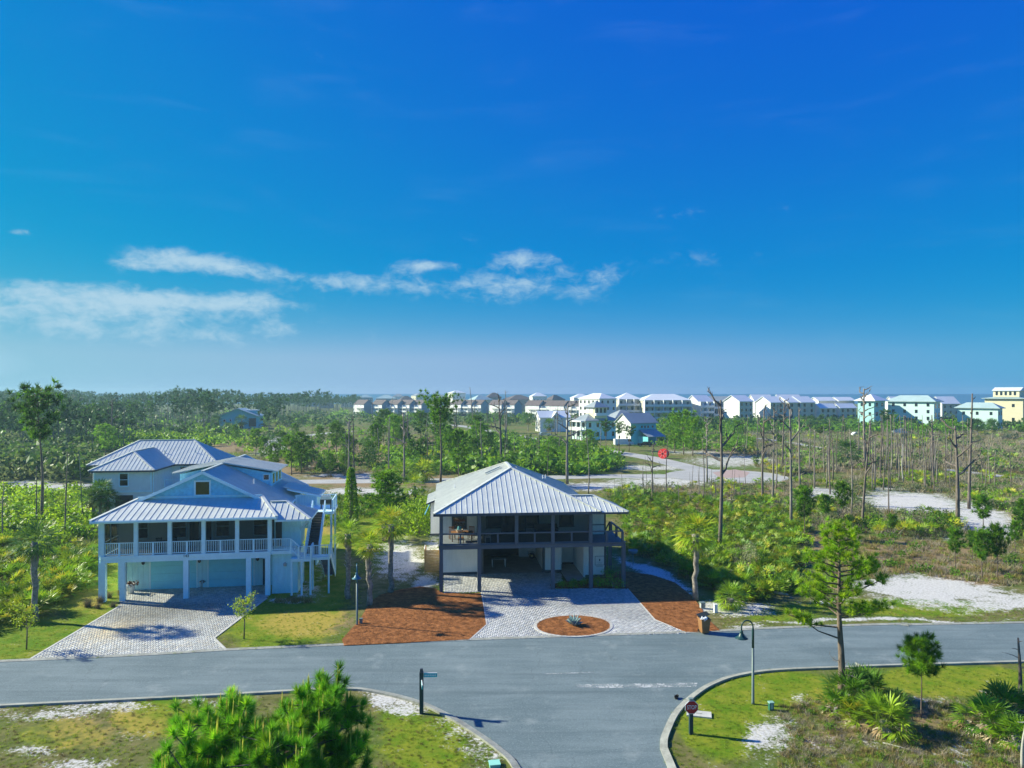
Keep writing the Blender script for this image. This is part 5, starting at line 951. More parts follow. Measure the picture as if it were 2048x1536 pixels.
# vehicles far off
def car(px, py, rz, paint, label, L=4.6, van=False):
    k = thing('parked_car', label, 'car', P(px, py), rz); W_ = 1.8; h1 = .95
    pr = [(-L/2, .35), (L/2, .35), (L/2, .8), (L/2-.15, h1), (L*.22, h1+.05), (L*.08, 1.5), (-L*.32, 1.5), (-L/2+.1, h1), (-L/2, .8)] if not van else [(-L/2, .35), (L/2, .35), (L/2, 1.0), (L/2-.5, 1.2), (L/2-1.0, 2.1), (-L/2, 2.1)]
    MB().wedge(pr, -W_/2, W_/2).build('body', paint, k)
    gl = [(L*.2, h1+.08), (L*.075, 1.42), (-L*.30, 1.42), (-L*.40, h1+.08)] if not van else [(L/2-.55, 1.25), (L/2-.95, 2.0), (L/2-1.9, 2.0), (L/2-1.9, 1.25)]
    MB().wedge(gl, -W_/2-.01, W_/2+.01).build('window', GLASSD, k)
    for x in (-L*.31, L*.31):
        for y in (-W_/2, W_/2-.2): w_ = MB().tube([(x, y-.01, .33), (x, y+.21, .33)], .33, 14).build('wheel', BLACKM, k); MB().tube([(x, y-.02, .33), (x, y+.22, .33)], .17, 10).build('rim', GALV, w_)
CW = mat('white_car_paint', (.75, .77, .78), .25, .03, 2, spec=.6); CD = mat('dark_car_paint', (.02, .025, .03), .25, .05, 2, spec=.6); CS = mat('silver_car_paint', (.35, .42, .46), .3, .04, 2, metal=.4)
car(1090, 872, R(15), CS, 'silver car parked by the low white house'); car(1247, 891, R(10), CW, 'white van parked in front of the turquoise barn house', 6.0, True); car(1290, 893, R(170), CD, 'dark car under the lean-to of the turquoise barn house'); car(1716, 872, R(5), CW, 'white car parked below the teal tower house'); car(1798, 868, R(0), CW, 'white van parked below the mint apartment building', 5.6, True)
k = thing('park_shelter', 'white-roofed shelter below the cream flats behind the dead pines', 'shelter', P(1455, 842)); MB().lathe([(5.2, 2.8), (.2, 5.2)], 8).build('roof', ROOFW, k)
for a in range(6): q = a*math.pi/3; bx('post', FWHITE, k, 4.2*math.cos(q)-.15, 4.2*math.cos(q)+.15, 4.2*math.sin(q)-.15, 4.2*math.sin(q)+.15, 0, 2.9)
# birdbath-like dish stand right of the grey house
k = thing('dish_stand', 'dark metal dish on a thin stand on the sandy strip beside the grey house', 'stand', P(1266, 1129)); MB().tube([(0, 0, 0), (0, 0, 1.0)], .05, 8).build('stem', STEEL, k); MB().lathe([(.1, .95), (.42, 1.1), (.45, 1.35), (.38, 1.35), (.05, 1.05)], 14).build('dish', STEEL, k, True)
# ================================================================= plants
BARK = mat('pine_bark', (.105, .075, .055), .9, .4, 6, 1.0, 18, col2=(.20, .15, .115), streak=(1, 1, .25)); BARKG = mat('dead_grey_wood', (.15, .125, .105), .9, .35, 5, .8, 20, col2=(.28, .245, .21), streak=(1, 1, .2)); BARKD = mat('charred_wood', (.085, .068, .058), .9, .4, 5, .8, 20, col2=(.19, .155, .13), streak=(1, 1, .2)); PALE = mat('bleached_wood', (.42, .40, .36), .85, .2, 4, .5, 20)
PBARK = mat('palm_trunk', (.17, .15, .125), .9, .35, 4, 1.0, 14, col2=(.30, .27, .23)); BOOT = mat('palm_boots', (.30, .27, .22), .9, .3, 6, col2=(.44, .41, .35))
NEEDLE = leafmat('pine_needles', .30, .5, .15); LEAF = leafmat('broad_leaves', .38, .5, .15); FAN = leafmat('palm_fans', .32, .42, .12); DRY = leafmat('dry_stems', .15, .8, .15, (1.5, 1.4, 1.2))
def unit(a): return a/np.maximum(np.linalg.norm(a, axis=-1, keepdims=True), 1e-9)
class Soup:
    """triangles gathered as arrays"""
    def __init__(s): s.V = []; s.C = []
    def tris(s, V, C): s.V.append(np.asarray(V, np.float32).reshape(-1, 3)); s.C.append(np.asarray(C, np.float32).reshape(-1, 3))
    def arr(s): V = np.concatenate(s.V); return V, np.concatenate(s.C)
    def mesh(s, name, m): V, C = s.arr(); return raw(name, V, np.arange(len(V)).reshape(-1, 3), m, C)
def needles(S, cen, dirs, n, L, w, spread, pal, rg, droop=0.0):
    k = len(cen); d = unit(np.repeat(unit(dirs), n, 0)+rg.normal(0, spread, (k*n, 3))); d[:, 2] -= droop; d = unit(d)
    c = np.repeat(cen, n, 0); L = L*rg.uniform(.7, 1.15, (k*n, 1)); s = unit(np.cross(d, rg.normal(0, 1, (k*n, 3))))*w
    V = np.stack([c-s, c+s, c+d*L], 1); col = np.array(pal)[rg.integers(0, len(pal), k)]; col = np.repeat(col*rg.uniform(.75, 1.25, (k, 1)), n, 0)*rg.uniform(.8, 1.2, (k*n, 1))
    S.tris(V, np.repeat(col, 3, 0))
GREEN_P = [(.050, .120, .010), (.075, .160, .012), (.034, .085, .010), (.105, .180, .014)]
DARK_P = [(.030, .070, .020), (.040, .090, .022), (.024, .055, .018)]
BRIGHT_P = [(.10, .20, .018), (.14, .235, .018), (.075, .16, .018), (.17, .25, .020)]
def gen_pine(h, cb, r, nb, seed, tuft=6, nn=14, nl=.42, w=.028, pal=GREEN_P, shape='cone', tr=.16, lean=.02, up=.25, spread=.75):
    """trunk with whorled limbs that end in needle tufts"""
    rg = np.random.default_rng(seed); T = MB(); S = Soup(); lx_, ly_ = rg.normal(0, lean, 2)*h
    axis_ = lambda z: np.array([lx_*(z/h)**2+.06*math.sin(z*.9+seed), ly_*(z/h)**2+.05*math.cos(z*.8), z])
    T.tube([axis_(z) for z in np.linspace(0, h*.985, 9)], list(np.linspace(tr, tr*.18, 9)), 8)
    cen = []; dr = []
    for i in range(nb):
        f = (i+rg.uniform(0, 1))/nb; z = h*(cb+(1-cb)*f*.97); a = i*2.4+rg.uniform(-.5, .5); t = (z/h-cb)/(1-cb)
        prof = {'cone': (1-t)**.75*.95+.12, 'flat': .45+.6*math.sin(min(1, t*1.2)*math.pi*.75), 'oval': .35+.75*math.sin(max(.02, min(1, t*.95+.08))*math.pi), 'tuft': .80+.25*math.sin(max(.05, t)*math.pi)}[shape]
        L = r*prof*rg.uniform(.65, 1.2); p = axis_(z); d = np.array([math.cos(a), math.sin(a), up+.55*t*rg.uniform(.3, 1)]); d /= np.linalg.norm(d)
        pts = [p+d*L*q+np.array([0, 0, .10*L*(q**2)]) for q in (0, .35, .7, 1)]; T.tube(pts, [tr*.26*(1-.5*t)+.01, tr*.18, tr*.11, .012], 5, False)
        for q in np.linspace(.35, 1.0, tuft):
            b = p+d*L*q+np.array([0, 0, .10*L*q*q]); j = rg.normal(0, .16*L*q+.04, 3); j[2] *= .6; cen.append(b+j); dr.append(d*.7+np.array([0, 0, .55])+j*.6)
    cen.append(axis_(h*.985)); dr.append(np.array([0, 0, 1.]))
    needles(S, np.array(cen), np.array(dr), nn, nl, w, spread, pal, rg); return T, S
def mk_pine(*a, **k): T, S = gen_pine(*a, **k); return T.mesh('trunk', BARK, True), S.mesh('crown', NEEDLE)
PROTO = {'tall': [mk_pine(10, .64, 1.9, 24, 11+i, 6, 22, .55, .055, DARK_P+GREEN_P[:2], 'flat', .15, .03, .02) for i in range(3)],
         'flat': [mk_pine(10, .72, 2.1, 30, 31, 7, 24, .42, .05, GREEN_P, 'flat', .16, .03, .15)],
         'young': [mk_pine(10, .30, 2.6, 30, 41+i, 6, 16, .80, .08, GREEN_P, 'oval', .13, .02, .35) for i in range(3)],
         'bright': [mk_pine(10, .25, 3.0, 30, 51+i, 6, 16, .85, .09, BRIGHT_P[:3]+GREEN_P[1:2], 'oval', .14, .02, .3) for i in range(2)],
         'cone': [mk_pine(10, .06, 3.9, 54, 61, 6, 16, .95, .07, BRIGHT_P[:3]+GREEN_P, 'cone', .16, .01, .3)],
         'small': [mk_pine(10, .42, 2.6, 28, 71+i, 6, 22, 1.05, .06, GREEN_P+DARK_P[1:2], 'oval', .15, .02, .5) for i in range(3)],
         'tuft': [mk_pine(10, .55, 2.6, 40, 81, 6, 60, 1.0, .03, GREEN_P+BRIGHT_P[:2], 'tuft', .14, .01, .25, .8)]}
def pine(kind, px, py, top, label, group=None, wide=1.0, i=0, Y=None):
    p = P(px, py); h = (py-top)*p.y/FPX*.92; tm, cm = PROTO[kind][i % len(PROTO[kind])]; s = h/10
    o = thing('pine_tree', label, 'pine', p, random.uniform(0, 6.28), group); o.scale = (s*wide, s*wide, s); link('trunk', tm, o); link('crown', cm, o); return o
# ---- dead pines
def limb(T, p, d, L, r, rg, depth, kink=.28, n=5):
    pts = [np.array(p)]; d = np.array(d, float)
    for i in range(n):
        d = unit(d+rg.normal(0, kink, 3)*np.array([1, 1, .6])); d[2] += .05; pts.append(pts[-1]+unit(d)*L/n)
    T.tube(pts, list(np.linspace(r, r*.25, n+1)), 5, False)
    if depth:
        for q in rg.integers(2, n+1, 2+depth): limb(T, pts[q], unit(d+rg.normal(0, .8, 3)), L*rg.uniform(.3, .55), r*.5, rg, depth-1, kink, 4)
def snag_proto(seed, nbr, r, forked=False, m=None, z0=.5, Lb=2.2):
    rg = np.random.default_rng(seed); T = MB(); bend = rg.normal(0, .16, 2); pts = [np.array([bend[0]*math.sin(z*.35)*.9, bend[1]*math.sin(z*.3+1)*.9, z]) for z in np.linspace(0, 10, 9)]
    T.tube(pts, list(np.linspace(r, r*.38, 9)), 7); br = []
    for i in range(nbr):
        z = 10*(z0+(1-z0)*(i+.6)/nbr); k = min(7, int(z/10*8)); a = rg.uniform(0, 6.28) if not forked else (0 if i % 2 else math.pi)+rg.normal(0, .5); B = MB(); limb(B, pts[k]*(1-(z/1.25-k))+pts[k+1]*(z/1.25-k), [math.cos(a), math.sin(a)*.6, .5 if forked else .25], Lb*rg.uniform(.5, 1.1)*(1.15-z/14), r*(.60 if forked else .40), rg, 1 if forked else 0); br.append(B.mesh('branch', m, True))
    return T.mesh('trunk', m, True), br
SN = {'pole': [snag_proto(100+i, 0, .11, m=(BARKG, BARKD)[i % 2]) for i in range(4)], 'stub': [snag_proto(110+i, 4, .13, m=(BARKG, BARKD)[i % 2], Lb=1.5) for i in range(4)],
      'fork': [snag_proto(120+i, 6, .18, True, (BARKD, BARKG)[i % 2], .45, 3.6) for i in range(4)], 'twig': [snag_proto(130+i, 9, .15, True, (BARKG, BARKD)[i % 2], .6, 2.6) for i in range(3)], 'pale': [snag_proto(140, 3, .16, True, PALE, .6, 1.5)]}
def snag(kind, px, py, top, label, i=0, group='dead pine trunks', thick=1.0, rz=None):
    p = P(px, py); h = (py-top)*p.y/FPX; tm, brs = SN[kind][i % len(SN[kind])]; s = h/10; th = thick*1.0
    o = thing('dead_pine', label, 'dead tree', p, random.uniform(0, 6.28) if rz is None else rz, group); o.scale = (max(s, .6)*th, max(s, .6)*th, s)
    o.rotation_euler = (random.gauss(0, .022), random.gauss(0, .022), o.rotation_euler.z)
    link('trunk', tm, o)
    for b in brs: link('branch', b, o)
    return o
# ---- palms and palmettos
def fan(S, o, d, L, n, pal, rg, pet=.45, arc=2.3, droop=.35, w=.035):
    """one palm fan: stalk and splayed leaflets"""
    d = unit(np.array(d, float)); up = np.array([0, 0, 1.]); s = unit(np.cross(d, up)+1e-6); u = np.cross(s, d); hub = np.array(o)+d*L*pet; c0 = np.array(pal[rg.integers(0, len(pal))])*rg.uniform(.75, 1.25)
    sw = s*.018; S.tris([[o-sw, o+sw, hub]], np.repeat([c0*.8], 3, 0))
    a = np.linspace(-arc/2, arc/2, n)+rg.normal(0, .05, n); ld = d[None]*np.cos(a)[:, None]+s[None]*np.sin(a)[:, None]+u[None]*(.12*rg.normal(0, 1, (n, 1))); ld[:, 2] -= droop*.35*np.abs(np.sin(a)); ld = unit(ld); LL = (L*(1-pet)*(.75+.3*np.cos(a)))[:, None]
    side = unit(np.cross(ld, u+rg.normal(0, .2, (n, 3))))*w; mid = hub+ld*LL*.5; tip = hub+ld*LL; tip[:, 2] -= droop*LL[:, 0]*rg.uniform(.2, .6, n)
    V = np.concatenate([np.stack([np.repeat(hub[None], n, 0), mid-side, mid+side], 1), np.stack([mid-side, tip, mid+side], 1)]); S.tris(V, np.repeat(np.concatenate([np.repeat(c0[None]*rg.uniform(.9, 1.1, (n, 1)), 1, 0)]*2), 3, 0))
PALM_C = [(.13, .20, .024), (.165, .235, .026), (.09, .15, .02), (.19, .23, .03)]; PALM_Y = [(.24, .27, .025), (.19, .25, .022), (.28, .24, .035), (.15, .21, .02)]; PALM_B = [(.05, .10, .03), (.065, .12, .035), (.04, .08, .026)]; PMT_C = [(.085, .165, .018), (.12, .20, .02), (.06, .12, .018), (.155, .215, .022)]; PMT_Y = [(.16, .205, .018), (.21, .22, .02), (.12, .18, .016), (.25, .21, .03)]
def gen_palm(seed, pal, nf=34, L=1.55, dead=6):
    rg = np.random.default_rng(seed); S = Soup()
    for i in range(nf):
        a = i*2.39996; e = 1.35-2.0*(i/nf)**.8; fan(S, np.array([0, 0, 0.]), [math.cos(a)*math.cos(e), math.sin(a)*math.cos(e), math.sin(e)], L*rg.uniform(.85, 1.1), 15, pal, rg)
    for i in range(dead): a = rg.uniform(0, 6.28); fan(S, np.array([0, 0, -.15]), [math.cos(a)*.4, math.sin(a)*.4, -.9], L*rg.uniform(.5, .8), 9, [(.22, .16, .09), (.30, .25, .18)], rg, droop=.1)
    return S.mesh('crown', FAN)
PALMP = {'g': [gen_palm(1, PALM_C), gen_palm(2, PALM_C)], 'y': [gen_palm(3, PALM_Y), gen_palm(4, PALM_Y)], 'b': [gen_palm(5, PALM_B), gen_palm(6, PALM_B, dead=10)]}
def trunk_mesh(seed, boots):
    rg = np.random.default_rng(seed); T = MB(); T.tube([(rg.normal(0, .015), rg.normal(0, .015), z) for z in np.linspace(0, 1, 10)], [.062, .05, .046, .044, .044, .045, .047, .052, .056, .05], 12); return T.mesh('trunk', PBARK, True)
TRK = [trunk_mesh(i, 1) for i in range(2)]
def palm(px, py, pc, label, kind='g', i=0, size=1.0, boots=0.0, group='cabbage palms'):
    """cabbage palm from its foot to the middle of its crown; boots = share of the trunk that keeps its criss-cross leaf bases"""
    p = P(px, py); h = (py-pc)*p.y/FPX; o = thing('cabbage_palm', label, 'palm', p, random.uniform(0, 6.28), group); k = 4.2*min(1, size)*1.05
    t_ = link('trunk', TRK[i % 2], o); t_.scale = (k, k, h); c = link('crown', PALMP[kind][i % 2], o, (0, 0, h), 0, size)
    if boots:
        B = MB(); n = int(46*boots); rr = .046*k
        for j in range(n):
            a = j*2.39996; z = h*(1-boots)+h*boots*j/n; q = np.array([math.cos(a), math.sin(a), 0]); B.bar(q*rr*.8+np.array([0, 0, z]), q*(rr+.11)+np.array([0, 0, z+.22]), .11, .03, (q[0], q[1], .3))
        B.build('leaf_bases', BOOT, o)
    return o
def gen_palmetto(seed, pal, nf=16, L=1.2, nl=11, w=.03):
    rg = np.random.default_rng(seed); S = Soup()
    for i in range(nf): a = rg.uniform(0, 6.28); e = rg.uniform(.25, 1.35); o = np.array([rg.normal(0, .25), rg.normal(0, .25), .05]); fan(S, o, [math.cos(a)*math.cos(e), math.sin(a)*math.cos(e), math.sin(e)], L*rg.uniform(.7, 1.1), nl, pal, rg, .55, 2.6, .25, w)
    return S.arr()
PMT = [gen_palmetto(200+i, PMT_C if i < 3 else PMT_Y) for i in range(6)]; PMT_LO = [gen_palmetto(220+i, PMT_C if i < 2 else PMT_Y, 10, 1.25, 7, .05) for i in range(4)]
def bush_arr(seed, n, pal, size=.11, flat=.8):
    v, f, c = leafball(n, 1.0, size, (1, 1, 1), seed, flat, 8); rg = np.random.default_rng(seed); pc = np.array(pal)[rg.integers(0, len(pal), n)]; c = c*np.repeat(pc, 4, 0); q = v.reshape(-1, 4, 3); qc = c.reshape(-1, 4, 3)
    q = q+np.array([0, 0, .62]); q[:, :, 2] = np.maximum(q[:, :, 2], .02)
    return np.concatenate([q[:, [0, 1, 2]], q[:, [0, 2, 3]]]).reshape(-1, 3), np.concatenate([qc[:, [0, 1, 2]], qc[:, [0, 2, 3]]]).reshape(-1, 3)
SH_G = [(.075, .145, .016), (.10, .18, .018), (.05, .105, .016)]; SH_Y = [(.17, .25, .015), (.20, .27, .018), (.13, .21, .014)]; SH_D = [(.030, .065, .022), (.045, .085, .026), (.06, .10, .03)]; SH_GREY = [(.105, .125, .075), (.14, .15, .095), (.075, .095, .055)]
def blades_arr(seed, n, h, w, pal, spread=.5, rad=.3):
    rg = np.random.default_rng(seed); c = np.stack([rg.normal(0, rad, n), rg.normal(0, rad, n), np.zeros(n)], 1); d = unit(np.stack([rg.normal(0, spread, n), rg.normal(0, spread, n), np.ones(n)], 1)); s = unit(np.cross(d, rg.normal(0, 1, (n, 3))))*w; L = h*rg.uniform(.5, 1.1, (n, 1))
    V = np.stack([c-s, c+s, c+d*L], 1); col = np.array(pal)[rg.integers(0, len(pal), n)]*rg.uniform(.75, 1.25, (n, 1)); return V.reshape(-1, 3), np.repeat(col, 3, 0)
BUSH = {'g': [bush_arr(300+i, 110, SH_G, .17) for i in range(3)], 'y': [bush_arr(310+i, 110, SH_Y, .17) for i in range(3)], 'd': [bush_arr(320+i, 100, SH_D, .19) for i in range(3)], 'grey': [bush_arr(330+i, 90, SH_GREY, .15) for i in range(3)]}
GRY = [(.24, .22, .18), (.17, .155, .125), (.30, .285, .245)]; STRAWC = [(.28, .215, .11), (.21, .16, .08), (.17, .15, .06), (.12, .13, .035)]; GRS = [(.10, .15, .02), (.14, .17, .03), (.18, .17, .05)]
TWIG = [blades_arr(340+i, 46, 1.2, .022, GRY, .7, .35) for i in range(3)]; TUSS = [blades_arr(350+i, 30, .8, .03, STRAWC, .55, .28) for i in range(3)]; GTUF = [blades_arr(360+i, 26, .75, .032, GRS, .5, .28) for i in range(3)]
LO = {k: [bush_arr(330+20*j+i, 44, p_, .27) for i in range(3)] for j, (k, p_) in enumerate((('g', SH_G), ('y', SH_Y), ('d', SH_D), ('grey', SH_GREY)))}
KINDS = {'lo_g': (LO['g'], LEAF), 'lo_y': (LO['y'], LEAF), 'lo_d': (LO['d'], LEAF), 'lo_grey': (LO['grey'], LEAF), 'palmetto': (PMT, FAN), 'palmetto_lo': (PMT_LO, FAN), 'bush_g': (BUSH['g'], LEAF), 'bush_y': (BUSH['y'], LEAF), 'bush_d': (BUSH['d'], LEAF), 'bush_grey': (BUSH['grey'], LEAF), 'twig': (TWIG, DRY), 'tussock': (TUSS, DRY), 'grass': (GTUF, LEAF)}
# footprints that stay clear
FOOT = [[(-32.5, 53.5), (-14, 55.5), (-16.5, 75), (-35, 73)], [(-7.5, 56.3), (9.8, 57.8), (8, 77), (-9.5, 75.5)], [(-58.5, 90), (-40, 92), (-42, 110), (-60, 108)]]
KEEP = [ROAD, DRIVE1, DRIVE2, MULCH_L, MULCH_R, CUL]+BACK+FOOT
def free(x, y):
    k = np.ones(len(x), bool)
    for pl in KEEP: k &= ~inside(x, y, pl)
    return k
BATCH = {}
def scatter(kind, poly, n, s0, s1, seed, sandmax=.55, tint=(1, 1, 1), clump=0.0, lawnmax=9):
    """plants of one kind rooted on the ground inside an outline"""
    rg = np.random.default_rng(seed); xs = [p[0] for p in poly]; ys = [p[1] for p in poly]; px = rg.uniform(min(xs), max(xs), n*4); py = rg.uniform(min(ys), max(ys), n*4); k = inside(px, py, poly); px, py = px[k], py[k]
    Y = CAMH*FPX/(py-HOR); X = (px-1024)/FPX*Y; k = free(X, Y); X, Y = X[k], Y[k]; sa_, la_, br_, gn_ = ground_fields(X, Y); k = (sa_ < sandmax) & (la_ < lawnmax)
    if clump: k &= fbm(X*.12, Y*.12, seed, 3) > clump
    X, Y = X[k][:n], Y[k][:n]; arrs, m = KINDS[kind]; pick = rg.integers(0, len(arrs), len(X)); sc = rg.uniform(s0, s1, len(X)); rot = rg.uniform(0, 6.28, len(X)); tv = rg.uniform(.75, 1.25, len(X))
    for j, (V, C) in enumerate(arrs):
        q = np.where(pick == j)[0]
        if not len(q): continue
        c, s = np.cos(rot[q])[:, None], np.sin(rot[q])[:, None]; S_ = sc[q][:, None]
        W3 = np.stack([(V[None, :, 0]*c-V[None, :, 1]*s)*S_+X[q][:, None], (V[None, :, 0]*s+V[None, :, 1]*c)*S_+Y[q][:, None], V[None, :, 2]*S_], 2)
        BATCH.setdefault(kind, Soup()).tris(W3, np.clip(C[None]*tv[q][:, None, None]*np.array(tint), 0, 1))
    return len(X)
Q = lambda *p: list(p)
scatter('palmetto', Q((-70, 1075), (120, 1080), (205, 1118), (200, 1165), (120, 1200), (55, 1245), (-70, 1270)), 190, 1.0, 1.7, 1, lawnmax=.7); scatter('bush_g', Q((-70, 1080), (120, 1090), (200, 1130), (120, 1195), (-70, 1250)), 60, .6, 1.1, 2, lawnmax=.7)
scatter('bush_y', Q((-70, 985), (170, 985), (195, 1010), (195, 1095), (-70, 1090)), 130, .7, 1.6, 3); scatter('twig', Q((-70, 1000), (190, 1000), (195, 1095), (-70, 1100)), 90, .8, 1.5, 4); scatter('grass', Q((60, 1030), (195, 1020), (205, 1125), (100, 1100)), 220, .8, 1.4, 5); scatter('bush_g', Q((-70, 985), (170, 985), (195, 1090), (-70, 1080)), 70, .8, 1.6, 6); scatter('palmetto', Q((-70, 1000), (190, 1010), (195, 1080), (-70, 1085)), 90, .9, 1.5, 61)
scatter('bush_d', Q((-80, 885), (180, 890), (180, 965), (-80, 968)), 110, 2.0, 3.8, 7); scatter('bush_grey', Q((-80, 885), (180, 890), (180, 965), (-80, 968)), 130, 1.6, 3.4, 8)
scatter('grass', Q((636, 985), (872, 985), (872, 1060), (760, 1075), (640, 1055)), 330, .6, 1.3, 9, lawnmax=.9); scatter('bush_g', Q((640, 990), (870, 985), (860, 1030), (760, 1060), (645, 1050)), 50, .5, 1.1, 10, lawnmax=.8); scatter('tussock', Q((636, 985), (872, 985), (860, 1040), (640, 1050)), 160, .7, 1.3, 11, lawnmax=.8); scatter('palmetto', Q((700, 1000), (860, 990), (860, 1040), (760, 1062), (690, 1050)), 40, .8, 1.3, 12, lawnmax=.8)
R4 = Q((1222, 990), (1440, 1002), (1570, 1010), (1625, 1060), (1600, 1130), (1590, 1180), (1500, 1205), (1400, 1172), (1330, 1132), (1262, 1108))
scatter('palmetto', R4, 500, .8, 1.45, 13, sandmax=.8); scatter('bush_g', R4, 35, .5, 1.0, 14); scatter('bush_y', R4, 45, .5, 1.0, 15); scatter('bush_grey', R4, 50, .5, 1.0, 16); scatter('tussock', R4, 320, .6, 1.2, 17)
R5 = Q((1200, 970), (1290, 960), (1560, 965), (1700, 940), (2130, 955), (2130, 1095), (1640, 1062), (1500, 1004), (1225, 1005))
scatter('bush_grey', R5, 200, .4, 1.1, 18); scatter('bush_g', R5, 70, .4, 1.1, 19); scatter('bush_y', R5, 60, .4, 1.0, 191, clump=.5); scatter('twig', R5, 620, .5, 1.4, 20); scatter('palmetto_lo', R5, 240, .8, 1.4, 21, clump=.5); scatter('grass', R5, 200, .5, 1.1, 22); scatter('tussock', R5, 620, .5, 1.2, 23)
R6 = Q((1630, 1072), (2130, 1085), (2130, 1175), (1980, 1170), (1700, 1160)); scatter('tussock', R6, 560, .35, .8, 24); scatter('twig', R6, 160, .4, .8, 25); scatter('grass', R6, 300, .3, .7, 26); scatter('bush_g', R6, 30, .3, .7, 27)
R7 = Q((1470, 858), (2130, 862), (2130, 950), (1700, 938), (1560, 955), (1480, 915)); scatter('twig', R7, 1000, 1.0, 2.2, 28); scatter('lo_grey', R7, 260, .6, 1.7, 29); scatter('lo_g', R7, 70, .8, 1.8, 30, clump=.45); scatter('tussock', R7, 1200, .9, 1.8, 31); scatter('palmetto_lo', R7, 100, 1.0, 1.9, 32, clump=.5)
R8 = Q((930, 876), (1010, 872), (1215, 905), (1245, 935), (1180, 950), (930, 952)); scatter('lo_g', R8, 270, 1.3, 2.6, 33); scatter('lo_y', R8, 80, 1.2, 2.4, 34); scatter('palmetto_lo', R8, 70, 1.2, 2.0, 35); scatter('lo_d', R8, 60, 1.3, 2.5, 36)
R9 = Q((470, 852), (940, 848), (940, 950), (640, 955), (470, 910)); scatter('lo_g', R9, 70, .8, 2.2, 37, clump=.55); scatter('tussock', R9, 500, .7, 1.5, 38); scatter('lo_d', R9, 60, 1.0, 2.6, 39, clump=.5); scatter('twig', R9, 260, .8, 1.8, 40); scatter('grass', R9, 200, .8, 1.5, 41); scatter('lo_y', R9, 40, 1.0, 2.2, 401, clump=.5)
R9b = Q((780, 905), (960, 905), (960, 948), (780, 955)); scatter('lo_g', R9b, 90, 1.0, 2.4, 402); scatter('lo_y', R9b, 30, 1.0, 2.0, 403); scatter('palmetto_lo', R9b, 60, 1.2, 1.9, 404)
R10 = Q((-120, 828), (1480, 828), (1480, 858), (940, 850), (470, 855), (470, 880), (-120, 885)); scatter('lo_d', R10, 420, 2.0, 4.2, 42); scatter('lo_g', R10, 260, 1.6, 3.6, 43, clump=.42); scatter('lo_d', R10, 200, 2.0, 3.4, 44); scatter('lo_grey', R10, 90, 1.6, 3.0, 441)
scatter('lo_d', Q((1300, 842), (2130, 842), (2130, 862), (1300, 862)), 300, 2.2, 4.2, 45); scatter('lo_g', Q((1300, 846), (2130, 846), (2130, 866), (1300, 868)), 240, 1.8, 3.6, 46); scatter('lo_g', Q((1180, 860), (1480, 858), (1490, 905), (1340, 900)), 120, 1.0, 2.2, 47); scatter('lo_y', Q((180, 870), (470, 862), (470, 885), (180, 895)), 90, 1.4, 2.8, 48); scatter('lo_g', Q((180, 870), (480, 862), (480, 890), (180, 905)), 130, 1.5, 3.0, 49)
RF = Q((1560, 1400), (2130, 1390), (2130, 1600), (1560, 1600)); scatter('tussock', RF, 900, .16, .4, 50, sandmax=.8); scatter('twig', RF, 420, .15, .38, 51, sandmax=1.2); scatter('grass', RF, 700, .14, .34, 52); scatter('bush_g', RF, 60, .12, .3, 53)
for k_, poly, n, sd in (('grass', Q((-60, 1395), (1040, 1395), (1040, 1600), (-60, 1600)), 2600, 60), ('tussock', Q((-60, 1395), (1040, 1395), (1040, 1600), (-60, 1600)), 900, 61), ('grass', Q((1330, 1335), (2130, 1325), (2130, 1600), (1330, 1600)), 2600, 62), ('grass', Q((-60, 1150), (760, 1050), (700, 1300), (-60, 1325)), 2200, 63), ('grass', Q((1440, 1205), (2130, 1195), (2130, 1252), (1440, 1262)), 900, 64), ('tussock', Q((1440, 1205), (2130, 1195), (2130, 1252), (1440, 1262)), 300, 65)):
    scatter(k_, poly, n, .09, .19, sd, sandmax=.75)
scatter('twig', Q((1470, 1100), (1560, 1100), (1560, 1150), (1470, 1150)), 14, 1.0, 1.6, 70); scatter('tussock', Q((540, 1195), (620, 1190), (620, 1205), (540, 1207)), 26, .4, .8, 71, sandmax=2)
names = {'lo_g': 'green_undergrowth', 'lo_y': 'yellow_green_undergrowth', 'lo_d': 'dark_undergrowth', 'lo_grey': 'grey_green_scrub', 'palmetto': 'palmetto_thicket', 'palmetto_lo': 'palmetto_thicket', 'bush_g': 'green_undergrowth', 'bush_y': 'yellow_green_undergrowth', 'bush_d': 'dark_undergrowth', 'bush_grey': 'grey_green_scrub', 'twig': 'bare_twig_scrub', 'tussock': 'dry_grass', 'grass': 'grass'}
for k_, S in BATCH.items(): struct(names[k_], S.mesh(names[k_], KINDS[k_][1]), 'stuff')

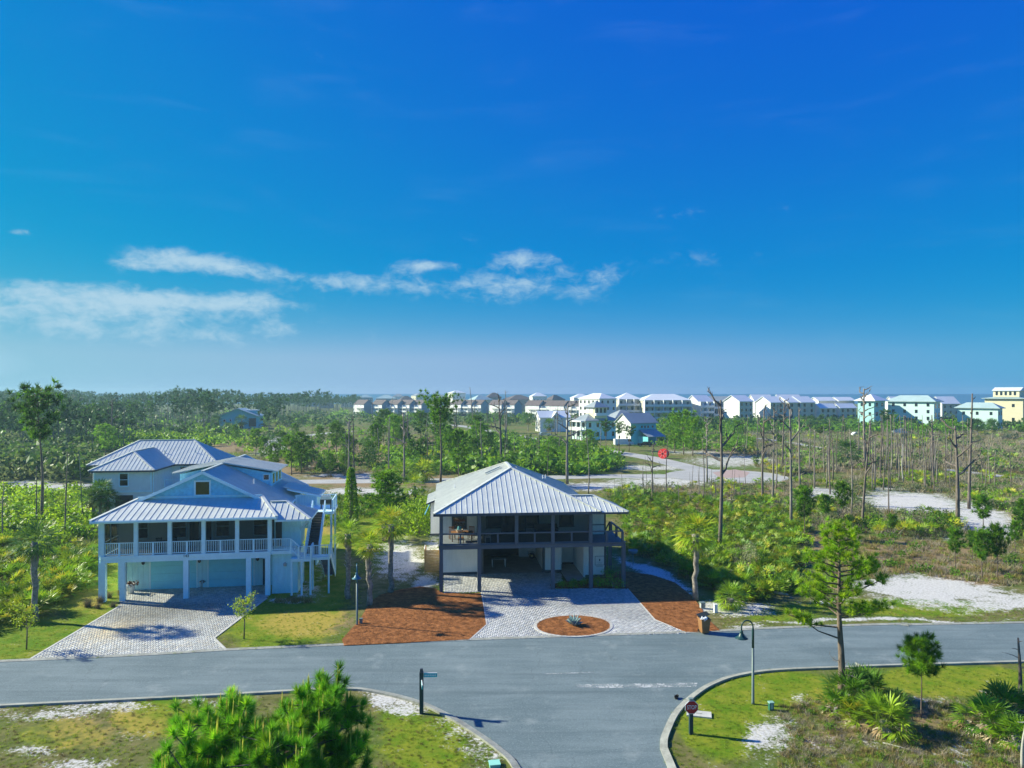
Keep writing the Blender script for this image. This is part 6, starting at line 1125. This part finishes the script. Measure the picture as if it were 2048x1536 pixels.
# ---- far pine wood on the left skyline: reads as one mass
def far_wood():
    rg = np.random.default_rng(77); S = Soup(); T = []
    for n, x0, x1, d0, d1, h0, h1 in ((520, -60, 660, 420, 760, 13, 19), (190, -60, 560, 260, 420, 10, 16), (120, 560, 720, 600, 850, 9, 14), (60, -60, 260, 180, 260, 9, 14)):
        for _ in range(n):
            D = rg.uniform(d0, d1); px = rg.uniform(x0, x1); X = (px-1024)/FPX*D
            if free(np.array([X]), np.array([D]))[0] == False or (425 < px < 535 and D < 345): continue
            h = rg.uniform(h0, h1)*(1+.12*math.sin(px*.02)); r = rg.uniform(1.6, 3.4); k = rg.integers(8, 14); c = np.stack([rg.normal(0, r*.55, k), rg.normal(0, r*.55, k), rg.uniform(h*.62, h, k)], 1)+np.array([X, D, 0]); d = c-np.array([X, D, h*.7]); d[:, 2] += 1.2
            needles(S, c, d, 18, 1.6, .22, .8, [(.016, .042, .022), (.022, .055, .026), (.030, .066, .022)], rg); w = .16; T.append([(X-w, D, 0), (X+w, D, 0), (X, D, h*.85)]); T.append([(X, D-w, 0), (X, D+w, 0), (X, D, h*.85)])
    struct('pine_wood', S.mesh('pine_wood', NEEDLE), 'stuff'); V = np.array(T).reshape(-1, 3); struct('pine_wood_trunks', raw('pine_wood_trunks', V, np.arange(len(V)).reshape(-1, 3), BARKG), 'stuff')
far_wood()
A1, A2, A3, A4, A5, A6, A7, A8, A9, A10, A11, A12 = ([] for _ in range(12))
# ================================================================= single trees and plants
pine('tall', 85, 1045, 762, 'tallest pine at the far left with a dark ragged crown', wide=.85, i=0)
for i, (x, b, t) in enumerate(((117, 885, 785), (75, 888, 792), (18, 890, 797), (45, 878, 800), (150, 876, 802), (185, 872, 806), (0, 905, 815), (262, 868, 800), (205, 866, 800), (172, 890, 812), (300, 858, 802), (100, 870, 800))): A1.append(pine('tall', x, b, t, 'x', 'tall pines at the far left', .9, i))
pine('bright', 211, 914, 848, 'round-topped pine behind the pale back house roof', wide=1.3); pine('tall', 225, 905, 858, 'small dark pine behind the pale back house roof', wide=1.4, i=1)
pine('flat', 882, 966, 785, 'tall flat-topped pine rising behind the grey house', wide=.95); pine('young', 917, 958, 855, 'young pine just right of the flat-topped pine', i=1)
pine('cone', 772, 1050, 936, 'dense cone-shaped dark green pine between the two houses', wide=1.45)
rr = random.Random(9)
for i in range(26):
    x, b = rr.uniform(655, 985), rr.uniform(882, 932); h = rr.uniform(48, 76); A2.append(pine(rr.choice(('young', 'bright', 'young')), x, b, b-h, 'x', 'pines of the middle grove', rr.uniform(.9, 1.3), i))
for i, (x, b, t) in enumerate(((512, 912, 856), (528, 930, 872), (583, 950, 868), (603, 946, 862), (548, 945, 884), (640, 905, 850), (470, 890, 848), (620, 932, 880), (565, 905, 860), (660, 955, 905), (690, 952, 908), (740, 925, 880), (590, 885, 845))): A3.append(pine('young', x, b, t, 'x', 'pines in the brown field', rr.uniform(.9, 1.25), i))
for i in range(16):
    x, b = rr.uniform(1010, 1190), rr.uniform(905, 945); A4.append(pine('bright', x, b, b-rr.uniform(28, 48), 'x', 'bright young pines', 1.3, i))
for i, (x, b, t) in enumerate(((1367, 909, 818), (1349, 906, 826), (1386, 912, 832), (1212, 900, 838), (1238, 902, 842), (1258, 903, 850))): (A5 if i < 3 else A6).append(pine('bright' if i < 3 else 'tall', x, b, t, 'x', ('bright-crowned pines', 'pines by the barn house')[i > 2], 1.1, i))
for i, (x, b, t, w, lab) in enumerate(((1609, 1078, 972, .8, 'slim young pine, leftmost of three behind the near right pine'), (1652, 1053, 988, .9, 'slim young pine, middle of three behind the near right pine'), (1686, 1049, 964, .8, 'slim young pine, rightmost of three behind the near right pine'), (1911, 1142, 1055, .8, 'young pine on the brown field, left of a group of three'), (1964, 1160, 1060, .9, 'young pine on the brown field, middle of a group of three'), (1995, 1158, 1048, .8, 'young pine on the brown field, right of a group of three'), (1966, 1072, 990, 1.0, 'young pine beside the white sand at right'), (2046, 1078, 996, 1.1, 'dark young pine cut by the right edge'), (1945, 1120, 1062, .9, 'small bright pine behind the brown field group'), (1785, 1075, 1028, 1.0, 'low young pine below the right sand patch'), (2030, 1110, 1040, .8, 'thin young pine near the right edge'))): pine('small', x, b, t, lab, 'young pines on the right', w, i)
for i, (x, b, t) in enumerate(((1500, 905, 872), (1560, 905, 868), (1475, 880, 840), (1640, 890, 850), (1785, 872, 828), (1775, 875, 818), (1900, 878, 838), (1940, 872, 836), (1960, 868, 842), (1690, 880, 850), (1850, 880, 850), (2040, 885, 850))): A7.append(pine('tall' if i % 2 else 'bright', x, b, t, 'x', 'live pines among dead trunks', 1.4, i))
pine('tuft', 1843, 1434, 1277, 'small pine with a round needle crown on a thin stem, right foreground', wide=.85)
# ---- near right pine with long loose limbs, built for itself
def near_pine():
    p = P(1683, 1396); h = (1396-1047)*p.y/FPX; o = thing('pine_tree', 'tall loose-limbed pine on the right beside the street, above the palmettos', 'pine', p); rg = np.random.default_rng(5); T = MB(); S = Soup(); k = p.y/FPX
    ax = lambda z: np.array([-.02*z+.05*math.sin(z), .02*math.cos(z*.7), z]); T.tube([ax(z) for z in np.linspace(0, h*.98, 12)], list(np.linspace(.2, .025, 12)), 10); cen = []; dr = []
    L = [(1675, 1278, -1, 1.0, 1600, 1235, 14), (1680, 1255, -1, 1, 1580, 1230, 16), (1684, 1230, 1, 1, 1770, 1212, 22), (1683, 1220, -1, 1, 1640, 1195, 8)]   # pixel-read limbs: root y, tip
    limbs = []
    for x0, y0, s, _, x1, y1, n in L: limbs.append(((1396-y0)*k, (x1-1683)*k, rg.uniform(-.5, .5), (y0-y1)*k, n))
    for i in range(46):
        f = i/46; z = h*(.46+.52*f); a = i*2.4+rg.uniform(-.4, .4); l_ = (2.15*(1-f)**.8+.40)*rg.uniform(.45, 1.2); limbs.append((z, l_*math.cos(a), l_*math.sin(a), l_*rg.uniform(.25, .6), int(4+l_*5.2)))
    for z, dx, dy, dz, n in limbs:
        b = ax(z); e = b+np.array([dx, dy, dz]); m_ = b+(e-b)*.5-np.array([0, 0, .08*np.linalg.norm(e-b)]); T.tube([b, m_, e], [.055, .035, .012], 5, False)
        for q in range(n):
            t = rg.uniform(.5, 1.05); c = b*(1-t)**2+2*t*(1-t)*m_+t*t*e; j = rg.normal(0, .22, 3); j[2] = abs(j[2])*.5-.05; cen.append(c+j); dr.append(unit(e-b)*.6+np.array([0, 0, .7])+j)
            if q % 2: T.tube([c, c+j], [.014, .008], 4, False)
    cen.append(ax(h)); dr.append(np.array([0, 0, 1.])); needles(S, np.array(cen), np.array(dr), 52, .32, .014, .66, [(.13, .22, .012), (.18, .26, .014), (.09, .16, .012), (.21, .26, .02)], rg); o_t = T.build('trunk', BARK, o, True); link('crown', S.mesh('crown', NEEDLE), o)
    for i in range(9): B = MB(); limb(B, ax(rg.uniform(.4, 2.2)), [rg.normal(), rg.normal(), .1], rg.uniform(.5, 1.1), .02, rg, 1, .4); B.build('dead_twig', BARKG, o)
near_pine()
# ---- the big young pines filling the bottom of the picture
def front_pine(px, ptop, Y, h, R_, seed, label, nb):
    X = (px-1024)/FPX*Y; zt = hgt(ptop, Y); o = thing('pine_tree', label, 'pine', (X, Y, 0), 0, 'bushy young pines in the foreground'); rg = np.random.default_rng(seed); T = MB(); S = Soup(); K = Soup(); h = zt
    ax = lambda z: np.array([.08*math.sin(z*.6+seed), .06*math.cos(z*.5), z]); T.tube([ax(z) for z in np.linspace(0, h*.97, 10)], list(np.linspace(.17, .03, 10)), 8); cen = [ax(h-.25)]; dr = [np.array([0, 0, 1.])]; tips = [ax(h-.2)]
    for i in range(nb):
        f = (i+.5)/nb; z = h*(.18+.76*f); a = i*2.39996+rg.uniform(-.3, .3); l_ = R_*(1-f)**.62*rg.uniform(.75, 1.1)+.3; b = ax(z); e = b+np.array([math.cos(a)*l_, math.sin(a)*l_, l_*rg.uniform(.22, .42)+.2]); m_ = (b+e)/2-np.array([0, 0, .10*l_]); T.tube([b, m_, e], [.05, .035, .014], 5, False)
        n = int(6+l_*7.5)
        for q in range(n):
            t = rg.uniform(.42, 1.0) if q else 1.0; c = b*(1-t)**2+2*t*(1-t)*m_+t*t*e; j = rg.normal(0, .30*t, 3) if q else np.zeros(3); j[2] = abs(j[2])*.8; c2 = c+j; cen.append(c2); dr.append(np.array([(e-b)[0]*.35/l_, (e-b)[1]*.35/l_, 1.0])); T.tube([c, c2], [.016, .012], 4, False)
            if rg.uniform() < .55: tips.append(c2)
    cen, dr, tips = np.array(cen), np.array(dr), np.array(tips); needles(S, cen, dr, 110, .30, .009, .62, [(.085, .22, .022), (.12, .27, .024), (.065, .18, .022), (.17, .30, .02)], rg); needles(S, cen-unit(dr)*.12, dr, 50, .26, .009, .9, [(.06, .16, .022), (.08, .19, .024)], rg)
    T.build('trunk', BARK, o, True); link('crown', S.mesh('crown', NEEDLE), o)
    for c in tips:       # new shoots standing up like candles
        for _ in range(rg.integers(1, 3)): hh = rg.uniform(.14, .36); q = c+np.array([rg.normal(0, .03), rg.normal(0, .03), .05]); needles(K, np.array([q]*5), np.tile([[0, 0, 1.]], (5, 1)), 1, hh*1.25, .022, .03, [(.36, .33, .09), (.40, .30, .13), (.26, .33, .08)], rg)
    link('new_shoots', K.mesh('new_shoots', NEEDLE), o)
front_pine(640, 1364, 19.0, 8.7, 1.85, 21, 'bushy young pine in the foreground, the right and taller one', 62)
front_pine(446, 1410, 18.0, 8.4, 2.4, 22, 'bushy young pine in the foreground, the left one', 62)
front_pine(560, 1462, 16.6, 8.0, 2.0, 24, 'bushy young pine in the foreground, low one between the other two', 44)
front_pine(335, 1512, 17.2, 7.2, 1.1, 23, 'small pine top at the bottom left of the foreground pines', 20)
# ---- dead pines: those with a look of their own
for i, (k, x, b, t, th, lab) in enumerate((('fork', 1439, 1098, 800, .82, 'tall dead pine with forked limbs right of the grey house palm'), ('fork', 1134, 968, 808, 1.15, 'dead pine with broken crown behind the grey house ridge, right'), ('stub', 1176, 987, 872, 1.0, 'bare trunk with green vine behind the small side roof'), ('stub', 1096, 956, 884, .8, 'thin bare trunk behind the grey roof ridge'), ('fork', 1306, 1003, 888, .9, 'low forked dead tree near the turning circle'), ('pole', 1336, 996, 880, 1.0, 'straight bare pole left of the turning circle'),
    ('twig', 1415, 966, 836, 1.0, 'dead pine with twiggy top before the turning circle'), ('pole', 1405, 1005, 880, 1.0, 'leaning bare pole before the turning circle'), ('fork', 1527, 1005, 822, .8, 'dead forked pine right of the turning circle'), ('twig', 1546, 1005, 815, .75, 'slim dead pine with a twiggy top, first right of the turning circle'), ('twig', 1566, 934, 800, 1.0, 'tall dead pine with upright twigs before the cream terrace'), ('fork', 1583, 1052, 807, .7, 'long dark dead pine with curved limbs before the cream terrace'), ('stub', 1600, 977, 815, 1.0, 'straight dead pine before the right bay of the cream terrace'),
    ('stub', 1661, 988, 838, .9, 'dead pine with short stubs left of the dark round palm'), ('stub', 1702, 1035, 858, .7, 'thin dead pine right of the dark round palm'), ('twig', 1733, 937, 777, 1.3, 'highest dead pine with a spreading twig crown before the teal tower'), ('fork', 1727, 1047, 850, .8, 'dark wavy dead trunk below the teal tower'), ('pole', 1780, 1030, 868, .8, 'single dead trunk standing on the right sand patch'), ('pale', 1808, 964, 888, 1.1, 'bleached broken trunk amid the dense group of poles'), ('twig', 1866, 970, 842, 1.0, 'dead pine with twigs before the mint apartment building'),
    ('fork', 1916, 1052, 852, 1.25, 'thick dark dead pine with big side limbs on the right'), ('stub', 1940, 1018, 787, 1.1, 'tall crooked-topped dead pine before the sea'), ('stub', 1971, 977, 893, .9, 'short dead pine left of the sand track'), ('stub', 2021, 982, 885, .9, 'dead pine beside the sand track near the right edge'), ('fork', 1000, 945, 797, 1.15, 'pale bare forked pine above the grey house roof'), ('fork', 807, 968, 828, 1.0, 'dead pine with one long side limb left of the flat-topped pine'), ('stub', 779, 955, 835, 1.0, 'dead pine with split trunk behind the cone-shaped pine'),
    ('twig', 693, 1003, 836, .8, 'left of three dead trunks beside the vine-covered trunk'), ('stub', 699, 1006, 842, .8, 'middle of three dead trunks beside the vine-covered trunk'), ('stub', 706, 1004, 832, .8, 'right of three dead trunks beside the vine-covered trunk'), ('fork', 229, 900, 800, 1.1, 'dead forked pine above the pale back house'), ('stub', 246, 905, 817, 1.0, 'dead pine with white stubs above the pale back house'), ('stub', 290, 872, 797, 1.0, 'dead pine rising above the pale back house ridge, left'), ('stub', 315, 862, 814, 1.3, 'short vine-wrapped snag above the pale back house ridge'), ('stub', 336, 860, 795, 1.1, 'vine-wrapped snag above the pale back house ridge, right'),
    ('stub', 131, 1078, 902, .8, 'bare trunk with stub limbs left of the back house palms'), ('pole', 166, 1046, 900, .8, 'leaning bare trunk beside the back house palms'), ('stub', 74, 1055, 932, .9, 'broken-topped bare trunk next to the tallest left pine'), ('stub', 8, 1085, 968, 1.0, 'leaning dead trunk at the left edge'), ('pole', 1015, 935, 845, .8, 'thin bare trunk right of the pale forked pine'), ('stub', 962, 905, 838, .8, 'leaning thin snag left of the pale forked pine'), ('twig', 1076, 905, 840, .8, 'dead twiggy tree before the low white house'))): snag(k, x, b, t, lab, i, 'dead pines with a look of their own', th)
for i in range(79):
    x = rr.choice((rr.gauss(1800, 45), rr.gauss(1870, 40), rr.uniform(1470, 2048), rr.uniform(1740, 1830), rr.uniform(1480, 1700))); b = rr.uniform(905, 985); t = max(830, b-rr.uniform(70, 120)); A8.append(snag(rr.choice(('pole', 'pole', 'stub')), x, b, t, 'x', i, 'thin bare poles in the scrub', rr.uniform(.95, 1.3)))
for i in range(22):
    x = rr.uniform(1225, 1480); b = rr.uniform(985, 1010); A9.append(snag('pole', x, b, b-rr.uniform(28, 75), 'x', i, 'broken poles in the burnt strip', rr.uniform(.7, 1.0)))
for i in range(44):
    x = rr.uniform(620, 1200); b = rr.uniform(870, 948); A10.append(snag(rr.choice(('pole', 'stub')), x, b, b-rr.uniform(50, 100), 'x', i, 'bare trunks in the middle grove', 1.2))
for i in range(34):
    x = rr.uniform(0, 430); b = rr.uniform(858, 885); A11.append(snag(rr.choice(('pole', 'stub')), x, b, b-rr.uniform(40, 62), 'x', i, 'bare trunks before the pine wood', .9))
s_ = snag('stub', 2037, 1412, 1275, 'dark broken snag with bare limbs at the right edge of the foreground', 1, None, 1.5, 2.2); del s_
s_ = snag('pale', 2050, 1545, 1395, 'thin bleached stem at the bottom right corner', 0, None, .8)
# ---- palms
palm(70, 1243, 1086, 'stout cabbage palm on the lawn left of the blue house drive', 'b', 0, 1.15, .55); palm(696, 1197, 1068, 'slim cabbage palm nearest the blue house', 'g', 1, .95, .55); palm(739, 1211, 1090, 'short cabbage palm beside the left street lamp', 'y', 0, .95, .6); palm(782, 1185, 1050, 'tall cabbage palm at the top of the left pine straw bed', 'y', 1, 1.15, .22); palm(1391, 1200, 1068, 'cabbage palm right of the grey house drive', 'y', 0, 1.35, .3)
palm(1462, 1218, 1196, 'stemless young fan palm right of the utility boxes', 'g', 1, .95); palm(186, 1045, 997, 'left palm of three beside the pale back house', 'b', 0, 1.2); palm(201, 1047, 985, 'middle palm of three beside the pale back house', 'b', 1, 1.35); palm(214, 1048, 1000, 'right palm of three beside the pale back house', 'b', 0, 1.2)
palm(829, 1014, 972, 'bushy palm behind the bright green shrub', 'g', 0, 1.5); palm(806, 962, 945, 'dark low palm beside the back street, left of two', 'g', 1, 1.9); palm(850, 962, 942, 'low palm beside the back street, right of two', 'y', 0, 1.9); palm(1695, 930, 908, 'dark round palm among the dead pines', 'b', 1, 2.6); palm(768, 1082, 1052, 'orange-tinged low palm before the cone-shaped pine', 'y', 1, 1.2)
for i, (x, b, c) in enumerate(((483, 868, 842), (406, 858, 838), (432, 862, 842), (455, 870, 858), (945, 868, 840), (955, 870, 845), (1056, 862, 838), (1098, 872, 850), (1265, 862, 840), (1300, 858, 838), (1330, 856, 836), (1620, 862, 842), (1985, 878, 852), (1955, 872, 850), (560, 905, 880), (1010, 866, 842))): A12.append(palm(x, b, c, 'x', 'b', i, 2.1, 0, 'far cabbage palms'))
rank(A1, 'slender tall pine left of the pale back house'); rank(A2, 'green pine of the grove behind the grey house'); rank(A3, 'young pine in the brown field behind the blue house'); rank(A4, 'bright young pine in the thicket right of the grey roof'); rank(A5, 'tall bright-crowned pine right of the turquoise barn house'); rank(A6, 'dark pine in front of the turquoise barn house')
rank(A7, 'small live pine among the dead trunks below the flats'); rank(A8, 'thin bare pole in the right-hand scrub'); rank(A9, 'short broken pole before the turning circle'); rank(A10, 'thin bare trunk in the grove behind the grey house'); rank(A11, 'thin bare trunk before the far pine wood'); rank(A12, 'far cabbage palm among the distant houses')
# ---- shrubs
def shrub(px, py, w, h, pal, n, size, label, seed, group=None, name='shrub'):
    p = P(px, py); k = p.y/FPX; V, C = bush_arr(seed, n, pal, size, .85); o = thing(name, label, 'shrub', p, seed, group); V = V*np.array([w*k/2.1, w*k/2.1, h*k/1.35]); c = link('foliage', raw('foliage', V, np.arange(len(V)).reshape(-1, 3), LEAF, C), o)
    st = MB(); rg = np.random.default_rng(seed)
    for i in range(4): st.tube([(0, 0, 0), (rg.normal(0, .1)*w*k, rg.normal(0, .1)*w*k, h*k*.6)], [.04, .015], 5)
    st.build('stem', BARK, o)
shrub(838, 1068, 108, 78, SH_Y, 2600, .045, 'bright yellow-green shrub left of the grey house', 401); shrub(1206, 928, 40, 34, SH_Y, 500, .09, 'bright yellow-green round bush left of the red reel road', 402); shrub(1240, 938, 34, 26, SH_G, 400, .1, 'dark green bush beside the red reel road', 403); shrub(1883, 1066, 70, 46, SH_G, 1100, .06, 'rounded vivid green shrub below the right sand patch', 404); shrub(1770, 1062, 50, 28, SH_Y, 600, .08, 'low yellow-green shrub on the right slope', 405); shrub(1505, 1140, 42, 52, GRY, 700, .05, 'grey dead bush among the palmettos', 406); shrub(745, 935, 46, 44, SH_D, 700, .08, 'dark dense bush on the brown field behind the houses', 407); shrub(690, 930, 46, 34, SH_G, 600, .08, 'slanting green bush beside the bare trunks', 408)
HEDGE = [(.08, .19, .018), (.11, .23, .02), (.06, .14, .016)]
for i, (x, y, w, h, lab) in enumerate(((1124, 1177, 30, 18, 'clipped round shrub at the left of the grey house entry bed'), (1147, 1177, 34, 20, 'clipped round shrub left of the entry post'), (1168, 1174, 24, 18, 'clipped shrub half hidden behind the entry post'), (1196, 1174, 28, 24, 'clipped round shrub right of the entry post'), (1226, 1177, 40, 26, 'largest clipped round shrub at the right of the entry bed'), (1222, 1155, 34, 22, 'dark clipped shrub behind the right entry shrubs'))): shrub(x, y, w, h, HEDGE, 900, .06, lab, 420+i, 'clipped entry shrubs')
def sapling(px, py, top, w, pal, label, seed):
    p = P(px, py); k = p.y/FPX; h = (py-top)*k; o = thing('sapling', label, 'sapling', p); rg = np.random.default_rng(seed); T = MB(); T.tube([(0, 0, 0), (.04, 0, h*.4), (-.02, 0, h*.9)], [.05, .035, .012], 6); pts = []
    for i in range(14): z = h*rg.uniform(.42, .85); a = rg.uniform(0, 6.28); l_ = w*k*.5*rg.uniform(.4, 1); e = np.array([math.cos(a)*l_, math.sin(a)*l_, z+l_*.9]); T.tube([(0, 0, z), e], [.016, .006], 4, False); pts += [np.array([0, 0, z])*(1-q)+e*q for q in (.5, .75, 1)]
    pts = np.array(pts); c = np.repeat(pts, 16, 0)+rg.normal(0, .11, (len(pts)*16, 3)); S = Soup(); needles(S, c, rg.normal(0, 1, c.shape), 1, .13, .035, .5, pal, rg); T.build('trunk', BARK, o, True); link('crown', S.mesh('crown', LEAF), o)
sapling(488, 1278, 1188, 44, [(.16, .22, .02), (.12, .18, .018), (.20, .20, .03)], 'young tree with airy yellow-green leaves on the lawn right of the drive', 31); sapling(53, 1299, 1212, 60, [(.14, .20, .02), (.18, .20, .03)], 'young leaning tree with sparse leaves on the lawn left of the drive', 32)
def clump(px, py, s, pal, label, seed, nf=30, name='saw_palmetto', skirt=True):
    p = P(px, py); rg = np.random.default_rng(seed); S = Soup(); o = thing(name, label, 'palmetto', p, seed, 'foreground palmettos')
    for i in range(nf): a = i*2.39996; e = 1.3-1.35*(i/nf); b = np.array([rg.normal(0, .16*s), rg.normal(0, .16*s), .25*s]); fan(S, b, [math.cos(a)*math.cos(e), math.sin(a)*math.cos(e), math.sin(e)], 1.35*s*rg.uniform(.85, 1.1), 18, pal, rg, .5, 2.5, .3, .026*s)
    link('fans', S.mesh('fans', FAN), o); D_ = Soup()
    for i in range(14 if skirt else 4): a = rg.uniform(0, 6.28); fan(D_, np.array([rg.normal(0, .2*s), rg.normal(0, .2*s), .35*s]), [math.cos(a), math.sin(a), -.25], .95*s, 11, [(.34, .29, .22), (.25, .19, .12), (.40, .37, .32)], rg, .4, 1.8, .5, .03*s)
    link('dead_fans', D_.mesh('dead_fans', DRY), o); T = MB(); T.tube([(0, 0, 0), (.05*s, 0, .4*s)], [.14*s, .1*s], 8); T.build('stem', PBARK, o)
clump(1765, 1462, 1.25, [(.15, .215, .025), (.20, .25, .03), (.11, .17, .02)], 'bright fan palmetto with a skirt of dead leaves, right foreground', 1, 40); clump(1700, 1408, 1.15, [(.06, .125, .02), (.085, .155, .022)], 'dark palmetto at the foot of the near right pine', 2, 34); clump(1735, 1398, 1.15, [(.05, .11, .02), (.075, .14, .022)], 'dark palmetto right of the near pine trunk', 3, 34); clump(1672, 1428, .85, PMT_C, 'low palmetto left of the near pine trunk', 4, 24); clump(1790, 1420, .8, PALM_B, 'shaded palmetto behind the bright fan palmetto', 5, 22)
clump(1975, 1462, 1.15, PMT_C, 'palmetto clump at the right edge, left plant', 6, 34); clump(2012, 1440, 1.25, [(.06, .125, .02), (.09, .16, .022)], 'palmetto clump at the right edge, rear plant', 7, 34); clump(2030, 1490, 1.0, PMT_C, 'palmetto clump at the right edge, front plant', 8, 28); clump(1712, 1440, .8, PMT_Y, 'yellowish palmetto before the near pine', 9, 22)
# agave on the island bed, ornamental tufts, vine column, fallen wood
p = P(1149, 1252); o = thing('agave', 'blue-grey agave rosette in the island bed of the drive', 'agave', (p.x, p.y, .05)); AG = mat('agave_leaf', (.22, .34, .33), .5, .15, 6); rg_ = random.Random(3)
for i in range(22): a = i*2.4; e = .35+.9*(i/22); L_ = rg_.uniform(.6, .85); d = Vector((math.cos(a)*math.cos(e), math.sin(a)*math.cos(e), math.sin(e))); MB().tube([(0, 0, .02), d*L_*.45, d*L_*.8+Vector((0, 0, .03)), d*L_], [.05, .075, .045, .004], 5).build('leaf', AG, o)
for i, (x, y, s) in enumerate(((176, 1214, .8), (200, 1206, .7), (196, 1217, .55), (226, 1214, .55), (218, 1196, .6), (240, 1190, .5))):
    p = P(x, y); V, C = blades_arr(500+i, 260, 1.1, .012, [(.13, .11, .085), (.20, .165, .12), (.10, .115, .05)], .42, .12); o = thing('ornamental_grass', ('largest', 'second', 'low front', 'small front right', 'rear', 'rearmost')[i]+' ornamental grass tuft beside the blue house corner post', 'grass tuft', p, 0, 'ornamental grass tufts'); link('blades', raw('blades', V*s, np.arange(len(V)).reshape(-1, 3), DRY, C), o)
p = P(702, 1046); o = thing('vine_column', 'broken trunk wrapped in bright green vine behind the lawn', 'vine-covered trunk', p); hh = (1046-935)*p.y/FPX; MB().tube([(0, 0, 0), (.1, 0, hh*.5), (.05, 0, hh)], [.3, .2, .08], 8).build('trunk', BARKG, o, True); rg_n = np.random.default_rng(8); z = rg_n.uniform(0, 1, 1500)**.8; rad = .78*(1-z)**.5*(.9+.2*rg_n.uniform(0, 1, 1500))+.1; a = rg_n.uniform(0, 6.28, 1500); c = np.stack([np.cos(a)*rad, np.sin(a)*rad, z*hh], 1); S = Soup(); needles(S, c, np.stack([np.cos(a), np.sin(a), a*0-.3], 1), 2, .24, .09, .7, BRIGHT_P, rg_n); link('vine', S.mesh('vine', LEAF), o)
def log(name, px, py, L_, r_, rz, m, label, fork=False):
    o = thing(name, label, 'fallen wood', P(px, py), rz); MB().tube([(-L_/2, 0, r_), (0, .05, r_*1.05), (L_/2, 0, r_)], [r_, r_*.9, r_*.5], 7).build('log', m, o, True)
    if fork: MB().tube([(-L_*.3, 0, r_), (-L_*.12, .25, r_+.3)], [r_*.5, r_*.25], 5).build('branch', m, o)
log('fallen_branch', 1802, 1497, 1.5, .035, R(-38), PALE, 'pale fallen branch lying in the right foreground scrub', True); log('fallen_log', 1560, 1190, 1.2, .12, R(-30), PALE, 'pale cut log at the edge of the palmettos', False); log('fallen_log', 150, 1068, 3.2, .1, R(25), BARKG, 'leaning fallen trunk left of the back house palms', True); log('fallen_log', 1295, 1003, 4.0, .14, R(10), BARKG, 'fallen grey trunk in the burnt strip behind the grey house', True); log('fallen_log', 1480, 1002, 3.6, .12, R(-14), BARKG, 'fallen grey trunk before the turning circle', True)
# ---- light sea air
hz = bpy.data.materials.new('haze'); hz.use_nodes = True; t = NT(hz.node_tree); out = t.new('ShaderNodeOutputMaterial'); pv = t.new('ShaderNodeVolumePrincipled'); pv.inputs['Color'].default_value = c4((.52, .82, .95)); pv.inputs['Density'].default_value = .00030; pv.inputs['Anisotropy'].default_value = .2; t.l.new(pv.outputs[0], out.inputs['Volume'])
ho = link('haze', MB().box(-1600, 1600, -70, 1300, -1.6, 26).mesh('haze', hz)); ho['kind'] = 'stuff'
